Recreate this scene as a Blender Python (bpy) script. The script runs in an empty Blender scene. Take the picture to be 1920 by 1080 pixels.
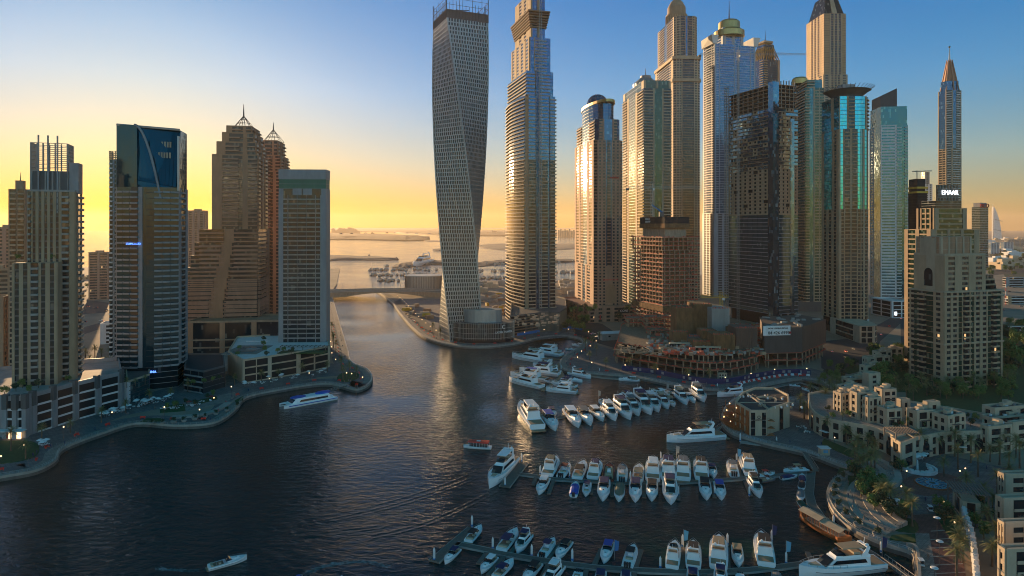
import bpy, math, random
from mathutils import Vector, Matrix, noise as mnoise
R = math.radians; PI = math.pi
random.seed(7)
sc = bpy.context.scene
C = sc.collection
# ---------------------------------------------------------------- camera, sky, sun, exposure
F, H, HY = 1200.0, 104.0, 425.0          # focal length in photo pixels, eye height, horizon row
cam = bpy.data.cameras.new('camera'); camo = bpy.data.objects.new('camera', cam); C.objects.link(camo)
cam.sensor_width = 36; cam.lens = F/1920*36; cam.shift_y = -(540-HY)/1920
camo.location = (0, 0, H); camo.rotation_euler = (R(90), 0, 0)
cam.clip_start = 1; cam.clip_end = 200000
sc.camera = camo
SUN_AZ, SUN_EL = -30.2, 5.0               # degrees: left of the view axis, above the horizon
w = bpy.data.worlds.new('World'); sc.world = w; w.use_nodes = True
nt = w.node_tree; bg = nt.nodes['Background']
sky = nt.nodes.new('ShaderNodeTexSky'); sky.sky_type = 'NISHITA'; sky.sun_disc = False
sky.sun_elevation = R(SUN_EL); sky.sun_rotation = R(SUN_AZ)
sky.altitude = 0; sky.air_density = 1.0; sky.dust_density = 0.7; sky.ozone_density = 3.0
hs = nt.nodes.new('ShaderNodeHueSaturation'); hs.inputs['Saturation'].default_value = 1.95
gm = nt.nodes.new('ShaderNodeGamma'); gm.inputs[1].default_value = .45
tc = nt.nodes.new('ShaderNodeTexCoord'); sz = nt.nodes.new('ShaderNodeSeparateXYZ'); nt.links.new(tc.outputs['Generated'], sz.inputs[0])
rp = nt.nodes.new('ShaderNodeValToRGB'); nt.links.new(sz.outputs[2], rp.inputs[0])     # bluer with height, dark above the view, warm overhead added to light upward faces
for k, (ps, cl) in enumerate([(0.0, (.86, .62, .45, 1)), (.10, (.80, .76, .75, 1)), (.20, (.62, .77, .98, 1)), (.34, (.33, .61, .92, 1)), (.50, (.10, .15, .22, 1)), (1.0, (1.0, .64, .50, 1))]):
    e = rp.color_ramp.elements[k] if k < 2 else rp.color_ramp.elements.new(ps)
    e.position = ps; e.color = cl
vm = nt.nodes.new('ShaderNodeVectorMath'); vm.operation = 'MULTIPLY'
vs = nt.nodes.new('ShaderNodeVectorMath'); vs.operation = 'SCALE'; vs.inputs['Scale'].default_value = 4.6
nt.links.new(sky.outputs[0], gm.inputs[0]); nt.links.new(gm.outputs[0], hs.inputs['Color']); nt.links.new(hs.outputs[0], vm.inputs[0]); nt.links.new(rp.outputs[0], vm.inputs[1])
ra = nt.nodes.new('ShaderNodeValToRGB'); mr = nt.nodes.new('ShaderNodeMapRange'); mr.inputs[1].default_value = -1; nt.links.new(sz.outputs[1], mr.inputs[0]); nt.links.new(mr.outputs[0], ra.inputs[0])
for k, (ps, cl) in enumerate([(.15, (1, .82, .64, 1)), (.62, (.30, .30, .30, 1))]): ra.color_ramp.elements[k].position = ps; ra.color_ramp.elements[k].color = cl     # sky behind the camera brightened, added fill for the shaded tower fronts
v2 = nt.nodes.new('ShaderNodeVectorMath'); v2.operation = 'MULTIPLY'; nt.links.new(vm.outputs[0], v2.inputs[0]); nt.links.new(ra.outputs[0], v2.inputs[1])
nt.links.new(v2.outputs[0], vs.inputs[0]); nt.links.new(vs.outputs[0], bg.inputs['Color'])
bg.inputs['Strength'].default_value = 0.15
sd = bpy.data.lights.new('sun', 'SUN'); sd.energy = 5.0; sd.angle = R(0.6); sd.color = (1.0, 0.64, 0.32)
so = bpy.data.objects.new('sun', sd); C.objects.link(so)
sdir = Vector((math.sin(R(SUN_AZ))*math.cos(R(SUN_EL)), math.cos(R(SUN_AZ))*math.cos(R(SUN_EL)), math.sin(R(SUN_EL))))
so.rotation_euler = sdir.to_track_quat('Z', 'Y').to_euler()
sc.view_settings.view_transform = 'Standard'; sc.view_settings.look = 'None'
sc.view_settings.exposure = 1.0; sc.view_settings.gamma = 1
sc.render.engine = 'CYCLES'
cy = sc.cycles
cy.use_denoising = True; cy.max_bounces = 6; cy.diffuse_bounces = 3; cy.glossy_bounces = 3; cy.transmission_bounces = 2
cy.filter_width = 1.0; cy.volume_bounces = 1; cy.sample_clamp_indirect = 4; cy.caustics_reflective = False; cy.caustics_refractive = False
# ---------------------------------------------------------------- helpers
def G(px, py, z=0.0):
    Y = (H-z)*F/(py-HY); return Vector(((px-960)/F*Y, Y, z))
def AX(px, Y): return (px-960)/F*Y
def ZT(py, Y): return H-(py-HY)/F*Y
def PX(p): return 960+p[0]/max(p[1], 1)*F
def tag(o, label=None, cat=None, group=None, kind=None):
    if label: o['label'] = label
    if cat: o['category'] = cat
    if group: o['group'] = group
    if kind: o['kind'] = kind
    return o
def thing(name, label, cat, loc=(0, 0, 0), rz=0.0, group=None):
    o = bpy.data.objects.new(name, None); C.objects.link(o); o.empty_display_size = 1
    o.location = loc; o.rotation_euler = (0, 0, rz)
    return tag(o, label, cat, group)
BOXF = [(0, 3, 2, 1), (4, 5, 6, 7), (0, 1, 5, 4), (1, 2, 6, 5), (2, 3, 7, 6), (3, 0, 4, 7)]
class MB:
    def __init__(s): s.v = []; s.f = []; s.m = []
    def hexa(s, p8, mi=0):
        n = len(s.v); s.v += [tuple(p) for p in p8]
        for f in BOXF: s.f.append(tuple(n+i for i in f)); s.m.append(mi)
        return s
    def box(s, x0, x1, y0, y1, z0, z1, mi=0):
        return s.hexa([(x0, y0, z0), (x1, y0, z0), (x1, y1, z0), (x0, y1, z0), (x0, y0, z1), (x1, y0, z1), (x1, y1, z1), (x0, y1, z1)], mi)
    def obox(s, p, u, n, l, d0, d1, z0, z1, mi=0):      # along u for l, from d0 to d1 along outward n
        a = (p[0]+n[0]*d1, p[1]+n[1]*d1); b = (a[0]+u[0]*l, a[1]+u[1]*l)
        d = (p[0]+n[0]*d0, p[1]+n[1]*d0); c = (d[0]+u[0]*l, d[1]+u[1]*l)
        return s.hexa([(*a, z0), (*b, z0), (*c, z0), (*d, z0), (*a, z1), (*b, z1), (*c, z1), (*d, z1)], mi)
    def loft(s, rings, mi=0, cap=True, close=True):
        n = len(s.v); k = len(rings[0])
        for r in rings: s.v += [tuple(p) for p in r]
        for i in range(len(rings)-1):
            for j in range(k if close else k-1):
                a = n+i*k+j; b = n+i*k+(j+1) % k
                s.f.append((a, b, b+k, a+k)); s.m.append(mi)
        if cap:
            s.f.append(tuple(n+j for j in reversed(range(k)))); s.m.append(mi)
            s.f.append(tuple(n+(len(rings)-1)*k+j for j in range(k))); s.m.append(mi)
        return s
    def prism(s, pts, z0, z1, mi=0): return s.loft([[(p[0], p[1], z0) for p in pts], [(p[0], p[1], z1) for p in pts]], mi)
    def lathe(s, prof, n=24, c=(0, 0), mi=0, sx=1, sy=1, a0=0):   # prof: (radius, z) list
        return s.loft([[(c[0]+r*sx*math.cos(a0+2*PI*j/n), c[1]+r*sy*math.sin(a0+2*PI*j/n), z) for j in range(n)] for r, z in prof], mi)
    def tube(s, p0, p1, r0, r1=None, n=5, mi=0):
        r1 = r0 if r1 is None else r1
        p0 = Vector(p0); p1 = Vector(p1); d = (p1-p0)
        if d.length < 1e-6: return s
        d.normalize(); a = d.orthogonal().normalized(); b = d.cross(a)
        return s.loft([[p+(a*math.cos(2*PI*j/n)+b*math.sin(2*PI*j/n))*r for j in range(n)] for p, r in ((p0, r0), (p1, r1))], mi)
    def face(s, pts, mi=0):
        n = len(s.v); s.v += [tuple(p) for p in pts]; s.f.append(tuple(range(n, n+len(pts)))); s.m.append(mi); return s
    def add(s, o, M=None):
        n = len(s.v); s.v += [tuple(M @ Vector(p)) for p in o.v] if M else o.v
        s.f += [tuple(i+n for i in f) for f in o.f]; s.m += o.m; return s
    def mesh(s, name, mats, smooth=False):
        me = bpy.data.meshes.new(name); me.from_pydata(s.v, [], s.f)
        for m in (mats if isinstance(mats, (list, tuple)) else [mats]): me.materials.append(m)
        if any(s.m): me.polygons.foreach_set('material_index', s.m)
        if smooth: me.polygons.foreach_set('use_smooth', [True]*len(s.f))
        me.update(); return me
    def build(s, name, mats, parent=None, smooth=False, loc=None):
        o = bpy.data.objects.new(name, s.mesh(name, mats, smooth)); C.objects.link(o)
        if parent: o.parent = parent
        if loc is not None: o.location = loc
        return o
def struct(name, mb, m, smooth=False): return tag(mb.build(name, m, None, smooth), kind='structure')
def solo(name, mb, m, label, cat, loc=None, group=None, smooth=False):   # a thing that is one mesh
    return tag(mb.build(name, m, None, smooth, loc), label, cat, group)
def dup(root, loc, rz=None, sc_=None, label=None, group=None):
    r = root.copy(); C.objects.link(r); r.location = loc
    if rz is not None: r.rotation_euler = (0, 0, rz)
    if sc_ is not None: r.scale = (sc_, sc_, sc_) if not isinstance(sc_, tuple) else sc_
    if label: r['label'] = label
    if group: r['group'] = group
    for ch in list(root.children):
        c = ch.copy(); C.objects.link(c); c.parent = r
        for g in list(ch.children):
            d = g.copy(); C.objects.link(d); d.parent = c
    return r
ORD = ['leftmost', 'second from left', 'third from left', 'fourth from left', 'fifth from left', 'sixth from left', 'seventh from left', 'eighth from left', 'ninth from left', 'tenth from left', 'eleventh from left', 'twelfth from left', 'thirteenth from left', 'fourteenth from left', 'fifteenth from left', 'sixteenth from left', 'seventeenth from left', 'eighteenth from left', 'nineteenth from left', 'twentieth from left']
def ordinal(i, n):
    if n == 1: return 'single'
    if i == n-1: return 'rightmost'
    if i == n-2 and n > 4: return 'second from right'
    if i == n-3 and n > 6: return 'third from right'
    return ORD[i] if i < len(ORD) else ORD[-1]
def rank(objs, fmt):      # fmt has {o}: ordinal text by place from left to right
    s = sorted(objs, key=lambda o: PX(o.location))
    for i, o in enumerate(s): o['label'] = fmt.format(o=ordinal(i, len(s)), look=o.get('_look', ''))
    for o in s:
        if '_look' in o: del o['_look']
def catmull(pts, n=6, closed=False):
    P = [Vector(p) for p in pts]; out = []; k = len(P)
    for i in range(k if closed else k-1):
        if closed: a, b, c, d = P[(i-1) % k], P[i], P[(i+1) % k], P[(i+2) % k]
        else: a, b, c, d = P[max(i-1, 0)], P[i], P[i+1], P[min(i+2, k-1)]
        for t in (j/n for j in range(n)):
            out.append(0.5*((2*b)+(c-a)*t+(2*a-5*b+4*c-d)*t*t+(3*b-a-3*c+d)*t**3))
    if not closed: out.append(P[-1])
    return out
def offset(pl, d):       # offset an open 2D line to its left by d
    out = []
    for i, p in enumerate(pl):
        a = pl[max(i-1, 0)]; b = pl[min(i+1, len(pl)-1)]
        t = Vector((b[0]-a[0], b[1]-a[1])); t.normalize()
        out.append(Vector((p[0]-t.y*d, p[1]+t.x*d)))
    return out
def ribbon(mb, pl, d0, d1, z0, z1, mi=0):
    A = offset(pl, d0); B = offset(pl, d1)
    return mb.loft([[(a.x, a.y, z0), (b.x, b.y, z0), (b.x, b.y, z1), (a.x, a.y, z1)] for a, b in zip(A, B)], mi)
def resample(pl, step):
    out = []; acc = 0.0
    for a, b in zip(pl, pl[1:]):
        a = Vector(a[:2]); b = Vector(b[:2]); L = (b-a).length
        while acc <= L and L > 1e-6:
            out.append((a+(b-a)*(acc/L), (b-a).normalized())); acc += step
        acc -= L
    return out
# ---------------------------------------------------------------- materials
def newmat(name):
    m = bpy.data.materials.new(name); m.use_nodes = True
    return m, m.node_tree, m.node_tree.nodes['Principled BSDF']
def nd(nt, t, **k):
    n = nt.nodes.new(t)
    for a, b in k.items():
        if hasattr(n, a) and not a.startswith('i_'): setattr(n, a, b)
    return n
def mat(name, col, rough=0.8, var=0.18, scale=0.25, metal=0.0, bump=0.0, streak=True, emit=None, tile=0):
    m, nt, b = newmat(name); L = nt.links
    tc = nd(nt, 'ShaderNodeTexCoord'); mp = nd(nt, 'ShaderNodeMapping'); L.new(tc.outputs['Object'], mp.inputs[0])
    if streak: mp.inputs['Scale'].default_value = (1, 1, 0.3)
    n1 = nd(nt, 'ShaderNodeTexNoise'); n1.inputs['Scale'].default_value = scale; n1.inputs['Detail'].default_value = 6; n1.inputs['Roughness'].default_value = .65
    L.new(mp.outputs[0], n1.inputs['Vector'])
    r = nd(nt, 'ShaderNodeMapRange'); r.inputs[1].default_value = .3; r.inputs[2].default_value = .7; r.inputs[3].default_value = 1-var; r.inputs[4].default_value = 1+var
    L.new(n1.outputs[0], r.inputs[0])
    mx = nd(nt, 'ShaderNodeVectorMath', operation='SCALE'); mx.inputs[0].default_value = col; L.new(r.outputs[0], mx.inputs['Scale'])
    src = mx.outputs[0]
    if tile:       # slabs with joints
        bt_ = nd(nt, 'ShaderNodeTexBrick'); bt_.inputs['Scale'].default_value = 1/tile; bt_.inputs['Color1'].default_value = (1.12, 1.1, 1.08, 1); bt_.inputs['Color2'].default_value = (.8, .8, .82, 1); bt_.inputs['Mortar'].default_value = (.5, .5, .5, 1); bt_.inputs['Mortar Size'].default_value = .03; L.new(tc.outputs['Object'], bt_.inputs['Vector'])
        m2 = nd(nt, 'ShaderNodeVectorMath', operation='MULTIPLY'); L.new(src, m2.inputs[0]); L.new(bt_.outputs['Color'], m2.inputs[1]); src = m2.outputs[0]
    L.new(src, b.inputs['Base Color'])
    b.inputs['Roughness'].default_value = rough; b.inputs['Metallic'].default_value = metal
    if bump:
        bp = nd(nt, 'ShaderNodeBump'); bp.inputs['Distance'].default_value = bump; L.new(n1.outputs[0], bp.inputs['Height']); L.new(bp.outputs[0], b.inputs['Normal'])
    if emit: b.inputs['Emission Color'].default_value = (*emit[0], 1); b.inputs['Emission Strength'].default_value = emit[1]
    return m
def glass(name, col, cell=(1.5, 1.5, 3.4), rough=0.08, metal=0.6, lit=0.0, frame=(0.05, 0.05, 0.055), curtain=0.25, tilt=0.035):
    m, nt, b = newmat(name); L = nt.links
    tc = nd(nt, 'ShaderNodeTexCoord')
    sn = nd(nt, 'ShaderNodeVectorMath', operation='SNAP'); sn.inputs[1].default_value = cell
    off = nd(nt, 'ShaderNodeVectorMath', operation='ADD'); off.inputs[1].default_value = (.37, .37, .11)
    L.new(tc.outputs['Object'], off.inputs[0]); L.new(off.outputs[0], sn.inputs[0])
    wn = nd(nt, 'ShaderNodeTexWhiteNoise', noise_dimensions='3D'); L.new(sn.outputs[0], wn.inputs[0])
    sx = nd(nt, 'ShaderNodeSeparateColor'); L.new(wn.outputs['Color'], sx.inputs[0])
    cr = nd(nt, 'ShaderNodeMapRange'); cr.inputs[1].default_value = 1-curtain; cr.inputs[2].default_value = 1.0
    L.new(sx.outputs[0], cr.inputs[0])
    c1 = nd(nt, 'ShaderNodeMix', data_type='RGBA'); L.new(cr.outputs[0], c1.inputs[0])
    c1.inputs[6].default_value = (*col, 1); c1.inputs[7].default_value = (min(1, col[0]*1.7+.13), min(1, col[1]*1.6+.12), min(1, col[2]*1.4+.10), 1)
    L.new(c1.outputs[2], b.inputs['Base Color'])
    mr = nd(nt, 'ShaderNodeMapRange'); mr.inputs[3].default_value = metal; mr.inputs[4].default_value = metal*.35; L.new(cr.outputs[0], mr.inputs[0]); L.new(mr.outputs[0], b.inputs['Metallic'])
    b.inputs['Roughness'].default_value = rough
    # every pane sits at a very slightly different angle
    g = nd(nt, 'ShaderNodeNewGeometry')
    s1 = nd(nt, 'ShaderNodeVectorMath', operation='SUBTRACT'); L.new(wn.outputs['Color'], s1.inputs[0]); s1.inputs[1].default_value = (.5, .5, .5)
    s2 = nd(nt, 'ShaderNodeVectorMath', operation='SCALE'); L.new(s1.outputs[0], s2.inputs[0]); s2.inputs['Scale'].default_value = tilt
    s3 = nd(nt, 'ShaderNodeVectorMath', operation='ADD'); L.new(g.outputs['Normal'], s3.inputs[0]); L.new(s2.outputs[0], s3.inputs[1])
    s4 = nd(nt, 'ShaderNodeVectorMath', operation='NORMALIZE'); L.new(s3.outputs[0], s4.inputs[0]); L.new(s4.outputs[0], b.inputs['Normal'])
    if lit:
        th = nd(nt, 'ShaderNodeMath', operation='GREATER_THAN'); th.inputs[1].default_value = 1-lit; L.new(sx.outputs[1], th.inputs[0])
        ml = nd(nt, 'ShaderNodeMath', operation='MULTIPLY'); ml.inputs[1].default_value = 0.5; L.new(th.outputs[0], ml.inputs[0])
        b.inputs['Emission Color'].default_value = (1, .6, .25, 1); L.new(ml.outputs[0], b.inputs['Emission Strength'])
    return m
M = {}
M['sand'] = mat('sand_stone', (.31, .225, .15)); M['sand_l'] = mat('light_sand_stone', (.40, .31, .215)); M['tan'] = mat('tan_render', (.38, .27, .17))
M['brown'] = mat('brown_stone', (.36, .205, .12)); M['pink'] = mat('pink_stone', (.38, .225, .155)); M['conc'] = mat('concrete', (.30, .29, .27))
M['dconc'] = mat('dark_concrete', (.10, .10, .10)); M['white'] = mat('white_render', (.62, .62, .62), var=.1); M['grey'] = mat('grey_panel', (.25, .26, .27), .55)
M['cream'] = mat('cream_render', (.46, .365, .26), var=.16); M['metal'] = mat('silver_panel', (.31, .33, .33), .36, var=.14, metal=.4); M['dmetal'] = mat('dark_metal', (.06, .06, .065), .5, metal=.4)
M['gold'] = mat('gold_metal', (.45, .32, .12), .35, metal=.7); M['rust'] = mat('red_scaffold', (.50, .085, .045), .7, var=.3, scale=.8); M['bluegrey'] = mat('blue_grey_panel', (.27, .33, .40), .5); M['site'] = mat('site_concrete', (.20, .135, .09), .9, var=.35, scale=.5); M['site_l'] = mat('raw_concrete', (.36, .26, .18), .9, var=.3, scale=.5); M['green'] = mat('green_panel', (.03, .14, .09), .5)
M['black'] = mat('black_net', (.025, .025, .028), .9); M['net'] = mat('brown_net', (.19, .105, .05), .95, var=.4, scale=.4, bump=.4)
M['roof'] = mat('dark_roof_felt', (.06, .055, .055), .95, var=.2); M['deck'] = mat('timber_deck', (.16, .13, .11), .85, var=.2, scale=1.0)
M['paver'] = mat('grey_paver', (.17, .155, .155), .85, var=.25, scale=.2, streak=False, tile=5); M['paverl'] = mat('light_paver', (.28, .25, .22), .85, var=.2, scale=.3, streak=False, tile=3)
M['paverr'] = mat('red_paver', (.19, .09, .075), .85, var=.25, scale=.3, streak=False, tile=3); M['asph'] = mat('asphalt', (.05, .05, .052), .9, var=.15, scale=.1, streak=False)
M['lawn'] = mat('lawn_grass', (.035, .075, .02), .95, var=.3, scale=.6, streak=False); M['soil'] = mat('sandy_soil', (.26, .20, .15), .95, var=.3, scale=.02, streak=False)
M['leaf'] = mat('leaf', (.10, .16, .035), .75, var=.5, scale=1.2, streak=False); M['leafd'] = mat('dark_leaf', (.03, .055, .022), .8, var=.5, scale=1.0, streak=False)
M['palm'] = mat('palm_frond', (.16, .16, .055), .65, var=.45, scale=1.5, streak=False); M['trunk'] = mat('palm_trunk', (.13, .09, .06), .95, var=.3, scale=3)
M['gel'] = mat('boat_white', (.84, .85, .86), .28, var=.05, scale=.6); M['navy'] = mat('navy_canvas', (.012, .025, .10), .8); M['blue'] = mat('bright_blue_canvas', (.02, .08, .42), .7)
M['tanc'] = mat('tan_canvas', (.45, .30, .18), .85); M['khaki'] = mat('khaki_canvas', (.17, .16, .11), .85); M['redc'] = mat('red_canvas', (.75, .05, .03), .7); M['wine'] = mat('wine_canvas', (.22, .04, .03), .8)
M['greyc'] = mat('grey_canvas', (.16, .17, .18), .85); M['grnc'] = mat('green_canvas', (.01, .07, .045), .85); M['wood'] = mat('varnished_wood', (.34, .11, .03), .5, var=.3, scale=.8); M['teak'] = mat('teak_deck', (.30, .20, .12), .7)
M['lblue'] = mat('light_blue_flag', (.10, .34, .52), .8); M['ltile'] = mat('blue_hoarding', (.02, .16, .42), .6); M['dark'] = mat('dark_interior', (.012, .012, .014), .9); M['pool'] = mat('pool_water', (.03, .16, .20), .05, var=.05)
M['redp'] = mat('red_plastic', (.45, .03, .03), .6); M['whitep'] = mat('white_plastic', (.7, .7, .7), .6); M['chrome'] = mat('steel_rail', (.5, .5, .5), .3, metal=.8); M['yellow'] = mat('yellow_paint', (.60, .38, .04), .6)
M['wallk'] = mat('quay_wall_stone', (.13, .115, .10), .9, var=.3, scale=.5); M['edge'] = mat('quay_edge_stone', (.34, .30, .26), .85)
M['gwin'] = glass('dark_window_glass', (.018, .024, .03), lit=.004, metal=.15, curtain=.14); M['gblue'] = glass('blue_glass', (.035, .12, .23), metal=.55, curtain=.12); M['gteal'] = glass('teal_glass', (.045, .13, .155), metal=.6, curtain=.15)
M['gcyan'] = glass('cyan_glass', (.05, .36, .44), metal=.85, curtain=.1, cell=(1.5, 1.5, 3.4)); M['ggreen'] = glass('green_glass', (.025, .065, .05), metal=.45, curtain=.15); M['gdark'] = glass('black_glass', (.014, .024, .032), metal=.3, curtain=.08)
M['gsteel'] = glass('steel_blue_glass', (.10, .19, .26), metal=.8, curtain=.12)
M['ggold'] = glass('mirror_glass', (.35, .33, .28), metal=.9, curtain=.1)
M['gslab'] = glass('dark_teal_glazing', (.04, .12, .15), metal=.55, curtain=.04, tilt=.02); M['gmatte'] = glass('old_bronze_glass', (.03, .025, .02), metal=.1, curtain=.2, rough=.3, tilt=.01); M['dbrown'] = mat('dark_brown_cladding', (.11, .075, .06), .8); M['gcrown'] = glass('crown_glass', (.016, .04, .052), metal=.22, curtain=.001, tilt=.02); M['turq'] = mat('turquoise_tile', (.03, .38, .52), .5); M['faded'] = mat('far_boat_white', (.50, .42, .35), .6); M['lamp'] = mat('lamp_glow', (.9, .7, .4), emit=((1, .62, .3), 1.6)); M['sign'] = mat('lit_white_letters', (.9, .9, .9), emit=((.85, .92, 1), 1.2)); M['signb'] = mat('lit_blue_letters', (.1, .2, .9), emit=((.1, .25, 1), 1.5))
M['flame'] = mat('brake_red', (.5, .02, .01), emit=((1, .08, .03), 1.0))
# water: two wave sizes, stretched across the view, plus broad calm and rough patches
def water_mat():
    m, nt, b = newmat('sea_water'); L = nt.links
    tc = nd(nt, 'ShaderNodeTexCoord')
    b.inputs['Base Color'].default_value = (.001, .027, .028, 1); b.inputs['Roughness'].default_value = .09; b.inputs['IOR'].default_value = 1.333; b.inputs['Specular IOR Level'].default_value = .42
    mp = nd(nt, 'ShaderNodeMapping'); mp.inputs['Rotation'].default_value = (0, 0, R(12)); mp.inputs['Scale'].default_value = (.55, 1, 1); L.new(tc.outputs['Object'], mp.inputs[0])
    n1 = nd(nt, 'ShaderNodeTexNoise'); n1.inputs['Scale'].default_value = .42; n1.inputs['Detail'].default_value = 5; n1.inputs['Roughness'].default_value = .6; n1.inputs['Distortion'].default_value = .6
    L.new(mp.outputs[0], n1.inputs['Vector'])
    n2 = nd(nt, 'ShaderNodeTexNoise'); n2.inputs['Scale'].default_value = .012; n2.inputs['Detail'].default_value = 3; L.new(tc.outputs['Object'], n2.inputs['Vector'])
    pr = nd(nt, 'ShaderNodeMapRange'); pr.inputs[1].default_value = .35; pr.inputs[2].default_value = .65; pr.inputs[3].default_value = .2; pr.inputs[4].default_value = 1.0; L.new(n2.outputs[0], pr.inputs[0])
    bp = nd(nt, 'ShaderNodeBump'); bp.inputs['Distance'].default_value = .75; L.new(n1.outputs[0], bp.inputs['Height']); L.new(pr.outputs[0], bp.inputs['Strength'])
    L.new(bp.outputs[0], b.inputs['Normal'])
    return m
M['water'] = water_mat()
# ---------------------------------------------------------------- tower builder
def cam_dist(T, p): return ((T.root.matrix_basis @ Vector(p)) - camo.location).length
class Tower:
    """Collects parts; finish() makes each part a mesh, and past 100 of one part the rest one mesh of kind stuff."""
    def __init__(s, name, label, cat, loc, rz=0.0, group=None):
        s.root = thing(name, label, cat, loc, rz, group); s.parts = {}; s.bands = {}
    def add(s, name, mb, m, key=None): s.parts.setdefault((name, m.name), []).append((mb, m)); return mb
    def finish(s):
        for (z, mn), mb in s.bands.items(): s.parts.setdefault(('floor_band', mn), []).append((mb, M_BY[mn]))
        byname = {}
        for (n, mn), l in s.parts.items(): byname.setdefault(n, []).extend(l)
        for n, l in byname.items():
            if len(l) > 100:
                l.sort(key=lambda t: cam_dist(s, t[0].v[0])); rest = l[100:]; l = l[:100]
                ms = []; big = MB()
                for mb, m in rest:
                    if m not in ms: ms.append(m)
                    q = MB(); q.v = mb.v; q.f = mb.f; q.m = [ms.index(m)]*len(mb.f); big.add(q)
                big.build(n, ms, s.root)['kind'] = 'stuff'
            for mb, m in l: mb.build(n, m, s.root)
        s.parts = {}; s.bands = {}
        return s.root
    def stage(s, pts, z0, z1, cols, fh, mm, bd=1.4, sp=1.1, wall=True, core='wall', sph=None):
        """pts: plan anticlockwise; cols: one column string per edge; mm: wall, pier, glass, band, balc, g2, rail."""
        g = lambda k, d=None: M[mm.get(k, mm.get(d, mm['wall']))]
        if wall: s.add(core, MB().prism(pts, z0, z1), g('wall'))
        n = len(pts); nf = max(1, int(round((z1-z0)/fh))); fh = (z1-z0)/nf
        for i in range(n):
            cs = cols[i] if i < len(cols) else cols[-1]
            if not cs: continue
            p = Vector(pts[i][:2]); q = Vector(pts[(i+1) % n][:2]); Ln = (q-p).length; u = (q-p)/Ln; nn = Vector((u.y, -u.x))
            tk = []
            for t in cs.split():
                if t[0] == 'S':
                    wd = float(t[1:]); k = max(1, int(round(wd/3.6)))
                    for j in range(k): tk += [('P', wd/k*.26), ('w', wd/k*.48), ('P', wd/k*.26)]
                elif '*' in t:
                    a, k = t.split('*'); tk += [(y[0], float(y[1:])) for y in a.split('+')]*int(k)
                else: tk.append((t[0], float(t[1:])))
            mg = []
            for k, v_ in tk:
                if mg and mg[-1][0] == k == 'P': mg[-1] = ('P', mg[-1][1]+v_)
                else: mg.append((k, v_))
            tot = sum(t[1] for t in mg); x = 0.0
            for k, wd in mg:
                l = wd/tot*Ln; o = p+u*x; x += l
                if k == 'P': s.add('pier', MB().obox(o, u, nn, l, -.3, .38, z0, z1+.05), g('pier'))
                elif k in 'WGw':
                    s.add('window_column', MB().obox(o, u, nn, l, -.3, .06, z0, z1), g('g2' if k == 'G' else 'glass'))
                    sh = {'W': sp, 'w': fh*.44, 'G': .3}[k]; bm = g('pier' if k == 'w' else 'band', 'wall') if k != 'G' else g('tr', 'band')
                    for f in range(nf+1):
                        za = z0+f*fh-sh*.5; zb = za+sh
                        if f == 0: za = z0
                        if f == nf: zb = z1
                        if zb-za < .05: continue
                        s.bands.setdefault((round(z0+f*fh, 1), bm.name), MB()).obox(o, u, nn, l, 0, .24, za, zb)
                elif k in 'Bbr':
                    s.add('window_column', MB().obox(o, u, nn, l, -.3, .06, z0, z1), g('glass'))
                    d = bd if k != 'r' else .7; bm = g('balc', 'wall'); rm = g('rail', 'balc')
                    for f in range(nf):
                        zf = z0+f*fh
                        mb = MB().obox(o+u*.1, u, nn, l-.2, 0, d, zf-.12, zf+.2)
                        mb.obox(o+u*.1, u, nn, l-.2, d-.12, d, zf+.2, zf+(1.0 if k == 'B' else .85))
                        if d > 1: mb.obox(o+u*.1, u, nn, .12, 0, d-.12, zf+.2, zf+1.1); mb.obox(o+u*(l-.22), u, nn, .12, 0, d-.12, zf+.2, zf+1.1)
                        s.add('balcony', mb, bm)
                elif k == 'N': s.add('panel', MB().obox(o, u, nn, l, -.3, .12, z0, z1), g('g2'))
M_BY = {}
def corner(xl, xc, xr, Y, a):
    """a box whose nearest upright edge is at column xc, depth Y; its right side runs at angle a. Returns centre, width, depth."""
    a = R(a); X0 = AX(xc, Y); kr = (xr-960)/F; kl = (xl-960)/F
    wr = (kr*Y-X0)/(math.cos(a)-kr*math.sin(a)); wl = (X0-kl*Y)/(math.sin(a)+kl*math.cos(a))
    cx = X0+math.cos(a)*wr/2-math.sin(a)*wl/2; cy_ = Y+math.sin(a)*wr/2+math.cos(a)*wl/2
    return cx, cy_, wr, wl, a
def rect(w, d, ins=0): w, d = w/2-ins, d/2-ins; return [(-w, -d), (w, -d), (w, d), (-w, d)]
def ngon(rx, ry, n, a0=0): return [(rx*math.cos(a0+2*PI*i/n), ry*math.sin(a0+2*PI*i/n)) for i in range(n)]
for _m in bpy.data.materials: M_BY[_m.name] = _m
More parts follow.
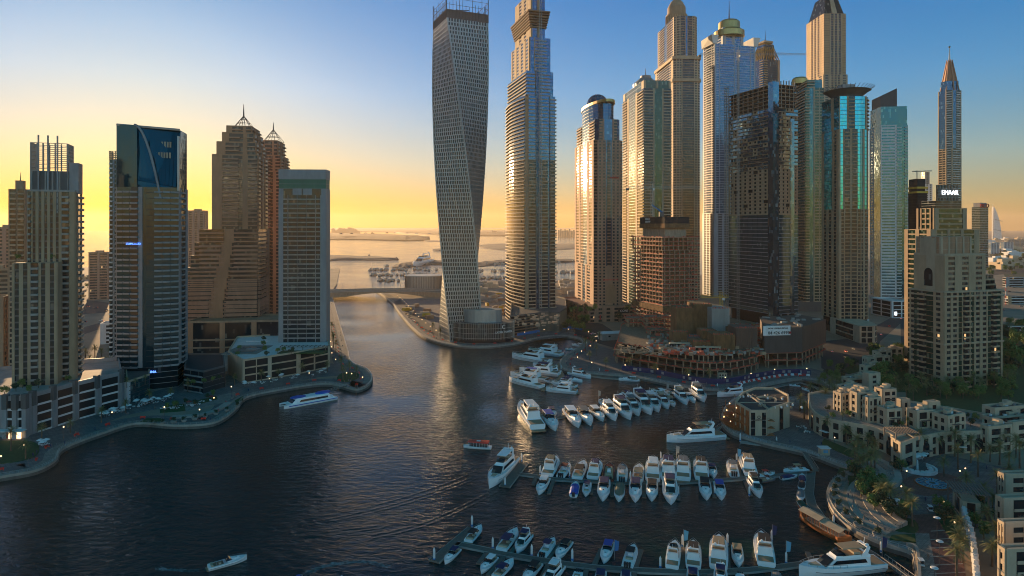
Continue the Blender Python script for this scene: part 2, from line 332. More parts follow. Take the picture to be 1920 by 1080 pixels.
# ---------------------------------------------------------------- water, ground, shores
wb = MB(); wb.face([(-14000, -1500, 0), (14000, -1500, 0), (14000, 16000, 0), (-14000, 16000, 0)])
struct('water', wb, M['water'])
def shore(px, n=5, z=2.0): return [G(p.x, p.y, z).to_2d() for p in catmull([Vector((a, b, 0)) for a, b in px], n)]
LS = shore([(-260, 905), (-60, 900), (20, 890), (70, 880), (104, 862), (112, 845), (135, 832), (190, 812), (255, 793), (330, 797), (400, 792), (440, 768), (462, 744), (530, 729), (600, 719), (635, 722), (668, 730), (690, 722), (698, 708), (688, 692), (660, 680), (652, 655), (640, 615), (627, 570), (620, 549)])
left_poly = [(p.x, p.y) for p in LS]+[(-310, 1130), (-420, 1560), (-5000, 1900), (-5000, 180)]
struct('ground', MB().prism(left_poly, -3, 2.0), M['soil'])
RS1 = shore([(705, 546), (733, 566), (752, 590), (775, 616), (800, 634), (845, 646), (900, 650), (960, 645), (1010, 634), (1050, 630), (1083, 634), (1092, 643), (1080, 655), (1056, 670), (1050, 684), (1066, 695), (1130, 701), (1200, 708), (1280, 724), (1340, 731), (1400, 729), (1450, 719), (1500, 711), (1540, 716), (1562, 730)])
RS2 = shore([(1562, 730), (1556, 744), (1530, 752), (1490, 750), (1440, 740), (1390, 742), (1362, 762), (1353, 782), (1358, 800), (1380, 815), (1440, 832), (1500, 845), (1550, 862), (1590, 880), (1572, 892), (1560, 902), (1551, 922), (1556, 945), (1575, 972), (1610, 998), (1660, 1020), (1708, 1036), (1716, 1060), (1722, 1100), (1730, 1180)])
right_poly = [(250, 60), (5000, 60), (13500, 15500), (9000, 15500), (3500, 4500), (800, 1500), (150, 1190), (-170, 1330), (-180, 1150)]
right_poly = [(p.x, p.y) for p in reversed(RS2)]+[(p.x, p.y) for p in reversed(RS1[:-1])]
right_poly = right_poly+[(-175, 1085), (-175, 1210), (150, 1215), (700, 1500), (3000, 4200), (9000, 15500), (13500, 15500), (5000, 60), (250, 60)]
struct('ground', MB().prism(right_poly, -3, 2.0), M['soil'])
# ---------------------------------------------------------------- the towers
def setup(name, label, xl, xc, xr, Y, a, cat='skyscraper', base=2.0):
    if a > 60: a = 90-math.degrees(math.atan((xc-960)/F))-13     # left bank: turn each block towards the viewer
    cx, cyy, w_, d_, aa = corner(xl, xc, xr, Y, a); T = Tower(name, label, cat, (cx, cyy, base), aa); T.w, T.d, T.Y, T.base = w_, d_, Y, base
    return T
def zl(T, py): return ZT(py, T.Y)-T.base
def spire(T, x, y, z0, z1, r=.6, m='dmetal'): T.add('spire', MB().tube((x, y, z0), (x, y, z1), r, r*.25, 6), M[m])
def parapet(T, pts, z, h=1.2, m='conc'):
    mb = MB(); n = len(pts)
    for i in range(n):
        p = Vector(pts[i]); q = Vector(pts[(i+1) % n]); u = (q-p).normalized(); mb.obox(p, u, Vector((u.y, -u.x)), (q-p).length, -.5, .3, z, z+h)
    T.add('parapet', mb, M[m])
def text3d(T, s, size, org, u, n, m, depth=.25, cx=True, name='lettering'):
    """words as raised letters: origin org (3D), along u, facing n (2D vectors in the parent's frame)"""
    c = bpy.data.curves.new(name, 'FONT'); c.body = s; c.size = size; c.extrude = depth; c.align_x = 'CENTER' if cx else 'LEFT'; c.resolution_u = 2
    o = bpy.data.objects.new(name, c); C.objects.link(o); dg = bpy.context.evaluated_depsgraph_get(); me = bpy.data.meshes.new_from_object(o.evaluated_get(dg))
    bpy.data.objects.remove(o); me.materials.clear(); me.materials.append(M[m])
    X = Vector((u[0], u[1], 0)); Z = Vector((n[0], n[1], 0)); Yv = Vector((0, 0, 1))
    me.transform(Matrix(((X.x, Yv.x, Z.x, org[0]), (X.y, Yv.y, Z.y, org[1]), (X.z, Yv.z, Z.z, org[2]), (0, 0, 0, 1))))
    o = bpy.data.objects.new(name, me); C.objects.link(o)
    if T is not None: o.parent = T.root if hasattr(T, 'root') else T
    return o
# --- far left, behind: lit sandy block with slabs
T = setup('apartment_tower', 'sandy apartment tower of stacked balconies, at the left edge behind the pole topped tower', 16, 48, 60, 430, 106)
T.stage(rect(T.w, T.d), 0, zl(T, 355), ['P1 B4', '', '', 'P.6 B3 P.6 B3 P.6'], 3.4, {'wall': 'sand', 'glass': 'gwin', 'balc': 'sand_l'})
T.stage(rect(T.w*.35, T.d*.4), zl(T, 355), zl(T, 338), ['P1', 'P1', 'P1', 'P1'], 3.4, {'wall': 'sand'}); spire(T, 0, 0, zl(T, 338), zl(T, 322), .3); T.finish()
# --- tower with the open frame crown
T = setup('residential_tower', 'beige tower with dark window strips, open roof frame and three poles, at left', 52, 140, 153, 352, 110)
T.stage(rect(T.w, T.d), 0, zl(T, 360), ['P3 B4 P1', 'P1', 'P1', 'B2 P1 W1.6 P1.8 W1.6 P1.8 W1.6 P1.8 W1.6 P1.8 W1.6 P1.8 B4.5 P3.2'], 3.4, {'wall': 'tan', 'glass': 'gdark', 'band': 'dconc', 'balc': 'conc'}, bd=1.8, sp=.8)
parapet(T, rect(T.w, T.d), zl(T, 360), 1.0)
cw, cd = 15, 15; yo = T.d/2-2; z0 = zl(T, 362); z1 = zl(T, 322)
def sh(pts, dx, dy): return [(x+dx, y+dy) for x, y in pts]
cyo = (T.d/2-.4*T.d); cb = sh(rect(T.w*.8, T.d*.78), -.5, T.d*.06)
T.stage(cb, z0, z1, ['P1', 'P1', 'P1', 'P1 N3 P1 N3 P1 N3 P1 N3 P1 N4'], 4, {'wall': 'conc', 'g2': 'dconc'}, core='crown_block')
ft = zl(T, 270); fx0, fy0 = cb[0]; fx1, fy1 = cb[2]
fr = MB()
for k in range(8):
    zz = z1+(ft-z1)*k/7
    for (a_, b_) in ((cb[0], cb[1]), (cb[1], cb[2]), (cb[2], cb[3]), (cb[3], cb[0])): fr.tube((*a_, zz), (*b_, zz), .22, None, 4)
for e in range(4):
    for k in range(6):
        p = Vector(cb[e]).lerp(Vector(cb[(e+1) % 4]), k/6); fr.tube((p.x, p.y, z1), (p.x, p.y, ft), .26 if k % 2 else .4, None, 4)
T.add('roof_frame', fr, M['conc'])
for k in range(3):
    yy = fy1-(fy1-fy0)*(.22+.26*k); T.add('pole', MB().box(fx0-1.1, fx0-.5, yy-.35, yy+.35, zl(T, 400), zl(T, 256)), M['grey'])
T.add('tank_room', MB().box(fx0+1, fx1-2, fy0-5, fy0-.5, z0, zl(T, 305)), M['grey'])
# lower front block
lw = (AX(118, 340)-AX(28, 340)); T.stage([(-T.w/2-9, -T.d/2+T.d*.28), (-T.w/2, -T.d/2+T.d*.28), (-T.w/2, T.d/2+4), (-T.w/2-9, T.d/2+4)], 0, zl(T, 490), ['P2', '', 'P2', 'P.8 W1.6 P1.6 W1.6 P1.2 B3 P1 W1.6 P1.8 W1.6 P1'], 3.4, {'wall': 'tan', 'glass': 'gdark', 'band': 'dconc', 'balc': 'conc', 'rail': 'dconc'}, core='wall', sp=.8)
T.finish()
# --- blue glass tower with the curved cut top
T = setup('glass_tower', 'dark blue glass tower with curved balconies and a curved cut in its top', 219, 335, 351, 408, 112)
w_, d_ = T.w, T.d
def bow(w_, d_, b, n=8, x0=None):      # L side bowed outward
    pts = [(w_/2, -d_/2), (w_/2, d_/2)]
    for i in range(n+1):
        t = i/n; pts.append((-w_/2-b*math.sin(PI*t)+0, d_/2-d_*t))
    return pts
pts = bow(w_, d_, 4.0, 8); cols = ['P1', '', 'P1', 'B1', 'B1', 'B1', 'P1 W1', 'G1', 'B1', 'B1', 'B1', 'P2 B4 P1']; cols = ['P2 B3', 'P1', 'B1', 'B1', 'B1', 'P1.2 W1', 'G1', 'B1', 'B1', 'B1', 'P1 B2 P1']
zt = zl(T, 352)
T.stage(pts, 14, zt, cols, 3.5, {'wall': 'gdark', 'pier': 'grey', 'glass': 'gcrown', 'g2': 'gcrown', 'band': 'gcrown', 'balc': 'grey', 'rail': 'gteal', 'tr': 'dmetal'}, bd=1.5, sp=.8)
T.stage([(x*.97, y*.97) for x, y in pts], 0, 14, ['G1']*len(pts), 3.5, {'wall': 'gdark', 'g2': 'gdark', 'tr': 'metal'}, core='base_glazing')
# crown: a glass box whose cut face is a hollow curve from full height at the left to the roof line at the right
zt2 = zl(T, 238)
pr = []; nseg = 12
cr = MB()
ya, yb = d_/2, -d_/2
prev = None
rings = []
for i in range(nseg+1):
    t = i/nseg; y = ya+(yb-ya)*t
    top = zt2-(1.5*t)
    rings.append([(w_/2-1, y, zt), (w_/2-1, y, top), (-w_/2+1+6*max(0, t-.3), y, top), (-w_/2-2.2*math.sin(PI*t), y, zt)])
cr.loft(rings, 0); T.add('crown', cr, M['gcrown'])
cg = MB(); k = 7
for i in range(k):          # glass of the uncut left part
    t0, t1 = i/k*.34, (i+1)/k*.34
    cg.obox((-w_/2-2.4*math.sin(PI*(t0+t1)/2)-.1, ya+(yb-ya)*t0), (0, -1), (-1, 0), d_*.34/k, -2.5, .3, zt, zt2)
T.add('window_column', cg, M['gcrown'])
rb = MB()                   # curved rim of the cut
for i in range(16):
    t0, t1 = i/16, (i+1)/16
    def rp_(t): return Vector((-w_/2-2.9, ya+(yb-ya)*(.30+.42*t), zt2-(zt2-zt+6)*(t**1.9)))
    rb.tube(rp_(t0), rp_(t1), .8, None, 5)
T.add('curved_rim', rb, M['grey'])
rb = MB(); rb.box(-w_/2-1.2, -w_/2+1.5, yb-.4, yb+.6, zt-2, zt2-6); rb.tube((-w_/2-.5, ya, zt2), (-w_/2+3, yb, zt2-1.5), .8, None, 5); T.add('rim', rb, M['metal'])
cu = MB()                   # the hollow itself, ribbed glass leaning back
for i in range(10):
    t = i/10; y0_ = ya+(yb-ya)*(.36+.62*t); y1_ = ya+(yb-ya)*(.36+.62*(t+.085))
    cu.hexa([(-w_/2-2.0, y0_, zt+4*(1-t)), (-w_/2-2.0, y1_, zt+4*(1-t)), (-w_/2+2, y1_, zt), (-w_/2+2, y0_, zt), (-w_/2+4.2, y0_, zt2-3), (-w_/2+4.2, y1_, zt2-3), (-w_/2+6, y1_, zt2-3), (-w_/2+6, y0_, zt2-3)])
T.add('sloped_glazing', cu, M['gcrown'])
ow = MB()
for j in range(2):
    for i in range(8):
        yy = ya+(yb-ya)*(.52+.045*i); zz = zt2-13-j*7; xx = -w_/2+2.75-j*1.25
        ow.box(xx-.6, xx+.3, yy-1.0, yy, zz, zz+3.6)
T.add('roof_opening', ow, M['lamp'] if False else M['sand_l'])  # bright sky seen through the openings, put in as pale sand colour
T.stage(sh(rect(w_*.5, d_*.22), 2, d_/2-d_*.11-1), zt, zt+1, ['', '', '', ''], 3, {'wall': 'conc'})
text3d(T, 'ZUMURUD', 1.7, (-w_/2-4.6, d_*.20, zl(T, 458)), (0, -1), (-1, 0), 'signb')
text3d(T, 'MARINA', 2.0, (-w_/2-4.2, -2, 10.5), (0, -1), (-1, 0), 'signb')
T.finish()
# --- slim tower just behind it, and the white annex at its foot
T = setup('slim_tower', 'slim pale tower half hidden behind the left edge of the dark blue glass tower', 205, 228, 236, 470, 112)
T.stage(rect(T.w, T.d), 0, zl(T, 300), ['P1', '', '', 'B2 P1 W1 P1 B2'], 3.4, {'wall': 'grey', 'glass': 'gdark', 'balc': 'white'})
fr = MB(); pp = rect(T.w, T.d)
for k in range(5):
    zz = zl(T, 300)+(zl(T, 284)-zl(T, 300))*k/4
    for e in range(4): fr.tube((*pp[e], zz), (*pp[(e+1) % 4], zz), .25, None, 4)
for e in range(4):
    for k in range(4): q = Vector(pp[e]).lerp(Vector(pp[(e+1) % 4]), k/4); fr.tube((*q, zl(T, 300)), (*q, zl(T, 284)), .3, None, 4)
T.add('roof_frame', fr, M['sand']); T.finish()
T = setup('annex_building', 'low white annex with small windows left of the foot of the blue glass tower', 188, 232, 240, 560, 112, 'building')
T.stage(rect(T.w, T.d), 0, 17, ['P1', '', '', 'P3 w2 P2 w2 P3'], 3.6, {'wall': 'white', 'glass': 'gdark'}); parapet(T, rect(T.w, T.d), 17, 1.2, 'white'); T.finish()
# --- stepped brown towers
def stepped(name, label, xl, xc, xr, Y, tops, sp_top, a=105):
    T = setup(name, label, xl, xc, xr, Y, a); w_, d_ = T.w, T.d
    for i, (f, fd, py0, py1) in enumerate(tops):
        pp = [(x, y+d_*fd) for x, y in rect(w_*(f*.5+.5), d_*f)]
        T.stage(pp, zl(T, py0) if i else 0, zl(T, py1), ['P1 B2 P1 W1 P1 B2', 'P1', 'P1', 'P2.2 B3.6 W.8 P1.2 B2'], 3.5, {'wall': 'brown', 'glass': 'gmatte', 'balc': 'pink', 'g2': 'gmatte'}, bd=1.7, sp=.6)
        parapet(T, pp, zl(T, py1), 1.0, 'brown')
    z = zl(T, tops[-1][3]); h = 12*Y/540; r = 9*Y/540; fr = MB()
    for j in range(8):
        a0, a1 = 2*PI*j/8, 2*PI*(j+1)/8
        fr.tube((r*math.cos(a0)*.7, tops[-1][1]*d_+r*math.sin(a0), z+1), (0, tops[-1][1]*d_, z+h), .28, None, 4)
        for q in (0, .4, .7): fr.tube((r*(1-q)*math.cos(a0)*.7, tops[-1][1]*d_+r*(1-q)*math.sin(a0), z+1+(h-1)*q), (r*(1-q)*math.cos(a1)*.7, tops[-1][1]*d_+r*(1-q)*math.sin(a1), z+1+(h-1)*q), .22, None, 4)
    T.add('roof_pyramid', fr, M['dmetal']); spire(T, 0, tops[-1][1]*d_, z+h, zl(T, sp_top), .7)
    return T
T = stepped('stepped_tower', 'brown stepped tower with wire pyramid and spire, the taller of the twin pair', 398, 482, 502, 548, [(1.0, 0, 650, 292), (.86, -.02, 292, 268), (.7, -.05, 268, 250), (.55, -.06, 250, 237)], 188)
# banded lower wing spreading to the left
for k, (dy, py) in enumerate([(9, 430), (12.5, 455), (15.5, 478), (18.5, 500), (21.5, 520), (25, 540), (28, 560)]):
    T.stage([(-T.w/2-4-k*.6, -T.d/2-2), (T.w/2-3, -T.d/2-2), (T.w/2-3, T.d/2+dy), (-T.w/2-4-k*.6, T.d/2+dy)], 0, zl(T, py), ['B3 P1', '', 'P1', 'B5 P2 B5'], 3.5, {'wall': 'brown', 'glass': 'gwin', 'balc': 'pink'}, bd=1.8)
T.finish()
T = stepped('stepped_tower', 'brown stepped tower with wire pyramid and spire, the shorter twin behind', 478, 528, 545, 640, [(1.0, 0, 650, 322), (.85, 0, 322, 292), (.6, 0, 292, 264)], 224); T.finish()
T = setup('podium_building', 'brown stone podium with long window recesses below the stepped twin towers', 352, 540, 560, 515, 102, 'building')
T.stage(rect(T.w, T.d), 0, zl(T, 603), ['P1', '', '', 'P1 N5 P1 N5 P1 N5 P1'], 5.5, {'wall': 'brown', 'g2': 'gdark'}); parapet(T, rect(T.w, T.d), zl(T, 603), 1.5, 'sand')
for zz in (5.4, 11.5): T.add('cornice', MB().box(-T.w/2-.9, -T.w/2, -T.d/2, T.d/2, zz, zz+1.1), M['sand'])
T.finish()
# --- grey slab tower with the green band
T = setup('apartment_slab', 'grey grid fronted slab tower with a green glass band under its top, beside the canal', 523, 611, 618, 485, 106, base=2)
mm = {'wall': 'conc', 'pier': 'grey', 'glass': 'gdark', 'balc': 'conc', 'rail': 'dconc', 'g2': 'green', 'tr': 'green'}
zt = zl(T, 366)
T.stage(rect(T.w, T.d), 0, zt, ['P1', 'P1', 'P1', 'P2 r2 P.3 r4 P.15 r4 P.15 r4 P.3 r2 P2.6'], 3.5, mm, bd=.7)
T.stage(rect(T.w, T.d), zt, zl(T, 354), ['P1', '', '', 'P2 N4 P4 N.5 P4 N4 P2'], 5, {'wall': 'conc', 'pier': 'grey', 'g2': 'gdark'})
T.stage(rect(T.w, T.d), zl(T, 354), zl(T, 336), ['G1', 'G1', 'G1', 'G1'], 3.5, {'wall': 'green', 'g2': 'green', 'tr': 'grey'}, core='green_glazing')
T.stage(rect(T.w, T.d), zl(T, 336), zl(T, 318), ['P1', 'P1', 'P1', 'P1'], 3.5, {'wall': 'grey', 'pier': 'grey'}, core='roof_screen'); T.finish()
# --- far left behind: sunlit blocks
for (xl, xc, xr, Y, a, top, lab, kind) in [(-6, 22, 28, 640, 108, 428, 'hazy orange block of flats at the left edge of the city', 'S9'), (166, 203, 208, 900, 110, 474, 'orange lit office block between the beige tower and the blue glass tower', 'P1 w6 P2 w6 P1'), (352, 383, 390, 1000, 108, 396, 'tall orange hazy tower between the blue glass tower and the stepped towers', 'S12'), (-40, 22, 30, 520, 108, 505, 'low brown building with square windows at the left edge', 'P1 w2 P2 w2 P1'), (-90, 6, 20, 430, 108, 560, 'low dark building left of the beige tower base', 'P1 w4 P1'), (150, 175, 190, 1250, 108, 520, 'low sandy seafront hotel beyond the left road', 'S12')]:
    T = setup('city_block', lab, xl, xc, xr, Y, a, 'building'); T.stage(rect(T.w, T.d), 0, zl(T, top), ['S6', '', '', kind], 3.6, {'wall': 'sand' if top > 480 else 'pink', 'glass': 'gwin'}); parapet(T, rect(T.w, T.d), zl(T, top), 1.2, 'sand')
    T.add('plant_room', MB().box(-T.w*.2, T.w*.2, -T.d*.2, T.d*.2, zl(T, top), zl(T, top)+3.5), M['sand']); T.finish()
# --- the twisted tower
Yc = 588.0; root = thing('twisted_tower', 'tall tower twisted a quarter turn, clad in silver panels, at the bend of the canal', 'skyscraper', (AX(863, Yc), Yc, 2))
class _T: pass
T = Tower.__new__(Tower); T.root = root; T.parts = {}; T.bands = {}; T.Y = Yc; T.base = 2
Htop = ZT(50, Yc)-2; NF = 78; fh = Htop/NF
def tw(t): return R(24+92*(1-t)), 31.0+8.5*t-6.5*math.sin(PI*t)*.25
def rot(p, a): return (p[0]*math.cos(a)-p[1]*math.sin(a), p[0]*math.sin(a)+p[1]*math.cos(a))
rnd = random.Random(3)
for f in range(NF):
    t = (f+.5)/NF; a, s_ = tw(t); z = f*fh; mb = MB(); sq = rect(s_, s_)
    cq = [rot(p, a) for p in sq]; core = MB().prism([rot(p, a) for p in rect(s_-1.2, s_-1.2)], z, z+fh); T.add('storey_glazing', core, M['gdark'])
    for e in range(4):
        p = Vector(cq[e]); q = Vector(cq[(e+1) % 4]); u = (q-p).normalized(); n_ = Vector((u.y, -u.x)); L_ = (q-p).length
        mb.obox(p, u, n_, L_, -.6, 0, z, z+.9)
        k = 15
        for j in range(k):
            st = .45 if f % 2 else 0; x = L_*(j+st*.5)/k; mb.obox(p+u*x, u, n_, L_/k*.38, -.55, .02, z+.9, z+fh)
        mb.obox(p+u*(L_-.8), u, n_, .8, -.5, .1, z, z+fh); mb.obox(p, u, n_, .8, -.5, .1, z, z+fh)
    T.add('cladding_storey', mb, M['metal'])
ct = MB(); a, s_ = tw(1.0); cq = [rot(p, a) for p in rect(s_, s_)]
for e in range(4):
    p = Vector(cq[e]); q = Vector(cq[(e+1) % 4])
    hgt = ZT(5, Yc)-2-Htop
    for j in range(13):
        r_ = p.lerp(q, j/13); hh = hgt*(1.0 if j == 0 else rnd.uniform(.55, .95)); ct.tube((*r_, Htop), (*r_, Htop+hh), .5 if j == 0 else .25, None, 4)
    for zz in (.3, .55, .8): ct.tube((*p, Htop+hgt*zz), (*q, Htop+hgt*zz), .18, None, 4)
    ct.obox(p, (q-p).normalized(), Vector(((q-p).normalized().y, -(q-p).normalized().x)), (q-p).length, -.4, -.1, Htop, Htop+hgt*.35)
T.add('roof_screen', ct, M['dmetal'])
T.add('roof_core', MB().prism([rot(p, a) for p in rect(16, 16)], Htop, Htop+8), M['dconc'])
T.add('window_crane', MB().tube((-3, 0, Htop), (-3, 0, Htop+16), .5).tube((-12, 0, Htop+15), (8, 0, Htop+15), .4), M['dmetal']); T.finish()
# --- drum shaped annex of the twisted tower
Y = 575; root = thing('drum_annex', 'curved grey ribbed annex with pool terrace at the foot of the twisted tower', 'building', (AX(905, Y), Y, 2))
T = Tower.__new__(Tower); T.root = root; T.parts = {}; T.bands = {}; T.Y = Y; T.base = 2
dr = ngon(28, 17, 26); T.stage(dr, 0, 17, ['G1']*26, 4.2, {'wall': 'dconc', 'g2': 'gdark', 'tr': 'metal'})
fn = MB()
for i in range(110):
    a = 2*PI*i/110; fn.tube((28.5*math.cos(a), 17.5*math.sin(a), 3), (28.5*math.cos(a), 17.5*math.sin(a), 18), .16, None, 4)
T.add('ribbed_screen', fn, M['metal']); T.stage(ngon(17, 9, 16), 17, 28, ['P1']*16, 4, {'wall': 'conc', 'pier': 'metal'}, core='upper_drum')
T.add('terrace_pool', MB().prism([(x*.75+7, y*.45-9) for x, y in ngon(14, 8, 16)], 17.0, 17.3), M['pool'])
text3d(T, 'C', 5, (19, -14.2, 12.5), (.85, .52), (.52, -.85), 'whitep'); text3d(T, 'CAYAN TOWER', 2.4, (19, -14.4, 9), (.85, .52), (.52, -.85), 'whitep'); T.finish()
# --- tower under construction with the lit curved balcony side
T = setup('unfinished_tower', 'very tall unfinished tower with golden curved balconies, blue glass front and scaffolded crown', 950, 986, 1041, 655, 17, base=2)
w_, d_ = T.w, T.d; n = 7; pts = [(-w_/2+3, -d_/2), (w_/2, -d_/2), (w_/2, d_/2)]
for i in range(n+1): t = i/n; pts.append((-w_/2-3.5*math.sin(PI*t), d_/2-(d_-2)*t))
mm = {'wall': 'tan', 'pier': 'dconc', 'glass': 'gdark', 'g2': 'gblue', 'balc': 'cream', 'band': 'dconc', 'tr': 'dmetal'}
cl = ['r4 P.5 G1.2 P.4 r5 G.8 P.6 r3', 'B3 P1 B3', '']+['B1']*7+['']
mm2 = dict(mm); zt = zl(T, 132); zr = zl(T, 178)
T.stage(pts, 0, zl(T, 300), cl, 3.6, {**mm, 'rail': 'dconc'}, bd=1.6)
T.stage(pts, zl(T, 300), zr, cl, 3.6, {**mm, 'glass': 'gblue', 'band': 'gblue'}, bd=1.6)
p2 = [(-w_/2+1, -d_/2+.5), (w_/2-2, -d_/2+.5), (w_/2-2, d_/2-2), (-w_/2+1, d_/2-2)]
T.stage(p2, zr, zt, ['r4 P.5 G1.2 P.4 r5 G1.6', '', '', 'B3 B3'], 3.6, {**mm, 'glass': 'gblue', 'balc': 'tan'}, bd=1.2)
p3 = [(-w_/2+4, -d_/2+.8), (w_/2-5, -d_/2+.8), (w_/2-5, d_/2-6), (-w_/2+4, d_/2-6)]
T.stage(p3, zt, zl(T, 68), ['P.4 G1.6 P.4 r5 G1.6', '', '', 'S14'], 3.6, {**mm, 'wall': 'tan', 'pier': 'tan', 'glass': 'gblue'}, bd=1.0)
p4 = [(-w_/2+6, -d_/2+1.2), (w_/2-11, -d_/2+1.2), (w_/2-11, d_/2-14), (-w_/2+6, d_/2-14)]
T.stage(p4, zl(T, 68), zl(T, -20), ['P.4 G1.6 P.8 G1.6', '', '', 'P2 S6 P2'], 3.6, {**mm, 'wall': 'tan', 'pier': 'tan'})
for k in range(7):
    zz = zl(T, 50)+k*2.6; o_ = 1.5+.5*k; q = [(p4[0][0]-o_, p4[0][1]-o_), (p4[1][0]+o_, p4[0][1]-o_), (p4[1][0]+o_, p4[2][1]+o_), (p4[0][0]-o_, p4[2][1]+o_)]; T.add('scaffold_ring', MB().prism(q, zz, zz+1.5), M['site'] if k % 2 == 0 else M['dbrown'])
mst = MB(); xm = -w_/2+w_*.46
for sx in (-1, 1):
    for sy in (-1, 1): mst.tube((xm+sx*1.2, -d_/2-3+sy, 18), (xm+sx*1.2, -d_/2-3+sy, zl(T, -10)), .2, None, 4)
z = 18
while z < zl(T, -10): mst.tube((xm-1.2, -d_/2-4, z), (xm+1.2, -d_/2-4, z+3.2), .14, None, 3); mst.tube((xm+1.2, -d_/2-4, z), (xm-1.2, -d_/2-4, z), .14, None, 3); z += 3.2
T.add('hoist_mast', mst, M['metal']); T.finish()
# --- pink stone tower with the blue dome
T = setup('domed_tower', 'pink stone tower with a blue glass dome and a mirror strip catching the sun', 1077, 1115, 1168, 700, 10)
w_, d_ = T.w, T.d
def chamf(w_, d_, c): w_, d_ = w_/2, d_/2; return [(-w_+c, -d_), (w_-c, -d_), (w_, -d_+c), (w_, d_-c), (w_-c, d_), (-w_+c, d_), (-w_, d_-c), (-w_, -d_+c)]
mm = {'wall': 'pink', 'glass': 'gdark', 'g2': 'gblue', 'band': 'pink', 'balc': 'pink', 'tr': 'dmetal'}
zg = 15
T.stage(chamf(w_, d_, 3), zg, zg+44, ['P1 S8 P6 S8 P1', 'P1', 'P1', '', '', 'P1', 'P1 S4 G1.6 S4 P1', 'w2'], 3.5, mm)
T.stage(chamf(w_, d_, 3), zg+44, zl(T, 262), ['P.6 S7 G1 r3 G1 S7 P.6', 'w2', 'S6', '', '', 'P1', 'P1 w1.5 P1 w1.5 G2.2 P1 w1.5 P1', 'w2'], 3.5, mm, bd=.9)
T.stage(chamf(w_-4, d_-4, 4), zl(T, 262), zl(T, 222), ['w2 P1 G5 P1 w2', 'G1', 'G1', '', '', 'G1', 'B2 G3 B2', 'G1'], 3.5, mm)
ct = ngon((w_-9)/2, (d_-9)/2, 20)
T.stage([(x*.97, y*.97) for x, y in ngon((w_-2)/2, (d_-5)/2, 20)], zl(T, 222), zl(T, 190), ['G1']*20, 3.5, {'wall': 'gblue', 'g2': 'gblue', 'tr': 'dmetal'}, core='glass_drum')
zz = zl(T, 190); T.add('dome_base', MB().lathe([((w_-3)/2, zz), ((w_-3)/2, zz+3), ((w_-7)/2, zz+4)], 24, sy=(d_-8)/(w_-8)), M['gold'])
hd = zl(T, 162)-zz-4; rr = (w_-8)/2
T.add('dome', MB().lathe([(rr*math.cos(PI/2*k/8)+.05, zz+4+hd*math.sin(PI/2*k/8)) for k in range(9)], 24), M['gblue'])
rb = MB()
for j in range(12):
    a = 2*PI*j/12
    for k in range(6): q0, q1 = PI/2*k/6, PI/2*(k+1)/6; rb.tube((rr*1.02*math.cos(q0)*math.cos(a), rr*1.02*math.cos(q0)*math.sin(a), zz+4+hd*math.sin(q0)), (rr*1.02*math.cos(q1)*math.cos(a), rr*1.02*math.cos(q1)*math.sin(a), zz+4+hd*math.sin(q1)), .22, None, 4)
T.add('dome_rib', rb, M['dmetal'])
# arched recess low on the front
ar = [(-5.5, 3), (5.5, 3)]+[(5.5*math.cos(PI*k/10), 17+7*math.sin(PI*k/10)) for k in range(11)]
T.add('arched_recess', MB().loft([[(x+2, -d_/2-.35, zg+z) for x, z in ar], [(x+2, -d_/2-.55, zg+z) for x, z in ar]]), M['brown'])
text3d(T, 'HARBOUR HOTEL', 2.2, (2, -d_/2-.5, zg+28), (1, 0), (0, -1), 'redc'); text3d(T, 'marina', 3.6, (6, -d_/2-1.1, zl(T, 334)), (1, 0), (0, -1), 'redc'); T.finish()
T = setup('podium_building', 'pink stone podium with rows of small square windows below the domed tower', 1050, 1103, 1192, 678, 14, 'building')
T.stage(rect(T.w, T.d), 0, 16, ['S20', 'S6', '', 'S20'], 4, {'wall': 'pink', 'glass': 'gwin'}); parapet(T, rect(T.w, T.d), 16, 1.3, 'pink')
T.add('billboard', MB().box(T.w*.12, T.w*.36, -T.d/2-1.0, -T.d/2-.4, 9, 15), M['black']); text3d(T, 'CORE', 3.4, (T.w*.24, -T.d/2-1.05, 10.6), (1, 0), (0, -1), 'whitep')
T.add('banner', MB().box(-T.w*.27, -T.w*.24, -T.d/2-.9, -T.d/2-.5, 3, 8), M['redp']); T.finish()
# --- sandy tower with green glass strips and round lantern
T = setup('lantern_tower', 'cream tower with green glass strips and lantern roof, right of the domed pink tower', 1168, 1207, 1258, 765, 6)
w_, d_ = T.w, T.d; mm = {'wall': 'cream', 'pier': 'cream', 'glass': 'gdark', 'g2': 'ggreen', 'band': 'cream', 'balc': 'cream', 'tr': 'dmetal'}
T.stage(rect(w_, d_), 0, zl(T, 165), ['B5 P.8 G4 P.8 B4', 'B1', '', 'B2.5 P.8 G3.6 P.8 B3'], 3.5, mm, bd=1.5)
T.stage(rect(w_-1, d_-1), zl(T, 165), zl(T, 150), ['P1 G6 P1 G6 P1', 'P1', '', 'P1 G8 P1'], 4, mm)
z = zl(T, 150); rr = min(w_, d_)*.44
for j in range(16):
    a = 2*PI*j/16; T.add('lantern_rib', MB().tube((rr*math.cos(a), rr*math.sin(a), z), (rr*1.05*math.cos(a), rr*1.05*math.sin(a), z+5), .5, None, 4).tube((rr*1.05*math.cos(a), rr*1.05*math.sin(a), z+5), (rr*.45*math.cos(a), rr*.45*math.sin(a), z+13), .4, None, 4), M['metal'])
T.add('lantern_roof', MB().lathe([(rr, z), (rr*.95, z+4.5), (rr*.42, z+12.6), (rr*.45, z+15.5), (.3, z+16)], 16), M['grey'])
spire(T, 0, 0, z+16, zl(T, 110), .7); T.finish()
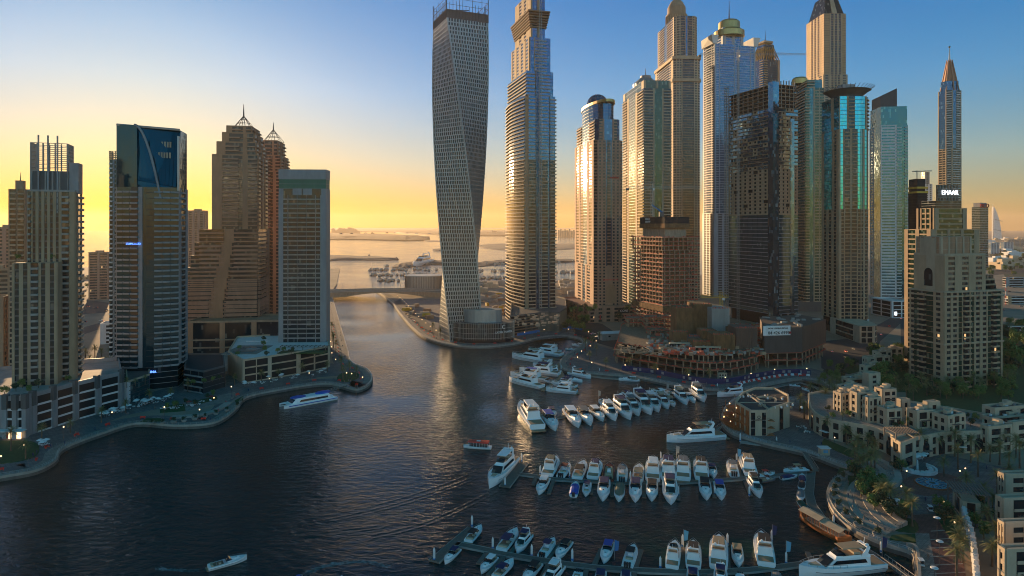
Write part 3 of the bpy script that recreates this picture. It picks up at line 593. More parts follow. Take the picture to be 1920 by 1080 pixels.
# --- tallest cream tower
T = setup('crowned_tower', 'tallest cream tower with ribbed piers, cornices and a round colonnaded top', 1228, 1264, 1313, 905, 4)
w_, d_ = T.w, T.d; mm = {'wall': 'sand_l', 'pier': 'sand_l', 'glass': 'gdark', 'g2': 'gblue', 'band': 'sand', 'balc': 'sand', 'tr': 'dmetal'}
T.stage(chamf(w_, d_, 3), 0, zl(T, 110), ['P.6 w1.2 P.6 w1.2 P.8 r8 P.8 w1.2 P1', 'w1', 'S8', '', '', 'P1', 'P1 w1 r5 w1 P1', 'w1'], 3.6, mm, bd=1.0)
for py in (150, 108): T.add('cornice', MB().prism(chamf(w_+4, d_+4, 4), zl(T, py)-2, zl(T, py)+2.4), M['sand_l'])
T.stage(chamf(w_-5, d_-5, 5), zl(T, 108), zl(T, 28), ['P.5 w1 P.5 r4 P.5 G1.6 P.5 r4 P.6 w1 P.5', 'w1 P1 w1', 'S8', '', '', 'P1', 'P.5 w1 r2.4 G1.6 r2.4 w1 P.5', 'w1 P1 w1'], 3.6, mm, bd=1.0)
z = zl(T, 28); rr = (w_-8)/2
T.add('crown_drum', MB().lathe([(rr, z), (rr, z+12), (rr*1.06, z+12.5), (rr*1.06, z+14.5), (rr*.9, z+15), (rr*.88, z+26), (rr*.6, z+34), (.5, z+42)], 32), M['sand'])
for j in range(28): a = 2*PI*j/28; T.add('column', MB().tube((rr*1.04*math.cos(a), rr*1.04*math.sin(a), z), (rr*1.04*math.cos(a), rr*1.04*math.sin(a), z+12.4), .8, None, 5), M['sand_l'])
T.finish()
# --- blue and white tower with the golden round cap
T = setup('gold_capped_tower', 'blue and white tower with golden round cap and needle, behind the dark unfinished tower', 1319, 1340, 1416, 935, 13)
w_, d_ = T.w, T.d; mm = {'wall': 'bluegrey', 'pier': 'bluegrey', 'glass': 'gblue', 'g2': 'gblue', 'band': 'bluegrey', 'balc': 'bluegrey', 'tr': 'bluegrey'}
T.stage(rect(w_*1.04, d_*1.02), 0, zl(T, 400), ['P1 W1*1 P.5 W1 P.5 W1 P.5 W1 P.5 W1 P.5 W1 P1'.replace('W1*1', 'W1'), 'P1', '', 'P1 W1 P.5 W1 P.5 W1 P1'], 3.6, {**mm, 'glass': 'gdark'}, sp=1.6)
T.stage(rect(w_, d_), zl(T, 400), zl(T, 82), ['P.5 W1 P.3 r5 P.3 W1 P.3 W4 P.3 W1 P.5', 'S6', '', 'P.5 W1.4 P.3 r4 P.3 W1.4 P.5'], 3.6, mm, bd=1.0)
for s_ in (-1, 1): T.add('corner_fin', MB().hexa([(s_*w_/2-3, -d_/2-1, zl(T, 82)), (s_*w_/2+3, -d_/2-1, zl(T, 82)), (s_*w_/2+3, d_/2, zl(T, 82)), (s_*w_/2-3, d_/2, zl(T, 82)), (s_*w_/2-5-2*(s_ < 0), -d_/2-3, zl(T, 66)), (s_*w_/2+5+2*(s_ > 0), -d_/2-3, zl(T, 66)), (s_*w_/2+4, d_/2, zl(T, 66)), (s_*w_/2-4, d_/2, zl(T, 66))]), M['white'])
T.stage(rect(w_*.5, d_*.7), zl(T, 82), zl(T, 48), ['P1 W2 P1 W2 P1', '', '', 'P1 W2 P1'], 3.6, mm)
z = zl(T, 62); rr = w_*.33
T.add('golden_cap', MB().lathe([(rr, z), (rr, z+8), (rr*.72, z+12), (rr*.7, z+22), (rr*.55, z+25), (.4, z+27)], 28), M['gold']); spire(T, 0, 0, z+27, zl(T, -10), 1.0); T.finish()
# --- tower with the lattice top, behind
T = setup('lattice_crown_tower', 'blue glass tower with a golden lattice crown, seen behind between the cranes', 1408, 1432, 1462, 1000, 20)
w_, d_ = T.w, T.d; mm = {'wall': 'sand_l', 'pier': 'sand_l', 'glass': 'gblue', 'g2': 'gblue', 'band': 'sand_l', 'balc': 'sand_l', 'tr': 'dmetal'}
T.stage(rect(w_, d_), 0, zl(T, 110), ['B1.5 G5 P1', 'P1', '', 'G4 B1.5'], 3.7, mm, bd=1.8)
T.stage(rect(w_*.6, d_*.6), zl(T, 110), zl(T, 80), ['G3', 'P1', '', 'G3'], 3.7, mm)
la = MB(); z0, z1 = zl(T, 112), zl(T, 76); q0 = rect(w_, d_); q1 = rect(w_*.45, d_*.45)
for e in range(4):
    for k in range(7):
        for s_ in (0, 1):
            a_ = Vector(q0[e]).lerp(Vector(q0[(e+1) % 4]), k/6); b_ = Vector(q1[e]).lerp(Vector(q1[(e+1) % 4]), min(1, max(0, (k+(2 if s_ else -2))/6))); la.tube((*a_, z0), (*b_, z1), .5, None, 4)
T.add('lattice', la, M['gold']); T.add('crown_cap', MB().prism(rect(w_*.55, d_*.55), z1, z1+3), M['sand_l']); spire(T, 0, 0, z1+3, zl(T, 50), .8); T.finish()
# --- glass tower under construction, with hoist
T = setup('glass_tower_under_construction', 'dark glass tower under construction with bare upper floors and a glazed corner', 1366, 1450, 1496, 655, 21)
w_, d_ = T.w, T.d; zb = zl(T, 590); zt = zl(T, 158)
rnd = random.Random(5)
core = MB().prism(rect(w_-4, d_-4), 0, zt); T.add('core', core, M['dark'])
nf = int((zt-zb)/3.9); fh = (zt-zb)/nf
for f in range(nf+1):
    z = zb+f*fh; T.add('floor_slab', MB().prism(rect(w_+.7, d_+.7), z, z+.6), M['site_l'] if f > nf*.42 else M['bluegrey'])
    if f < nf:
        for e, (p, u, n_, L_) in enumerate([((-w_/2, -d_/2), (1, 0), (0, -1), w_), ((-w_/2, d_/2), (0, -1), (-1, 0), d_)]):
            k = 9 if e else 6; mb = MB(); pc = MB(); wl = MB()
            for j in range(k):
                q = (p[0]+u[0]*L_*j/k, p[1]+u[1]*L_*j/k); l = L_/k
                pc.obox(q, u, n_, .6, -.9, -.2, z+.55, z+fh)
                if f < nf*.42 or (nf*.62 < f < nf*.9 and rnd.random() < .72): mb.obox((q[0]+u[0]*.1, q[1]+u[1]*.1), u, n_, l-.2, -.2, .05, z+.5, z+fh*(1 if f < nf*.42 else .85))
                elif rnd.random() < .96 and f < nf*.9: wl.obox(q, u, n_, l, -.5, -.2, z+.5, z+1.7).obox(q, u, n_, l*.3, -.5, -.2, z+1.7, z+fh).obox((q[0]+u[0]*l*.7, q[1]+u[1]*l*.7), u, n_, l*.3, -.5, -.2, z+1.7, z+fh)
            T.add('column_row', pc, M['conc'])
            if mb.v: T.add('glazing_panel', mb, M['gsteel' if f > nf*.42 else 'gslab'])
            if wl.v: T.add('infill_wall', wl, M['sand_l'])
gc = MB(); gc.prism([(-w_/2-.4, -d_/2-.4), (-w_/2+7, -d_/2-.4), (-w_/2+7, -d_/2+1), (-w_/2+1, -d_/2+7), (-w_/2-.4, -d_/2+7)], zb-2, zt+3); T.add('glazed_corner', gc, M['gsteel'])
gc = MB(); gc.box(w_*.18, w_*.34, -d_/2-.5, -d_/2+.5, zb, zl(T, 220)); T.add('glazed_strip', gc, M['gsteel'])
for k in range(9): T.add('roof_column', MB().box(-w_/2+w_*k/9, -w_/2+w_*k/9+.8, -d_/2+1, -d_/2+1.8, zt, zt+rnd.uniform(3, 6)), M['conc'])
for k in range(8):
    T.add('ground_column', MB().tube((-w_/2+2+(w_-4)*(k % 4)/3, -d_/2+1.5 if k < 4 else d_/2-2, 0), (-w_/2+2+(w_-4)*(k % 4)/3, -d_/2+1.5 if k < 4 else d_/2-2, zb), .9, None, 8), M['conc'])
xm, ym = -w_/2-2.5, d_/2+.5; ms = MB()
for sx in (-1, 1):
    for sy in (-1, 1): ms.tube((xm+sx*1.6, ym+sy*1.6, 8), (xm+sx*1.6, ym+sy*1.6, zt+12), .25, None, 4)
z = 8; i = 0
while z < zt+10:
    s_ = 1 if i % 2 else -1
    ms.tube((xm-1.6*s_, ym-1.6, z), (xm+1.6*s_, ym-1.6, z+3), .16, None, 3).tube((xm-1.6, ym-1.6*s_, z), (xm-1.6, ym+1.6*s_, z+3), .16, None, 3); ms.box(xm-1.7, xm+1.7, ym-1.7, ym+1.7, z, z+.2); z += 3; i += 1
T.add('hoist_mast', ms, M['conc']); T.finish()
# --- green and gold balcony tower behind it
T = setup('balcony_tower', 'green glass tower with golden lit balconies on its left edge, left of the brimmed tower', 1488, 1510, 1545, 770, -4)
w_, d_ = T.w, T.d; mm = {'wall': 'grey', 'pier': 'cream', 'glass': 'ggreen', 'g2': 'gteal', 'band': 'gteal', 'balc': 'cream', 'tr': 'dmetal', 'rail': 'gteal'}
T.stage(rect(w_, d_), 12, zl(T, 165), ['B2 G2 P.5 r2.2 P.3 r2.2', 'P1', '', 'B3'], 3.5, mm, bd=1.6)
T.stage(rect(w_*.8, d_), zl(T, 165), zl(T, 150), ['B2 G2', '', '', 'B3'], 3.5, mm, bd=1.6); T.add('podium', MB().prism(rect(w_+20, d_), 0, 12), M['dconc'])
T.add('roof_plant', MB().lathe([(9, zl(T, 150)), (9, zl(T, 150)+6), (7, zl(T, 150)+8)], 16, (-9, 4)), M['gold']); T.finish()
# --- tall art deco shaft
T = setup('ribbed_tower', 'tall sunlit ribbed stone tower with a dark crown, behind the brimmed brown tower', 1512, 1545, 1586, 955, 2)
w_, d_ = T.w, T.d; mm = {'wall': 'sand_l', 'pier': 'sand_l', 'glass': 'gdark', 'g2': 'tan', 'band': 'brown', 'balc': 'sand', 'tr': 'dmetal'}
T.stage(rect(w_, d_), zl(T, 140), zl(T, 25), ['G2.2 P.6 W.9 P.6 W.9 P.6 W.9 P.6 G1.4', 'G1', '', 'G2 P.6 W.9 P.6 W.9 P.6 W.9 P.6 G1.4'], 3.6, mm, sp=1.0)
T.stage(rect(w_+3, d_+3), 0, zl(T, 140), ['S3 P.6 W.9 P.6 W.9 P.6 W.9 P.6 S3', 'P1', '', 'S3 P.6 W.9 P.6 W.9 P.6 S3'], 3.6, {**mm, 'wall': 'sand'}, sp=1.4)
z = zl(T, 25); T.add('crown', MB().loft([[(x, y, z) for x, y in rect(w_-4, d_-4)], [(x, y, z+30) for x, y in rect(w_*.55, d_*.55)]]), M['gdark']); T.add('crown_panel', MB().hexa([(-4, -d_/2+.6, z), (4, -d_/2+.6, z), (4, -d_/2+3, z), (-4, -d_/2+3, z), (-2.5, -d_*.275-.9, z+30), (2.5, -d_*.275-.9, z+30), (2.5, 0, z+30), (-2.5, 0, z+30)]), M['sand_l']); T.finish()
# --- brown and cyan tower with the flat brim
T = setup('brimmed_tower', 'brown stone tower with cyan glass strips and a wide flat brim roof', 1541, 1573, 1638, 605, 0)
w_, d_ = T.w, T.d; mm = {'wall': 'tan', 'pier': 'tan', 'glass': 'gdark', 'g2': 'gcyan', 'band': 'tan', 'balc': 'tan', 'tr': 'dmetal'}
pp = [(-w_/2, -d_/2), (w_*.12, -d_/2), (w_*.34, -d_/2+2.5), (w_*.46, -d_/2+7), (w_/2, -d_/2+13), (w_/2, d_/2), (-w_/2, d_/2)]
T.stage(pp, 14, zl(T, 392), ['P1 W1.2 P.5 r2.4 P.5 r2.4 P.5 W1.2', 'P.4 W1 P1 W1', 'P.4 W1 P.6', 'w2 w2', 'S6', '', 'P1 W1 P1 W1 P1 W1 P1'], 3.5, mm, sp=.9, bd=.8)
T.stage(pp, zl(T, 392), zl(T, 242), ['P.6 G1.2 P.5 r2.4 P1 r2.4 G1.2', 'P.4 G.7 P1 G1.2', 'P.4 G.7 P.6 G.4', 'w2 w2', 'S6', '', 'P1 G4 P1 W1 P1'], 3.5, mm, sp=.9, bd=1.0)
T.stage(pp, zl(T, 242), zl(T, 180), ['P.3 G2.6 P.5 r2.4 G2', 'G2 P.6', 'B2', 'B2', 'B1', '', 'G4 P1 G2'], 3.5, mm, sp=.9, bd=1.2)
z = zl(T, 180); T.add('brim', MB().lathe([(13, z), (14, z+3), (19, z+7), (21, z+8), (19, z+8.6), (.5, z+8.8)], 36, (1, 2)), M['dconc'])
fr = MB()
for j in range(36): a = 2*PI*j/36; fr.tube((1+19*math.cos(a), 2+19*math.sin(a), z+8.6), (1+24*math.cos(a), 2+24*math.sin(a), z+11.5), .22, None, 4)
T.add('brim_slats', fr, M['dmetal']); T.add('roof_plant', MB().box(-6, 6, -4, 8, z+9, z+14), M['grey'])
T.add('foot_column', MB().tube((w_/2-3, -d_/2+4, 0), (w_/2-3, -d_/2+4, 14), 1.0, None, 8), M['white']); T.add('foot', MB().prism([(x*.94, y*.94) for x, y in pp], 0, 14), M['gdark']); T.finish()
T = setup('podium_building', 'stone podium with curved white wing and dark glazing below the brown and cyan tower', 1545, 1612, 1660, 560, -2, 'building')
T.stage([(-T.w/2, -T.d/2), (T.w*.05, -T.d/2), (T.w*.35, -T.d/2+8), (T.w/2, -T.d/2+20), (T.w/2, T.d*.3), (-T.w/2, T.d*.3)], 0, 15, ['P1 W3 P.6 W3 P1', 'P1 W2', 'P1 G4 P.5', 'P1', '', 'P1 W3 P1'], 5, {'wall': 'cream', 'pier': 'cream', 'glass': 'gdark', 'g2': 'gdark', 'band': 'cream', 'tr': 'white'}); T.finish()
# --- white and teal tower
T = setup('white_banded_tower', 'white banded tower with teal glass crown and slanting roof screen', 1631, 1651, 1702, 760, -8)
w_, d_ = T.w, T.d; mm = {'wall': 'white', 'pier': 'white', 'glass': 'gteal', 'g2': 'gteal', 'band': 'white', 'balc': 'white', 'tr': 'gteal', 'rail': 'white'}
T.stage(rect(w_, d_), 18, zl(T, 235), ['P.4 W5 P.6 b1.8 G1.2 b1.2', 'P1', '', 'P.4 W1 P.4 G3'], 3.5, mm, sp=1.9, bd=1.5)
T.stage(rect(w_-1, d_-1), zl(T, 235), zl(T, 200), ['G1', 'G1', '', 'G1'], 3.5, {**mm, 'wall': 'gteal'}, core='glass_crown')
z = zl(T, 200); q = rect(w_*.66, d_*.7); T.add('roof_screen', MB().hexa([(-w_/2+1, -d_/2+3, z), (w_*.15, -d_/2+3, z), (w_*.15, d_/2-3, z), (-w_/2+1, d_/2-3, z), (-w_/2+1, -d_/2+3, z+13), (w_*.15, -d_/2+3, z+22), (w_*.15, d_/2-3, z+22), (-w_/2+1, d_/2-3, z+13)]), M['dmetal'])
T.finish()
T = setup('podium_building', 'white car park podium with a bright screen below the white banded tower', 1634, 1672, 1708, 715, 5, 'building')
T.stage(rect(T.w, T.d), 0, 18, ['P.6 r3 P.5 r3 P.5', 'P1', '', 'P.6 r4 P.5 r4 P.5'], 4, {'wall': 'white', 'pier': 'white', 'glass': 'dark', 'balc': 'white'}); parapet(T, rect(T.w, T.d), 18, 1.2, 'white')
T.add('screen', MB().box(-T.w*.38, -T.w*.26, -T.d/2-1.2, -T.d/2-.8, 3, 7), M['sign']); T.finish()
# --- dark unfinished block with yellow band
T = setup('dark_tower', 'dark netted tower with yellow bands under its top, beside the white banded tower', 1701, 1720, 1738, 850, 0)
T.stage(rect(T.w, T.d), 0, zl(T, 362), ['r4 r4', 'P1', '', 'r4 r4'], 3.6, {'wall': 'dconc', 'glass': 'dark', 'balc': 'black'})
for k in (0, 1): T.add('yellow_band', MB().prism(rect(T.w+2, T.d+2), zl(T, 362)+k*6, zl(T, 362)+k*6+2.5), M['yellow'])
T.stage(rect(T.w*.8, T.d*.8), zl(T, 362), zl(T, 335), ['P1', 'P1', 'P1', 'P1'], 3.6, {'wall': 'black'}, core='netted_top'); T.add('roof_crane', MB().tube((0, 0, zl(T, 335)), (0, 0, zl(T, 318)), .6).tube((-6, 0, zl(T, 320)), (20, 0, zl(T, 319)), .7), M['conc']); T.finish()
T = setup('grey_tower', 'small pale grey tower block behind the dark tower with yellow bands', 1722, 1735, 1748, 1100, 0)
T.stage(rect(T.w, T.d), 0, zl(T, 345), ['S8', '', '', 'S8'], 3.6, {'wall': 'white', 'glass': 'gdark'}); T.stage(rect(T.w*.6, T.d*.6), zl(T, 345), zl(T, 322), ['S4', '', '', 'S4'], 3.6, {'wall': 'grey', 'glass': 'gwin'}); T.finish()
# --- slim spired tower
T = setup('spired_tower', 'slim tower with tapering open crown and spire behind the block with the white lettering', 1754, 1780, 1807, 1000, 15)
w_, d_ = T.w, T.d; mm = {'wall': 'sand_l', 'pier': 'sand_l', 'glass': 'gdark', 'g2': 'gblue', 'band': 'sand_l', 'balc': 'white', 'tr': 'gdark'}
T.stage(chamf(w_, d_, 5), 0, zl(T, 278), ['P.5 r4 P.5', 'P.4 r1 P.4', 'P1', '', '', '', 'P.5 W2 P.3 W2 P.5', 'P.3 r1.5 P.3'], 3.7, mm, bd=.9)
T.stage(chamf(w_, d_, 5), zl(T, 278), zl(T, 168), ['P.4 G1.5 r2 P.4', 'G1', 'P1', '', '', '', 'P.4 G4 P.4', 'B2'], 3.7, mm, bd=1.0)
T.stage(chamf(w_-5, d_-5, 5), zl(T, 168), zl(T, 150), ['G1']*8, 3.7, mm)
for j in range(8):
    a = 2*PI*(j+.5)/8; rr = w_*.46
    T.add('crown_rib', MB().tube((rr*math.cos(a), rr*math.sin(a), zl(T, 168)), (rr*.28*math.cos(a), rr*.28*math.sin(a), zl(T, 108)), 1.0, .7, 5), M['pink'])
T.add('crown_cone', MB().lathe([(w_*.30, zl(T, 150)), (w_*.12, zl(T, 112)), (.3, zl(T, 108))], 8), M['pink']); spire(T, 0, 0, zl(T, 110), zl(T, 84), 1.6, 'white'); T.add('spire_ball', MB().lathe([(.3, zl(T, 85)), (2, zl(T, 83)), (.3, zl(T, 81))], 8), M['gold']); T.finish()
# --- block with the white lettering, sandy office behind the near tower
T = setup('lettered_office_block', 'sandy office block with green windows and white lettering, behind the near beige tower', 1719, 1752, 1812, 470, 12, 'office building')
w_, d_ = T.w, T.d; mm = {'wall': 'tan', 'pier': 'tan', 'glass': 'ggreen', 'g2': 'gdark', 'band': 'tan', 'balc': 'tan', 'tr': 'dmetal'}
T.stage(rect(w_+14, d_+8), 0, zl(T, 430), ['P1 W2 P.5 W2 P.5 W2 P1', 'P1', '', 'P1 W2 P1 W2 P1'], 3.7, mm); T.stage(rect(w_, d_), zl(T, 430), zl(T, 390), ['P1 W6 P1', 'P1', '', 'P.8 N.8 P.5 W1.4 P.5 W1.4 P.5 N.8 P.5'], 3.7, {**mm, 'g2': 'gdark'})
T.stage(rect(w_*.8, d_*.8), zl(T, 390), zl(T, 376), ['G1', 'G1', '', 'G1'], 1.6, {'wall': 'dconc', 'g2': 'gdark', 'tr': 'conc'})
xa, xb = -w_*.3, w_*.36; T.add('lattice_screen', MB().box(xa, xb, -d_*.3, -d_*.3+1, zl(T, 376), zl(T, 346)), M['gdark'])
fr = MB()
for k in range(14):
    for s_ in (-1, 1): x_ = xa+(xb-xa)*(k+.5)/14; fr.tube((x_-s_*.8, -d_*.3-.2, zl(T, 376)), (x_+s_*.8, -d_*.3-.2, zl(T, 346)), .12, None, 3)
for k in range(6): zz = zl(T, 376)+(zl(T, 346)-zl(T, 376))*k/5; fr.tube((xa, -d_*.3-.2, zz), (xb, -d_*.3-.2, zz), .15, None, 3)
T.add('lattice', fr, M['conc']); text3d(T, 'EMAAR', 4.6, ((xa+xb)/2+1.2, -d_*.3-.8, zl(T, 364)), (1, 0), (0, -1), 'sign'); T.finish()
# --- near beige tower
T = setup('beige_apartment_tower', 'near beige apartment tower with bay balconies and an arched top storey screen, on the right', 1706, 1770, 1879, 402, 16)
w_, d_ = T.w, T.d; mm = {'wall': 'tan', 'pier': 'tan', 'glass': 'gwin', 'g2': 'ggreen', 'band': 'tan', 'balc': 'tan', 'tr': 'brown'}
za = zl(T, 548); zm = 28; F_ = 'P.8 w1.4 P.8 w1.4 P.5 G1.3 P.3 B2.4 P.3 G1.3 P.6 w1.4 P1 w1.4 P.5 G1.2 B2.4 G1.2 P.6'; L_ = 'P.5 w1 G1.6 B2.6 G2.4 P.8 w1.5 P1'
for (z0, z1) in ((0, zm), (zm, zm+30), (zm+30, za)):
    T.stage(rect(w_, d_), z0, z1, [F_, 'P1 S8', '', L_], 3.3, mm, bd=1.8, sp=.9); T.add('cornice', MB().prism(rect(w_+1.6, d_+1.6), z1-.5, z1+.4), M['sand_l'])
zt = zl(T, 480); q2 = sh(rect(w_*.70, d_-3), -w_*.11, 0)
T.stage(q2, za, zt, ['S12', 'P1', '', 'P3 N2 P2'], 3.3, mm, sp=.9); parapet(T, q2, zt, 1.3, 'sand_l')
q3 = sh(rect(w_*.52, d_*.72), -w_*.2, d_*.02); ztt = zl(T, 444)
T.stage(q3, zt, ztt, ['P.3 G1*1'.replace('*1', '')+' P.3 G1 P.3 G1 P.3 G1 P.3', 'P1', '', 'P.4 G1 P.3 G1 P2.6 G1 P.3 G1 P.4'], 4.5, {'wall': 'tan', 'pier': 'sand_l', 'g2': 'brown', 'tr': 'sand_l'}, core='top_storey')
x0 = q3[0][0]; ar = [(-3, 0), (3, 0)]+[(3*math.cos(PI*k/12), 8+4.2*math.sin(PI*k/12)**.8) for k in range(13)]
T.add('pointed_arch', MB().loft([[(x0-.5, -y_, za+3+z_*.95) for y_, z_ in ar], [(x0-.2, -y_, za+3+z_*.95) for y_, z_ in ar]]), M['gdark'])
T.add('arch_surround', MB().box(x0-.35, x0-.1, -5.5, 5.5, za, ztt-1), M['sand_l'])
for k in range(3):   # stacked terraces at the right shoulder
    T.stage(sh(rect(w_*.2, d_*.8), w_*.36-k*1.2, 0), za, za+3.3*(k+1), ['B1', 'B1', '', 'P1'], 3.3, mm, bd=1.0)
T.finish()
# --- far right blocks
T = setup('office_tower', 'distant grey office block with red lettering on its top', 1822, 1838, 1853, 1500, 20, 'office building')
T.stage(rect(T.w, T.d), 0, zl(T, 388), ['W1', 'W1', '', 'W1'], 4, {'wall': 'grey', 'glass': 'ggreen', 'band': 'grey'}); T.add('roof_block', MB().prism(rect(T.w*.8, T.d*.8), zl(T, 388), zl(T, 380)), M['conc']); text3d(T, 'PICO', 13, (0, -T.d/2-1, zl(T, 389)), (1, 0), (0, -1), 'redp', 1.0); T.finish()
root = thing('sail_tower', 'far white sail shaped tower fading in the haze on the right horizon', 'tower', (AX(1868, 5200), 5200, 2)); hh = ZT(388, 5200)
mb = MB(); rg = []
for k in range(13): t = k/12; rg.append([(-26, -10, hh*t), (-26+64*math.cos(t*PI/2)**.75+2, -6, hh*t), (-26+60*math.cos(t*PI/2)**.75+2, 14, hh*t), (-26, 14, hh*t)])
mb.loft(rg); mb.build('sail', M['white'], root); MB().tube((-27, 0, 0), (-27, 0, hh*1.08), 4, 1.5, 6).build('mast', M['white'], root)
MB().tube((-27, -8, hh*.62), (46, -8, hh*.55), 2.5, None, 5).tube((-27, -8, hh*.3), (60, -8, hh*.24), 2.5, None, 5).build('brace', M['conc'], root)
for i, (x0, x1, Y, top, m_, lab) in enumerate([(1852, 1874, 2400, 455, 'gblue', 'blue glass office with white frames on the right plain'), (1876, 1900, 2450, 454, 'white', 'long white framed office with blue glazing beyond the lawn'), (1883, 1925, 3300, 449, 'sand', 'low sandy office at the right edge of the plain'), (1880, 1990, 1085, 520, 'grey', 'grey shed roofed depot below the plain at the right edge'), (1884, 1990, 843, 555, 'tan', 'long tan hall beside the red and white mast'), (1887, 1960, 606, 612, 'sand_l', 'small pale villa block behind the right trees')]):
    T = setup('low_building', lab, x0, x0+6, x1, Y, 4, 'building'); T.stage(rect(T.w, min(T.d, 40)), 0, zl(T, top), ['P.5 W2 P.5 W2 P.5 W2 P.5', '', '', 'W2'], 4, {'wall': m_ if m_ != 'gblue' else 'white', 'glass': 'gblue' if i < 2 else 'gwin', 'band': 'white'}); T.finish()
# ---------------------------------------------------------------- promenades, quay walls, roads
for nm, S in (('left', LS), ('right', RS1), ('plaza', RS2)):
    mb = MB(); ribbon(mb, S, -.25, 1.0, -1, 2.25); struct('quay_wall', mb, M['edge'])
    mb = MB(); ribbon(mb, S, -.45, -.2, -1, 1.2); struct('quay_footing', mb, M['wallk'])
    mb = MB(); ribbon(mb, S, 1.0, 5.2, 1.5, 2.02); struct('promenade', mb, M['paverl'])
    if nm != 'plaza': mb = MB(); ribbon(mb, S, 5.2, 13, 1.5, 2.03); struct('promenade', mb, M['paver'])
    mb = MB()
    for p, t in resample(S, 3.0): mb.tube((p.x, p.y, 2.2), (p.x, p.y, 3.2), .07, None, 4)
    O = offset(S, .3)
    for a_, b_ in zip(O, O[1:]):
        for zz in (2.7, 3.2): mb.tube((a_.x, a_.y, zz), (b_.x, b_.y, zz), .05, None, 3)
    solo('railing', mb, M['chrome'], {'left': 'steel railing along the edge of the left promenade', 'right': 'steel railing along the curved promenade below the towers', 'plaza': 'steel railing round the restaurant and the plaza steps'}[nm], 'railing')
def patch(name, px, m, z=2.04, n=0, lo=1.6):
    pts = [(a, b) for a, b in px]
    if n: pts = [(p.x, p.y) for p in catmull([Vector((a, b, 0)) for a, b in pts], n, True)]
    g = [G(a, b, z) for a, b in pts]; area = sum(a.x*b.y-b.x*a.y for a, b in zip(g, g[1:]+g[:1]))
    if area < 0: g.reverse()
    return struct(name, MB().prism(g, lo, z), m)
patch('pavement', [(-60, 905-14), (100, 860), (130, 822), (230, 780), (330, 760), (450, 735), (600, 707), (690, 700), (618, 680), (455, 700), (340, 720), (230, 750), (60, 800), (-60, 790)], M['paver'], 2.012)
patch('lawn', [(-40, 830), (20, 826), (62, 828), (74, 842), (60, 858), (10, 868), (-40, 868)], M['lawn'], 2.25, 5); patch('lawn', [(640, 700), (668, 698), (672, 708), (650, 716), (632, 711)], M['lawn'], 2.2, 4)
patch('lawn', [(275, 784), (302, 784), (302, 791), (262, 791)], M['lawn'], 2.3); patch('lawn', [(300, 762), (345, 757), (348, 770), (300, 774)], M['lawn'], 2.2); patch('lawn', [(365, 752), (405, 742), (408, 748), (372, 758)], M['lawn'], 2.2)
patch('lawn', [(440, 751), (456, 742), (456, 748), (444, 757)], M['lawn'], 2.3); patch('terrace', [(345, 772), (420, 755), (448, 742), (440, 735), (345, 756)], M['paverl'], 2.06)
tb = MB(); ribbon(tb, shore([(320, 786), (370, 782), (410, 772), (436, 756)], 5, 2), 0, 4, 1.8, 2.9); struct('terrace_steps', tb, M['edge'])
# roads and open ground on the left behind
patch('road', [(140, 560), (225, 570), (225, 585), (140, 590)], M['asph'], 2.03); patch('road', [(140, 618), (222, 596), (222, 606), (140, 632)], M['asph'], 2.05); patch('car_park', [(140, 540), (215, 545), (215, 562), (140, 556)], M['asph'], 2.02); patch('road', [(-30, 560), (20, 556), (25, 600), (-40, 612)], M['asph'], 2.03)
patch('vacant_lot', [(350, 652), (430, 652), (428, 696), (350, 690)], M['conc'], 2.05); patch('road', [(350, 640), (600, 640), (600, 652), (350, 652)], M['asph'], 2.03)
# right bank ground
patch('road', [(738, 566), (750, 562), (812, 612), (870, 640), (845, 640), (790, 618)], M['asph'], 2.045)
patch('pavement', [(745, 560), (830, 560), (1080, 600), (1100, 625), (1060, 632), (960, 640), (850, 642), (800, 625)], M['paver'], 2.012)
patch('road', [(1085, 596), (1130, 608), (1180, 640), (1150, 652), (1110, 640), (1080, 628), (1060, 600)], M['asph'], 2.03); patch('roundabout_island', [(1095, 618), (1108, 617), (1109, 621), (1096, 622)], M['lawn'], 2.3, 4)
patch('pavement', [(1060, 672), (1100, 640), (1160, 660), (1250, 690), (1400, 705), (1520, 690), (1560, 700), (1565, 728), (1500, 710), (1340, 729), (1200, 706), (1066, 693)], M['paver'], 2.015)
patch('road', [(1540, 640), (1600, 634), (1690, 585), (1705, 592), (1650, 640), (1640, 690), (1570, 705), (1540, 690)], M['asph'], 2.03); patch('road_island', [(1585, 690), (1608, 684), (1612, 694), (1590, 700)], M['lawn'], 2.3, 4)
patch('road', [(1688, 596), (1716, 575), (1722, 575), (1720, 640), (1690, 660)], M['asph'], 2.04)
patch('square', [(1500, 742), (1560, 745), (1545, 790), (1560, 830), (1600, 860), (1680, 880), (1690, 960), (1600, 878), (1460, 832), (1380, 812), (1360, 790), (1400, 745)], M['paver'], 2.014)
patch('plaza', [(1590, 870), (1700, 862), (1760, 850), (1900, 880), (1940, 960), (1800, 1000), (1700, 985), (1660, 950), (1640, 900)], M['paver'], 2.016)
patch('ring_paving', [(1748+58*math.cos(k*PI/12), 908+22*math.sin(k*PI/12)) for k in range(24)], M['paverr'], 2.03)
patch('wide_walk', [(1712, 965), (1770, 962), (1798, 1010), (1815, 1100), (1730, 1100), (1722, 1030)], M['paverr'], 2.03); patch('walk_strip', [(1716, 1000), (1742, 1000), (1760, 1100), (1728, 1100)], M['paverl'], 2.045)
for k in range(7): patch('paving_line', [(1745-k*.5, 995+k*16), (1790+k*4, 992+k*16), (1790+k*4, 993.5+k*16), (1745, 996.5+k*16)], M['edge'], 2.05)
patch('lawn', [(1672, 1003), (1716, 1000), (1717, 1016), (1668, 1010)], M['lawn'], 2.4); patch('lawn', [(1575, 876), (1590, 880), (1580, 888), (1568, 890)], M['lawn'], 2.4)
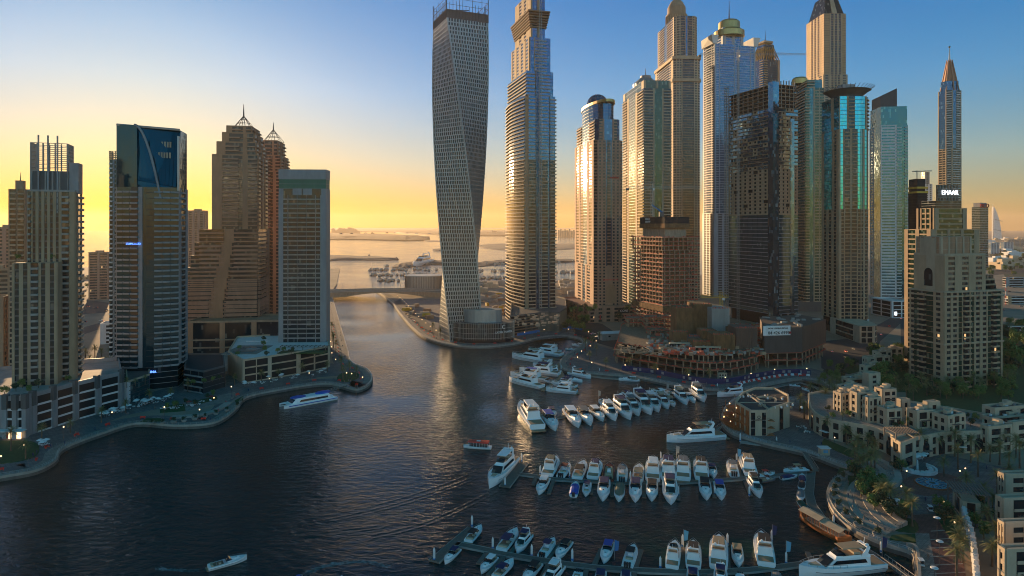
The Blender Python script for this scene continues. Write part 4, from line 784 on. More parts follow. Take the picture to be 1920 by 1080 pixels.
patch('planting_bed', [(1600, 880), (1650, 900), (1668, 960), (1715, 975), (1716, 998), (1650, 985), (1606, 940), (1590, 905)], M['lawn'], 2.2, 4); patch('planting_bed', [(1750, 950), (1790, 960), (1800, 1000), (1780, 1005)], M['lawn'], 2.25, 3); patch('planting_bed', [(1520, 745), (1560, 740), (1550, 775), (1575, 815), (1545, 805), (1522, 780)], M['lawn'], 2.2, 3)
patch('planting_bed', [(1545, 822), (1600, 845), (1650, 866), (1640, 870), (1590, 855), (1540, 832)], M['lawn'], 2.2); patch('park', [(1640, 660), (1700, 640), (1706, 735), (1620, 735)], M['lawn'], 2.05); patch('park', [(1700, 728), (1900, 690), (1960, 740), (1850, 800), (1700, 760)], M['lawn'], 2.05)
patch('park', [(1880, 600), (2100, 600), (2100, 720), (1880, 720)], M['lawn'], 2.06); patch('lawn', [(1850, 494), (1900, 487), (1920, 497), (1860, 505)], M['lawn'], 2.06); patch('lawn', [(1850, 470), (2000, 462), (2000, 520), (1900, 540)], M['leafd'], 2.03)
patch('road', [(1850, 590), (2000, 560), (2000, 580), (1870, 610)], M['soil'], 2.08); patch('road', [(1852, 508), (1990, 500), (1990, 506), (1856, 516)], M['asph'], 2.09)
# plaza steps: curved tiers following the quay
AS = [p for p in RS2 if 870 < HY+(H-2)*F/p.y < 1012 and PX(p) < 1690 and PX(p) > 1540]
for k in range(5):
    mb = MB(); ribbon(mb, AS, 6.5+k*2.6, 9.1+k*2.6, 1.9, 2.3+k*.32); struct('plaza_step', mb, M['edge'] if k % 2 == 0 else M['paverl'])
# mosaic fountain disc with rings
c = G(1748, 908, 2.0); R0 = 27/F*c.y
root = thing('mosaic_fountain', 'round turquoise mosaic fountain with gold rings in the middle of the plaza', 'fountain', (c.x, c.y, 2.0))
MB().lathe([(R0*1.06, 0), (R0*1.06, .5), (R0, .55), (R0*.99, .45)], 40).build('rim', M['wood'], root)
for k, (a_, b_, m_) in enumerate([(1.0, .80, 'turq'), (.80, .74, 'paverl'), (.74, .46, 'turq'), (.46, .40, 'gold'), (.40, .20, 'lblue'), (.20, .02, 'grnc')]):
    MB().lathe([(R0*a_*.98, .45), (R0*a_*.98, .5+.03*k), (R0*b_, .5+.03*k)], 40).build('mosaic_ring', M[m_], root)
for k in range(24):
    a = 2*PI*k/24; MB().box(R0*.45, R0*.95, -.16, .16, .55, .66).build('mosaic_ray', M['paverl' if k % 2 else 'navy'], root).rotation_euler = (0, 0, a)
c = G(1720, 880, 2.0); root = thing('round_bench', 'white round seating ring with parasol posts behind the mosaic fountain', 'seating', (c.x, c.y, 2.0))
MB().loft([[(r*math.cos(a), r*math.sin(a), z) for r, z in ((6.5, 0), (7.3, 0), (7.3, 1.3), (6.5, 1.3))] for a in [R(150+24*k) for k in range(11)]]).build('bench_wall', M['whitep'], root)
for k in range(9): a = R(165+24*k); MB().lathe([(.9, .2), (.9, 1.1), (.1, 1.15)], 8, (5*math.cos(a), 5*math.sin(a))).build('seat', M['whitep'], root)
MB().tube((0, 0, 0), (0, 0, 4), .5, .3, 8).build('post', M['whitep'], root)
# ---------------------------------------------------------------- bridge
Yb = 925; xb0, xb1 = AX(600, Yb), AX(835, Yb)+30; br = thing('road_bridge', 'long low concrete arch road bridge over the canal', 'bridge', ((xb0+xb1)/2, Yb, 2))
hb = (xb1-xb0)/2; zt = ZT(547, Yb)-2
for o_, nm in ((0, 'deck'), (26, 'deck')):
    mb = MB(); rg = []
    for k in range(25):
        t = k/24; x = -hb+2*hb*t; s_ = (x+12)/60
        zl_ = zt-1.8-6.5*min(1, s_*s_) if abs(s_) < 1.6 else -1
        top = zt-2.5*((x+10)/hb)**2; rg.append([(x, o_, min(zl_, top-1.6)), (x, o_+16, min(zl_, top-1.6)), (x, o_+16, top), (x, o_, top)])
    mb.loft(rg); mb.build('deck', M['site_l'], br)
    mb = MB()
    for k in range(24):
        x0 = -hb+2*hb*k/24; x1 = -hb+2*hb*(k+1)/24; t0 = zt-2.5*((x0+10)/hb)**2; t1 = zt-2.5*((x1+10)/hb)**2
        for yy in (o_-.3, o_+15.9): mb.hexa([(x0, yy, t0), (x1, yy, t1), (x1, yy+.4, t1), (x0, yy+.4, t0), (x0, yy, t0+1.2), (x1, yy, t1+1.2), (x1, yy+.4, t1+1.2), (x0, yy+.4, t0+1.2)])
    mb.build('parapet', M['conc'], br)
    mb = MB()
    for k in range(24):
        x0 = -hb+2*hb*k/24; x1 = -hb+2*hb*(k+1)/24; t0 = zt-2.5*((x0+10)/hb)**2; t1 = zt-2.5*((x1+10)/hb)**2
        mb.hexa([(x0, o_+.4, t0), (x1, o_+.4, t1), (x1, o_+15.6, t1), (x0, o_+15.6, t0), (x0, o_+.4, t0+.1), (x1, o_+.4, t1+.1), (x1, o_+15.6, t1+.1), (x0, o_+15.6, t0+.1)])
    mb.build('roadway', M['asph'], br)
for px in (635, 660, 692, 716, 746): x = AX(px, Yb)-(xb0+xb1)/2; MB().tube((x, 22, zt), (x, 22, zt+11), .22, .12, 5).tube((x-2, 22, zt+11), (x+2, 22, zt+11), .14, None, 4).build('lamp_post', M['dmetal'], br)
# ---------------------------------------------------------------- islands and breakwaters out at sea
def isle(name, px, hgt, m='soil', seed=1, n=5, bump=1.0):
    pts = [G(p.x, p.y, 0) for p in catmull([Vector((a, b, 0)) for a, b in px], n, True)]
    c = sum(pts, Vector())/len(pts); rr = random.Random(seed); r1 = [(p.x, p.y, -1) for p in pts]; r2 = [(p.x, p.y, hgt*.4) for p in pts]; r3 = [(c.x+(p.x-c.x)*.93, c.y+(p.y-c.y)*.7, hgt*(1+bump*rr.uniform(-.3, .5))) for p in pts]
    return struct(name, MB().loft([r1, r2, r3]), M[m])
isle('breakwater', [(600, 480), (650, 481), (720, 484), (748, 487), (720, 488.5), (650, 488), (600, 489)], 5, 'wallk', 2)
isle('breakwater', [(736, 501), (765, 495), (800, 491), (840, 491), (850, 495), (800, 497), (760, 503)], 5, 'wallk', 3)
isle('island', [(600, 440), (640, 438), (700, 441), (760, 445), (806, 450), (760, 452), (680, 450), (600, 449)], 20, 'leafd', 4, 7, .8)
isle('sandbar', [(800, 451), (840, 452), (840, 453.5), (800, 453)], 3, 'soil', 5); isle('sandbar', [(895, 461), (940, 457), (1000, 459), (1080, 457), (1080, 466), (1000, 470), (930, 468)], 4, 'soil', 6)
isle('sandbar', [(890, 495), (950, 488), (1080, 487), (1080, 491), (960, 494), (900, 500)], 4, 'wallk', 7); isle('sandbar', [(812, 468), (832, 467), (836, 470), (814, 471)], 3, 'wallk', 8)
isle('island', [(620, 431), (700, 430), (800, 431.5), (830, 433), (760, 435.5), (650, 434)], 28, 'leafd', 9, 6, .6); isle('island', [(740, 434), (900, 432.5), (1080, 433), (1080, 441), (950, 443), (800, 440)], 26, 'leafd', 10, 6, .6)
isle('far_shore', [(560, 428.6), (900, 428.3), (1200, 428.6), (1200, 429.5), (900, 429.6), (560, 429.6)], 30, 'soil', 11)
rr = random.Random(12); wh = ['', '']
for i in range(26):
    px = 625+i*4.2 if i < 12 else 850+rr.uniform(-10, 230); Y = 9500 if i < 12 else 8200; c = AX(px, Y); wd = rr.uniform(35, 75); hh = rr.uniform(35, 95) if i < 12 else rr.uniform(20, 60)
    mb = MB().box(-wd/2, wd/2, -12, 12, 0, hh); mb.box(-wd*.2, wd*.2, -8, 8, hh, hh+8); solo('far_building', mb, M['sand'], 'hazy block among those on the palm shaped islands far out at sea', 'building', (c, Y, 0), 'far hazy blocks on the island horizon')
mb = MB()
for k in range(8): mb.box(k*22, k*22+16, 0, 60, 0, rr.uniform(60, 90))
solo('far_hotel', mb, M['sand'], 'wide hazy hotel block on the horizon beside the domed pink tower', 'building', (AX(1046, 6500), 6500, 0))
for k in range(40):   # distant low town on the right plain
    px = rr.uniform(1850, 1990); Y = rr.uniform(1500, 5200); s_ = rr.uniform(14, 36); mb = MB().box(-s_, s_, -s_*.6, s_*.6, 0, rr.uniform(7, 16)); mb.box(-s_*.5, s_*.3, -s_*.3, s_*.3, 7, 18)
    solo('far_house', mb, M['cream' if k % 3 else 'white'], 'small pale building of the low town spreading to the right horizon', 'building', (AX(px, Y), Y, 2), 'low town buildings on the right plain')
for k in range(24):
    px = rr.uniform(1066, 1078) if k < 4 else rr.uniform(888, 950) if k < 12 else rr.uniform(1042, 1076); Y = rr.uniform(930, 1150); s_ = rr.uniform(6, 14); mb = MB().box(-s_, s_, -s_*.6, s_*.6, 0, rr.uniform(4, 8)); mb.box(-s_*.5, s_*.3, -s_*.3, s_*.3, 4, 9)
    solo('harbour_shed', mb, M['cream' if k % 2 else 'conc'], 'low harbour shed on the sandy ground behind the twisted tower and its neighbours', 'shed', (AX(px, Y), Y, 2), 'harbour sheds')
T = Tower('harbour_hall', 'grey ribbed curved hall at the harbour just left of the twisted tower', 'building', (AX(795, 1060), 1060, 2)); hp = ngon(31, 18, 20); T.stage(hp, 0, 21, ['P1']*20, 6, {'wall': 'metal'}); rb = MB()
for j in range(70): a = 2*PI*j/70; rb.tube((31.6*math.cos(a), 18.6*math.sin(a), 0), (31.6*math.cos(a), 18.6*math.sin(a), 20.5), .3, None, 4)
T.add('rib_screen', rb, M['dmetal']); T.add('roof_rim', MB().prism([(x*1.03, y*1.03) for x, y in hp], 21, 22), M['white']); T.finish()
# ---------------------------------------------------------------- left bank low buildings
def polyb(name, label, px, zt, cols, fh, mm, cat='building', z0=0, base=2.0, atop=True, **k):
    """building from plan points given as picture points at roof level (atop) or ground level"""
    g = [G(a, b, (zt+base) if atop else base) for a, b in px]; area = sum(a.x*b.y-b.x*a.y for a, b in zip(g, g[1:]+g[:1]))
    if area < 0: g.reverse(); cols = list(reversed(cols[:-1]))+[cols[-1]]
    c = sum(g, Vector())/len(g); T = Tower(name, label, cat, (c.x, c.y, base)); T.base = base; T.Y = c.y; T.pts = [(p.x-c.x, p.y-c.y) for p in g]
    T.stage(T.pts, z0, zt, cols, fh, mm, **k); return T
W_ = {'wall': 'white', 'pier': 'white', 'glass': 'dark', 'balc': 'white', 'rail': 'white', 'band': 'white', 'g2': 'gdark'}
T = polyb('arcade_podium', 'white grey terrace podium with tall piers and open storeys below the beige frame crowned tower', [(-90, 800), (-10, 817), (12, 821), (30, 822), (48, 820), (62, 813), (100, 801), (140, 788), (182, 776), (228, 763), (222, 730), (150, 735), (-60, 760)], 18, ['P1 r6 P1', 'P1', 'P.4 r4 P.4', 'P.4 r4 P.4', 'P1', 'P1 r4 P.6', 'P1 r4 P.6', 'P1 r4 P.6', 'P1 r4 P1', 'P1', '', '', ''], 4.5, {**W_, 'wall': 'conc', 'pier': 'grey'}, atop=False, bd=1.2)
parapet(T, T.pts, 18, 2.2, 'grey')
for p in T.pts[2:10]: T.add('pier_cap', MB().box(p[0]-1.2, p[0]+1.2, p[1]-1.6, p[1]+.8, 14, 21.2), M['dconc']); T.add('buttress', MB().box(p[0]-1, p[0]+1, p[1]-1.3, p[1]+.8, 0, 14), M['grey'])
T.add('awning', MB().box(T.pts[2][0]-2, T.pts[4][0]+2, T.pts[3][1]-4, T.pts[3][1], 4.2, 4.6), M['white']); T.add('shop_front', MB().box(T.pts[2][0]+1, T.pts[4][0]-1, T.pts[3][1]-.6, T.pts[3][1]-.2, .2, 3.6), M['wine']); T.add('lit_entrance', MB().box(T.pts[3][0]-3, T.pts[3][0]+3, T.pts[3][1]-.9, T.pts[3][1]-.6, .2, 3.2), M['lamp']); T.finish()
T = polyb('glass_pavilion', 'small dark glass pavilion with roof garden left of the foot of the blue glass tower', [(238, 757), (280, 741), (280, 715), (236, 722)], 12, ['G1', 'G1', '', 'P1'], 2.2, {'wall': 'dconc', 'g2': 'gteal', 'tr': 'dmetal'}, atop=False); T.add('end_wall', MB().box(T.pts[0][0]-1, T.pts[0][0]+.4, T.pts[0][1]-.8, T.pts[0][1]+8, 0, 12.5), M['white']); parapet(T, T.pts, 12, 1, 'cream'); T.finish()
T = polyb('signed_pavilion', 'black slatted pavilion with lit white sign and emblem right of the blue glass tower', [(346, 732), (381, 738), (421, 726), (418, 700), (350, 700)], 13, ['r3 r3', 'G1', 'P1', '', ''], 3.6, {'wall': 'black', 'pier': 'black', 'glass': 'gdark', 'balc': 'metal', 'g2': 'black', 'tr': 'dconc'}, atop=False); parapet(T, T.pts, 13, 1, 'dconc')
e = sorted(T.pts, key=lambda p: p[1])[0]; r_ = max(T.pts, key=lambda p: p[0]-p[1]); u = (Vector(r_)-Vector(e)).normalized(); n_ = Vector((u.y, -u.x)); ce = Vector(e).lerp(Vector(r_), .5)+n_*.7
text3d(T, 'LIBERTY', 2.0, (ce.x, ce.y, 4.6), u, n_, 'sign'); ring = MB().loft([[(ce.x+u.x*r*math.cos(a), ce.y+u.y*r*math.cos(a), 9.6+r*math.sin(a)) for r in (1.3, .7)] for a in [2*PI*k/14 for k in range(8)]], cap=False, close=False); T.add('emblem', ring, M['yellow'])
ring = MB().loft([[(ce.x+u.x*r*math.cos(a), ce.y+u.y*r*math.cos(a), 9.6+r*math.sin(a)) for r in (1.3, .7)] for a in [PI+2*PI*k/14 for k in range(8)]], cap=False, close=False); T.add('emblem', ring, M['signb'])
T.add('sign_block', MB().obox(ce-u*2-n_*.4, u, n_, 4, 0, .35, 6.8, 8.1), M['sign']); T.add('end_wall', MB().obox(Vector(r_)-u*.2, u, n_, 1.2, -4, 1, 0, 13.5), M['white'])
T.add('lit_panel', MB().obox(Vector(e)-u*2, u, n_, 1.4, .3, .5, 6, 9), M['sign']); T.finish()
T = polyb('car_park_podium', 'white framed car park podium with roof pool and palms below the grey slab tower', [(456, 719), (504, 711), (560, 701), (618, 688), (612, 655), (445, 668), (428, 700)], 14.5, ['P.5 r4 P.3 r4 P.4', 'P.4 r4 P.4', 'P.5 r4 P.4 r4 P.6', 'P1', '', 'P1', 'P1'], 4.6, {**W_, 'pier': 'cream', 'glass': 'dark', 'rail': 'grey', 'balc': 'cream'}, atop=False, bd=.8)
parapet(T, T.pts, 14.5, 1.2, 'cream')
c0 = G(467, 655, 16.5)-T.root.location; T.add('pool', MB().box(c0.x-7, c0.x+7, c0.y-13, c0.y+8, 14.3, 14.9), M['pool']); T.add('pool_deck', MB().box(c0.x-12, c0.x+12, c0.y-18, c0.y+14, 14.2, 14.75), M['paverl'])
T.add('roof_lawn', MB().box(c0.x+26, c0.x+58, c0.y-16, c0.y-6, 14.3, 14.9), M['lawn']); pg = MB()
for k in range(12): pg.box(c0.x+24+k*3, c0.x+24.5+k*3, c0.y-6, c0.y-1, 17.4, 17.8)
pg.box(c0.x+24, c0.x+58, c0.y-6, c0.y-5.6, 17, 17.4); pg.box(c0.x+24, c0.x+58, c0.y-1.4, c0.y-1, 17, 17.4)
for k in range(5): pg.box(c0.x+24+k*8, c0.x+24.4+k*8, c0.y-6, c0.y-5.6, 14.5, 17)
T.add('pergola', pg, M['wood'] if False else M['deck']); T.add('pool_canopy', MB().box(c0.x-8, c0.x+8, c0.y+14, c0.y+17, 17.5, 18), M['white']); T.finish()
T = polyb('podium_building', 'dark ribbed curved podium with rusty slats below the unfinished golden balcony tower', [(957, 631), (985, 627), (1010, 623), (1030, 621), (1048, 622), (1062, 612), (1060, 590), (1020, 578), (960, 582)], 18, ['r6 r6', 'r6 P.3', 'P6', 'P6', 'P6', 'P1', 'P1', 'P1', 'P1'], 2.6, {'wall': 'dconc', 'pier': 'khaki', 'glass': 'dark', 'balc': 'site', 'rail': 'rust'}, atop=False, bd=.9)
fn = MB()
for (a_, b_) in zip(T.pts[1:6], T.pts[2:7]):
    for k in range(11): q = Vector(a_).lerp(Vector(b_), k/11); fn.tube((q.x, q.y-.6, 1), (q.x, q.y-.6, 19), .28, None, 4)
T.add('ribbed_screen', fn, M['dconc']); parapet(T, T.pts, 18, 1.4, 'dconc'); mb = MB(); rq = random.Random(2)
for k in range(60): q = G(rq.uniform(965, 1050), rq.uniform(588, 612), 20)-T.root.location; s_ = rq.uniform(.5, 2); mb.box(q.x-s_, q.x+s_, q.y-s_*.6, q.y+s_*.6, 18, 18+rq.uniform(.5, 2))
T.add('stored_material', mb, M['site_l']); T.finish()
rq = random.Random(6)
for k in range(34):      # yards and works between the bridge and the twisted tower
    a_, b_ = (rq.uniform(762, 815), rq.uniform(573, 600)) if k < 12 else (rq.uniform(905, 955), rq.uniform(545, 590)); q = G(a_, b_, 2); s_ = rq.uniform(2, 6); mb = MB().box(-s_, s_, -s_*.5, s_*.5, 0, rq.uniform(1.5, 4.5)); mb.box(-s_*1.05, s_*.4, -s_*.55, s_*.3, 1.4, 1.9)
    solo('work_container', mb, M[rq.choice(['site_l', 'conc', 'cream', 'yellow', 'brown'])], 'small container or store on the works yard beside the twisted tower', 'container', tuple(q), 'containers beside the twisted tower').rotation_euler = (0, 0, rq.uniform(0, 3))
# ---------------------------------------------------------------- construction site
ST = {'wall': 'dark', 'pier': 'conc', 'glass': 'dark', 'balc': 'conc', 'band': 'conc'}
def frame_floor(T, pts, z, h, cols=True, edge='rust', step=7, t=.6, sm='site'):
    T.add('floor_slab', MB().prism(pts, z+h-t, z+h), M[sm])
    n = len(pts); c = Vector((sum(p[0] for p in pts)/n, sum(p[1] for p in pts)/n)); mb = MB(); cm = MB()
    for i in range(n):
        p = Vector(pts[i]); q = Vector(pts[(i+1) % n]); u = (q-p).normalized(); nn = Vector((u.y, -u.x)); L_ = (q-p).length
        k = max(1, int(L_/1.6))
        for j in range(k):
            if rnd.random() < .62: mb.obox(p+u*(L_*j/k), u, nn, L_/k*.8, -.1, .12, z+h, z+h+rnd.uniform(.5, 1.2))
        mb.obox(p, u, nn, L_, -.05, .08, z+h-.1, z+h+.12)
        for j in range(max(1, int(L_/step))): a_ = p+u*(L_*(j+.5)/max(1, int(L_/step)))-nn*1.2; cm.box(a_.x-.35, a_.x+.35, a_.y-.35, a_.y+.35, z, z+h-t)
    if edge: T.add('edge_guard', mb, M[edge])
    T.add('column_row', cm, M['site_l'])
rnd = random.Random(21)
T = setup('scaffolded_tower', 'unfinished concrete tower wrapped in red edge guards with a black signed box on top', 1186, 1243, 1308, 600, 20)
w_, d_ = T.w, T.d; zt = zl(T, 445); T.add('core', MB().prism(rect(w_-13, d_-13), 0, zt), M['site']); nf = int(zt/3.9)
for f in range(nf): frame_floor(T, rect(w_+(3 if f > nf-4 else 0), d_+(3 if f > nf-4 else 0)), f*zt/nf, zt/nf, step=5, sm='site_l')
T.add('net_band', MB().prism(rect(w_+.8, d_+.8), 22, 27), M['net'])
T.add('core_top', MB().prism(rect(w_*.62, d_*.7), zt, zl(T, 424)), M['site_l']); T.add('signed_box', MB().prism(rect(w_*.72, d_*.8), zl(T, 424), zl(T, 406)), M['black']); T.add('net_skirt', MB().prism(rect(w_*.74, d_*.82), zl(T, 428), zl(T, 419)), M['net'])
text3d(T, 'SELECT', 2.7, (-w_*.36-.3, d_*.13, zl(T, 411.5)), (0, -1), (-1, 0), 'whitep'); text3d(T, 'GROUP', 2.7, (-w_*.36-.3, d_*.13, zl(T, 417)), (0, -1), (-1, 0), 'whitep'); T.finish()
T = Tower('shopping_podium_under_construction', 'low stepped shopping podium under construction, bare curved floors with red edge guards', 'construction site', tuple(G(1300, 690, 2)))
T.base = 2; o = T.root.location
fr_ = shore([(1150, 679), (1206, 690), (1271, 701), (1326, 708), (1381, 704), (1424, 694)], 4); bk = shore([(1430, 640), (1300, 632), (1200, 625), (1165, 640)], 2)
def tier(ins, px_back=0): return [(p.x-o.x, p.y-o.y) for p in offset(fr_, ins)]+[(p.x-o.x, p.y-o.y) for p in bk]
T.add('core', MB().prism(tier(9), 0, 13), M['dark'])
frame_floor(T, tier(0), 0, 5, step=8); frame_floor(T, tier(1.2), 5, 4.6, step=8); frame_floor(T, tier(5), 9.6, 4.6, step=8)
for (xa, xb, Y, z0, z1, dep, m_) in [(1268, 1300, 505, 14, 38, 18, 'net'), (1300, 1335, 512, 14, 40, 18, 'net'), (1335, 1368, 500, 14, 38, 20, 'conc'), (1262, 1292, 485, 10, 22, 12, 'net'), (1292, 1318, 478, 10, 20, 12, 'dconc'), (1316, 1345, 474, 9, 25, 14, 'net'), (1345, 1372, 470, 5, 22, 14, 'net'), (1372, 1405, 476, 9, 26, 14, 'net'), (1330, 1366, 452, 4, 15, 12, 'net'), (1300, 1338, 462, 4, 19, 14, 'net'), (1338, 1378, 456, 4, 25, 16, 'net'), (1380, 1420, 460, 4, 29, 18, 'dbrown'), (1272, 1296, 468, 4, 14, 10, 'dbrown')]:
    x0, x1 = AX(xa, Y)-o.x, AX(xb, Y)-o.x; y0 = Y-o.y; T.add('netted_block', MB().box(x0, x1, y0, y0+dep, z0, z1), M[m_]); mb = MB()
    for k in range(int((x1-x0)/1.6)): mb.box(x0+k*1.6, x0+k*1.6+.9, y0-.5, y0+.2, z0, z1-rnd.uniform(0, 1.2))
    T.add('hanging_net', mb, M[m_]); mb = MB()
    for k in range(int((x1-x0)/1.3)): mb.box(x0+k*1.3, x0+k*1.3+rnd.uniform(.3, 1), y0+.3, y0+.6, z1, z1+rnd.uniform(.5, 1.3))
    T.add('edge_guard', mb, M['rust'])
for xa, Y in ((1256, 470), (1305, 455)):
    x0 = AX(xa, Y)-o.x; T.add('window_frame', MB().box(x0, x0+16, Y-o.y, Y-o.y+1, 5, 16), M['gdark']); T.add('frame_wall', MB().box(x0+16, x0+17.2, Y-o.y-1, Y-o.y+9, 4, 17).box(x0-.2, x0+16, Y-o.y-.6, Y-o.y+2, 16, 16.8), M['cream'])
# timber formwork shelf at the left end
mb = MB()
for k in range(70):
    a = rnd.uniform(0, 1); b = rnd.uniform(0, 1); p = G(1160+85*a, 655+14*b-6+8*a, 16)-o; q = rnd.uniform(0, PI); mb.hexa([(p.x+s_*4*math.cos(q)-t_*.25*math.sin(q), p.y+s_*4*math.sin(q)+t_*.25*math.cos(q), 14.3+zz+.15*(k % 5)) for zz in (0, .3) for s_, t_ in ((-1, -1), (1, -1), (1, 1), (-1, 1))])
T.add('formwork', mb, M['sand'])
for q_, m_, nn_ in (('stored_material', 'conc', 150), ('formwork_stack', 'sand', 110), ('rebar_bundle', 'rust', 90)):
    mb = MB()
    for k in range(nn_):
        p = G(rnd.uniform(1215, 1425), rnd.uniform(628, 672), 14.3)-o; s_ = rnd.uniform(.6, 2.6); a = rnd.uniform(0, PI); h_ = rnd.uniform(.4, 2.2); ux, uy = math.cos(a), math.sin(a)
        mb.obox((p.x, p.y), (ux, uy), (uy, -ux), s_*1.6, 0, s_, 14.2, 14.2+h_)
    T.add(q_, mb, M[m_])
for (xa, xb, Y, z0, z1) in [(1175, 1210, 560, 14, 22), (1210, 1262, 540, 14, 26), (1215, 1255, 520, 14, 20), (1375, 1425, 505, 14, 24), (1405, 1425, 480, 9, 27)]:
    x0, x1 = AX(xa, Y)-o.x, AX(xb, Y)-o.x; y0 = Y-o.y; k = int((z1-z0)/3.8)
    for f in range(k): frame_floor(T, [(x0, y0), (x1, y0), (x1, y0+14), (x0, y0+14)], z0+f*3.8, 3.8, step=4)
T.finish()
T = polyb('banner_block', 'dark brown slatted block over open columns, hung with a white phone number banner', [(1433, 690), (1504, 688), (1548, 668), (1500, 655), (1425, 662)], 29, ['P1', 'P1', '', '', 'P1'], 5, {'wall': 'dbrown', 'pier': 'dbrown'}, z0=11, atop=False)
pts = T.pts; e0 = min(pts, key=lambda p: p[0]+p[1]*.6); e1 = max((p for p in pts if p[1] < 5), key=lambda p: p[0]-p[1]*3)
fr0 = sorted(pts, key=lambda p: p[1])[:2]; fr0.sort(); e0, e1 = Vector(fr0[0]), Vector(fr0[1]); u = (e1-e0).normalized(); n_ = Vector((u.y, -u.x)); L_ = (e1-e0).length
sl = MB()
for k in range(60): sl.obox(e0+u*(L_*k/60), u, n_, L_/60*.5, .3, .62, 10.8, 29.5)
T.add('slats', sl, M['dconc'])
T.add('banner', MB().obox(e0-u*1.5, u, n_, L_*.72, .9, 1.15, 23.5, 30.5), M['whitep']); text3d(T, '04 426 6999', 3.3, (*(e0+u*(L_*.36)+n_*1.3), 24.3), u, n_, 'black', .1); text3d(T, 'NOW LEASING RETAIL', 1.5, (*(e0+u*(L_*.34)+n_*1.3), 28.2), u, n_, 'black', .1)
T.add('banner_mark', MB().lathe([(.9, -.1), (.9, .1)], 10).build('tmp', M['redp']) and MB().obox(e0+u*(L_*.63), u, n_, 1.6, 1.2, 1.35, 24.6, 26.2), M['redp'])
bpy.data.objects.remove(bpy.data.objects['tmp'])
for f in range(2): frame_floor(T, pts, f*5.3, 5.3, step=7)
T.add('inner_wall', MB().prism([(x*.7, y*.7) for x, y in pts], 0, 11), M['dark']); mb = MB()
for k in range(46):
    q = Vector(pts[rnd.randrange(len(pts))])*rnd.uniform(.1, .9); mb.box(q.x-rnd.uniform(.5, 2), q.x+rnd.uniform(.5, 2), q.y-rnd.uniform(.5, 1.5), q.y+rnd.uniform(.5, 1.5), 29, 29+rnd.uniform(.4, 1.6))
T.add('roof_material', mb, M['conc']); T.finish()
def pile(label, cx, cy, n, spread, z, seed):
    rr = random.Random(seed); c = G(cx, cy, z)
    for k in range(n):
        a, r = rr.uniform(0, 6.3), spread*rr.random()**.5; s_ = rr.uniform(.6, 1.8); mb = MB().box(-s_, s_, -s_*.6, s_*.6, 0, s_*.8); mb.box(-s_*.7, s_*.7, -s_*.62, s_*.62, s_*.8, s_*.85)
        solo('material_crate', mb, M[rr.choice(['whitep', 'ltile', 'conc', 'deck', 'yellow'])], label, 'crate', (c.x+r*math.cos(a), c.y+r*math.sin(a)*.6, z), label[:40]).rotation_euler = (0, 0, a)
pile('building material crate on the ground under the glass tower under construction', 1420, 612, 26, 30, 2, 4)
# hoarding and barriers
hl = offset(RS1, 15.5); hl = [p for p in hl if 1160 < PX(p) < 1535 and p.y < 480]
mb = MB(); mb2 = MB(); ribbon(mb, hl, 0, .3, 2, 5.4); HR = solo('site_hoarding', mb, M['navy'], 'navy hoarding with pale panels along the construction site', 'fence')
rr = random.Random(9)
for i, (p, t) in enumerate(resample(hl, 4.2)):
    if rr.random() < .33: n_ = Vector((t.y, -t.x)); mb2.obox(p, t, n_, rr.uniform(1.2, 3), .05, .16, 2.9, 4.6)
mb2.build('panel_print', M['metal'], HR); bl = [p for p in offset(RS1, 11) if 1385 < PX(p) < 1520 and p.y < 470]
for i, (p, t) in enumerate(resample(bl, 2.6)):
    mb = MB().hexa([(-1.1, -.5, 0), (1.1, -.5, 0), (1.1, .5, 0), (-1.1, .5, 0), (-1, -.2, 1.4), (1, -.2, 1.4), (1, .2, 1.4), (-1, .2, 1.4)]); mb.box(-1.15, 1.15, -.55, .55, 0, .25)
    o_ = solo('traffic_barrier', mb, M['redp' if i % 2 else 'whitep'], ('red' if i % 2 else 'white')+' plastic traffic barrier in the row along the curved promenade', 'barrier', (p.x, p.y, 2.03), ('red' if i % 2 else 'white')+' barriers along the promenade'); o_.rotation_euler = (0, 0, math.atan2(t.y, t.x))
# swell left by boats crossing the basin: low curved ridges of the water itself
for px_, n_r in (([(560, 988), (650, 972), (760, 945), (850, 915), (895, 897)], 3), ([(700, 1010), (800, 985), (900, 940), (960, 905)], 2), ([(930, 838), (1000, 850), (1090, 845)], 2), ([(20, 930), (120, 925), (260, 945), (380, 965)], 3), ([(640, 470+0), (700, 468), (760, 474), (800, 482)], 2), ([(560, 1010), (640, 1000), (720, 990)], 2)):
    pl = shore(px_, 14, 0)
    for k in range(n_r):
        o1 = offset(pl, [0, 2.3, 5.4, 7.2][k]); mb = MB(); mb.loft([[(q.x, q.y, z_) for q, z_ in zip((p_-n__*1.2, p_-n__*.5, p_, p_+n__*.6, p_+n__*1.2), (-.03, .03, .10, .03, -.03))] for p_, n__ in [(o1[i], (lambda t: Vector((-t.y, t.x)))((o1[min(i+1, len(o1)-1)]-o1[max(i-1, 0)]).normalized())) for i in range(len(o1))]], cap=False, close=False)
        struct('water_swell', mb, M['water'], True)
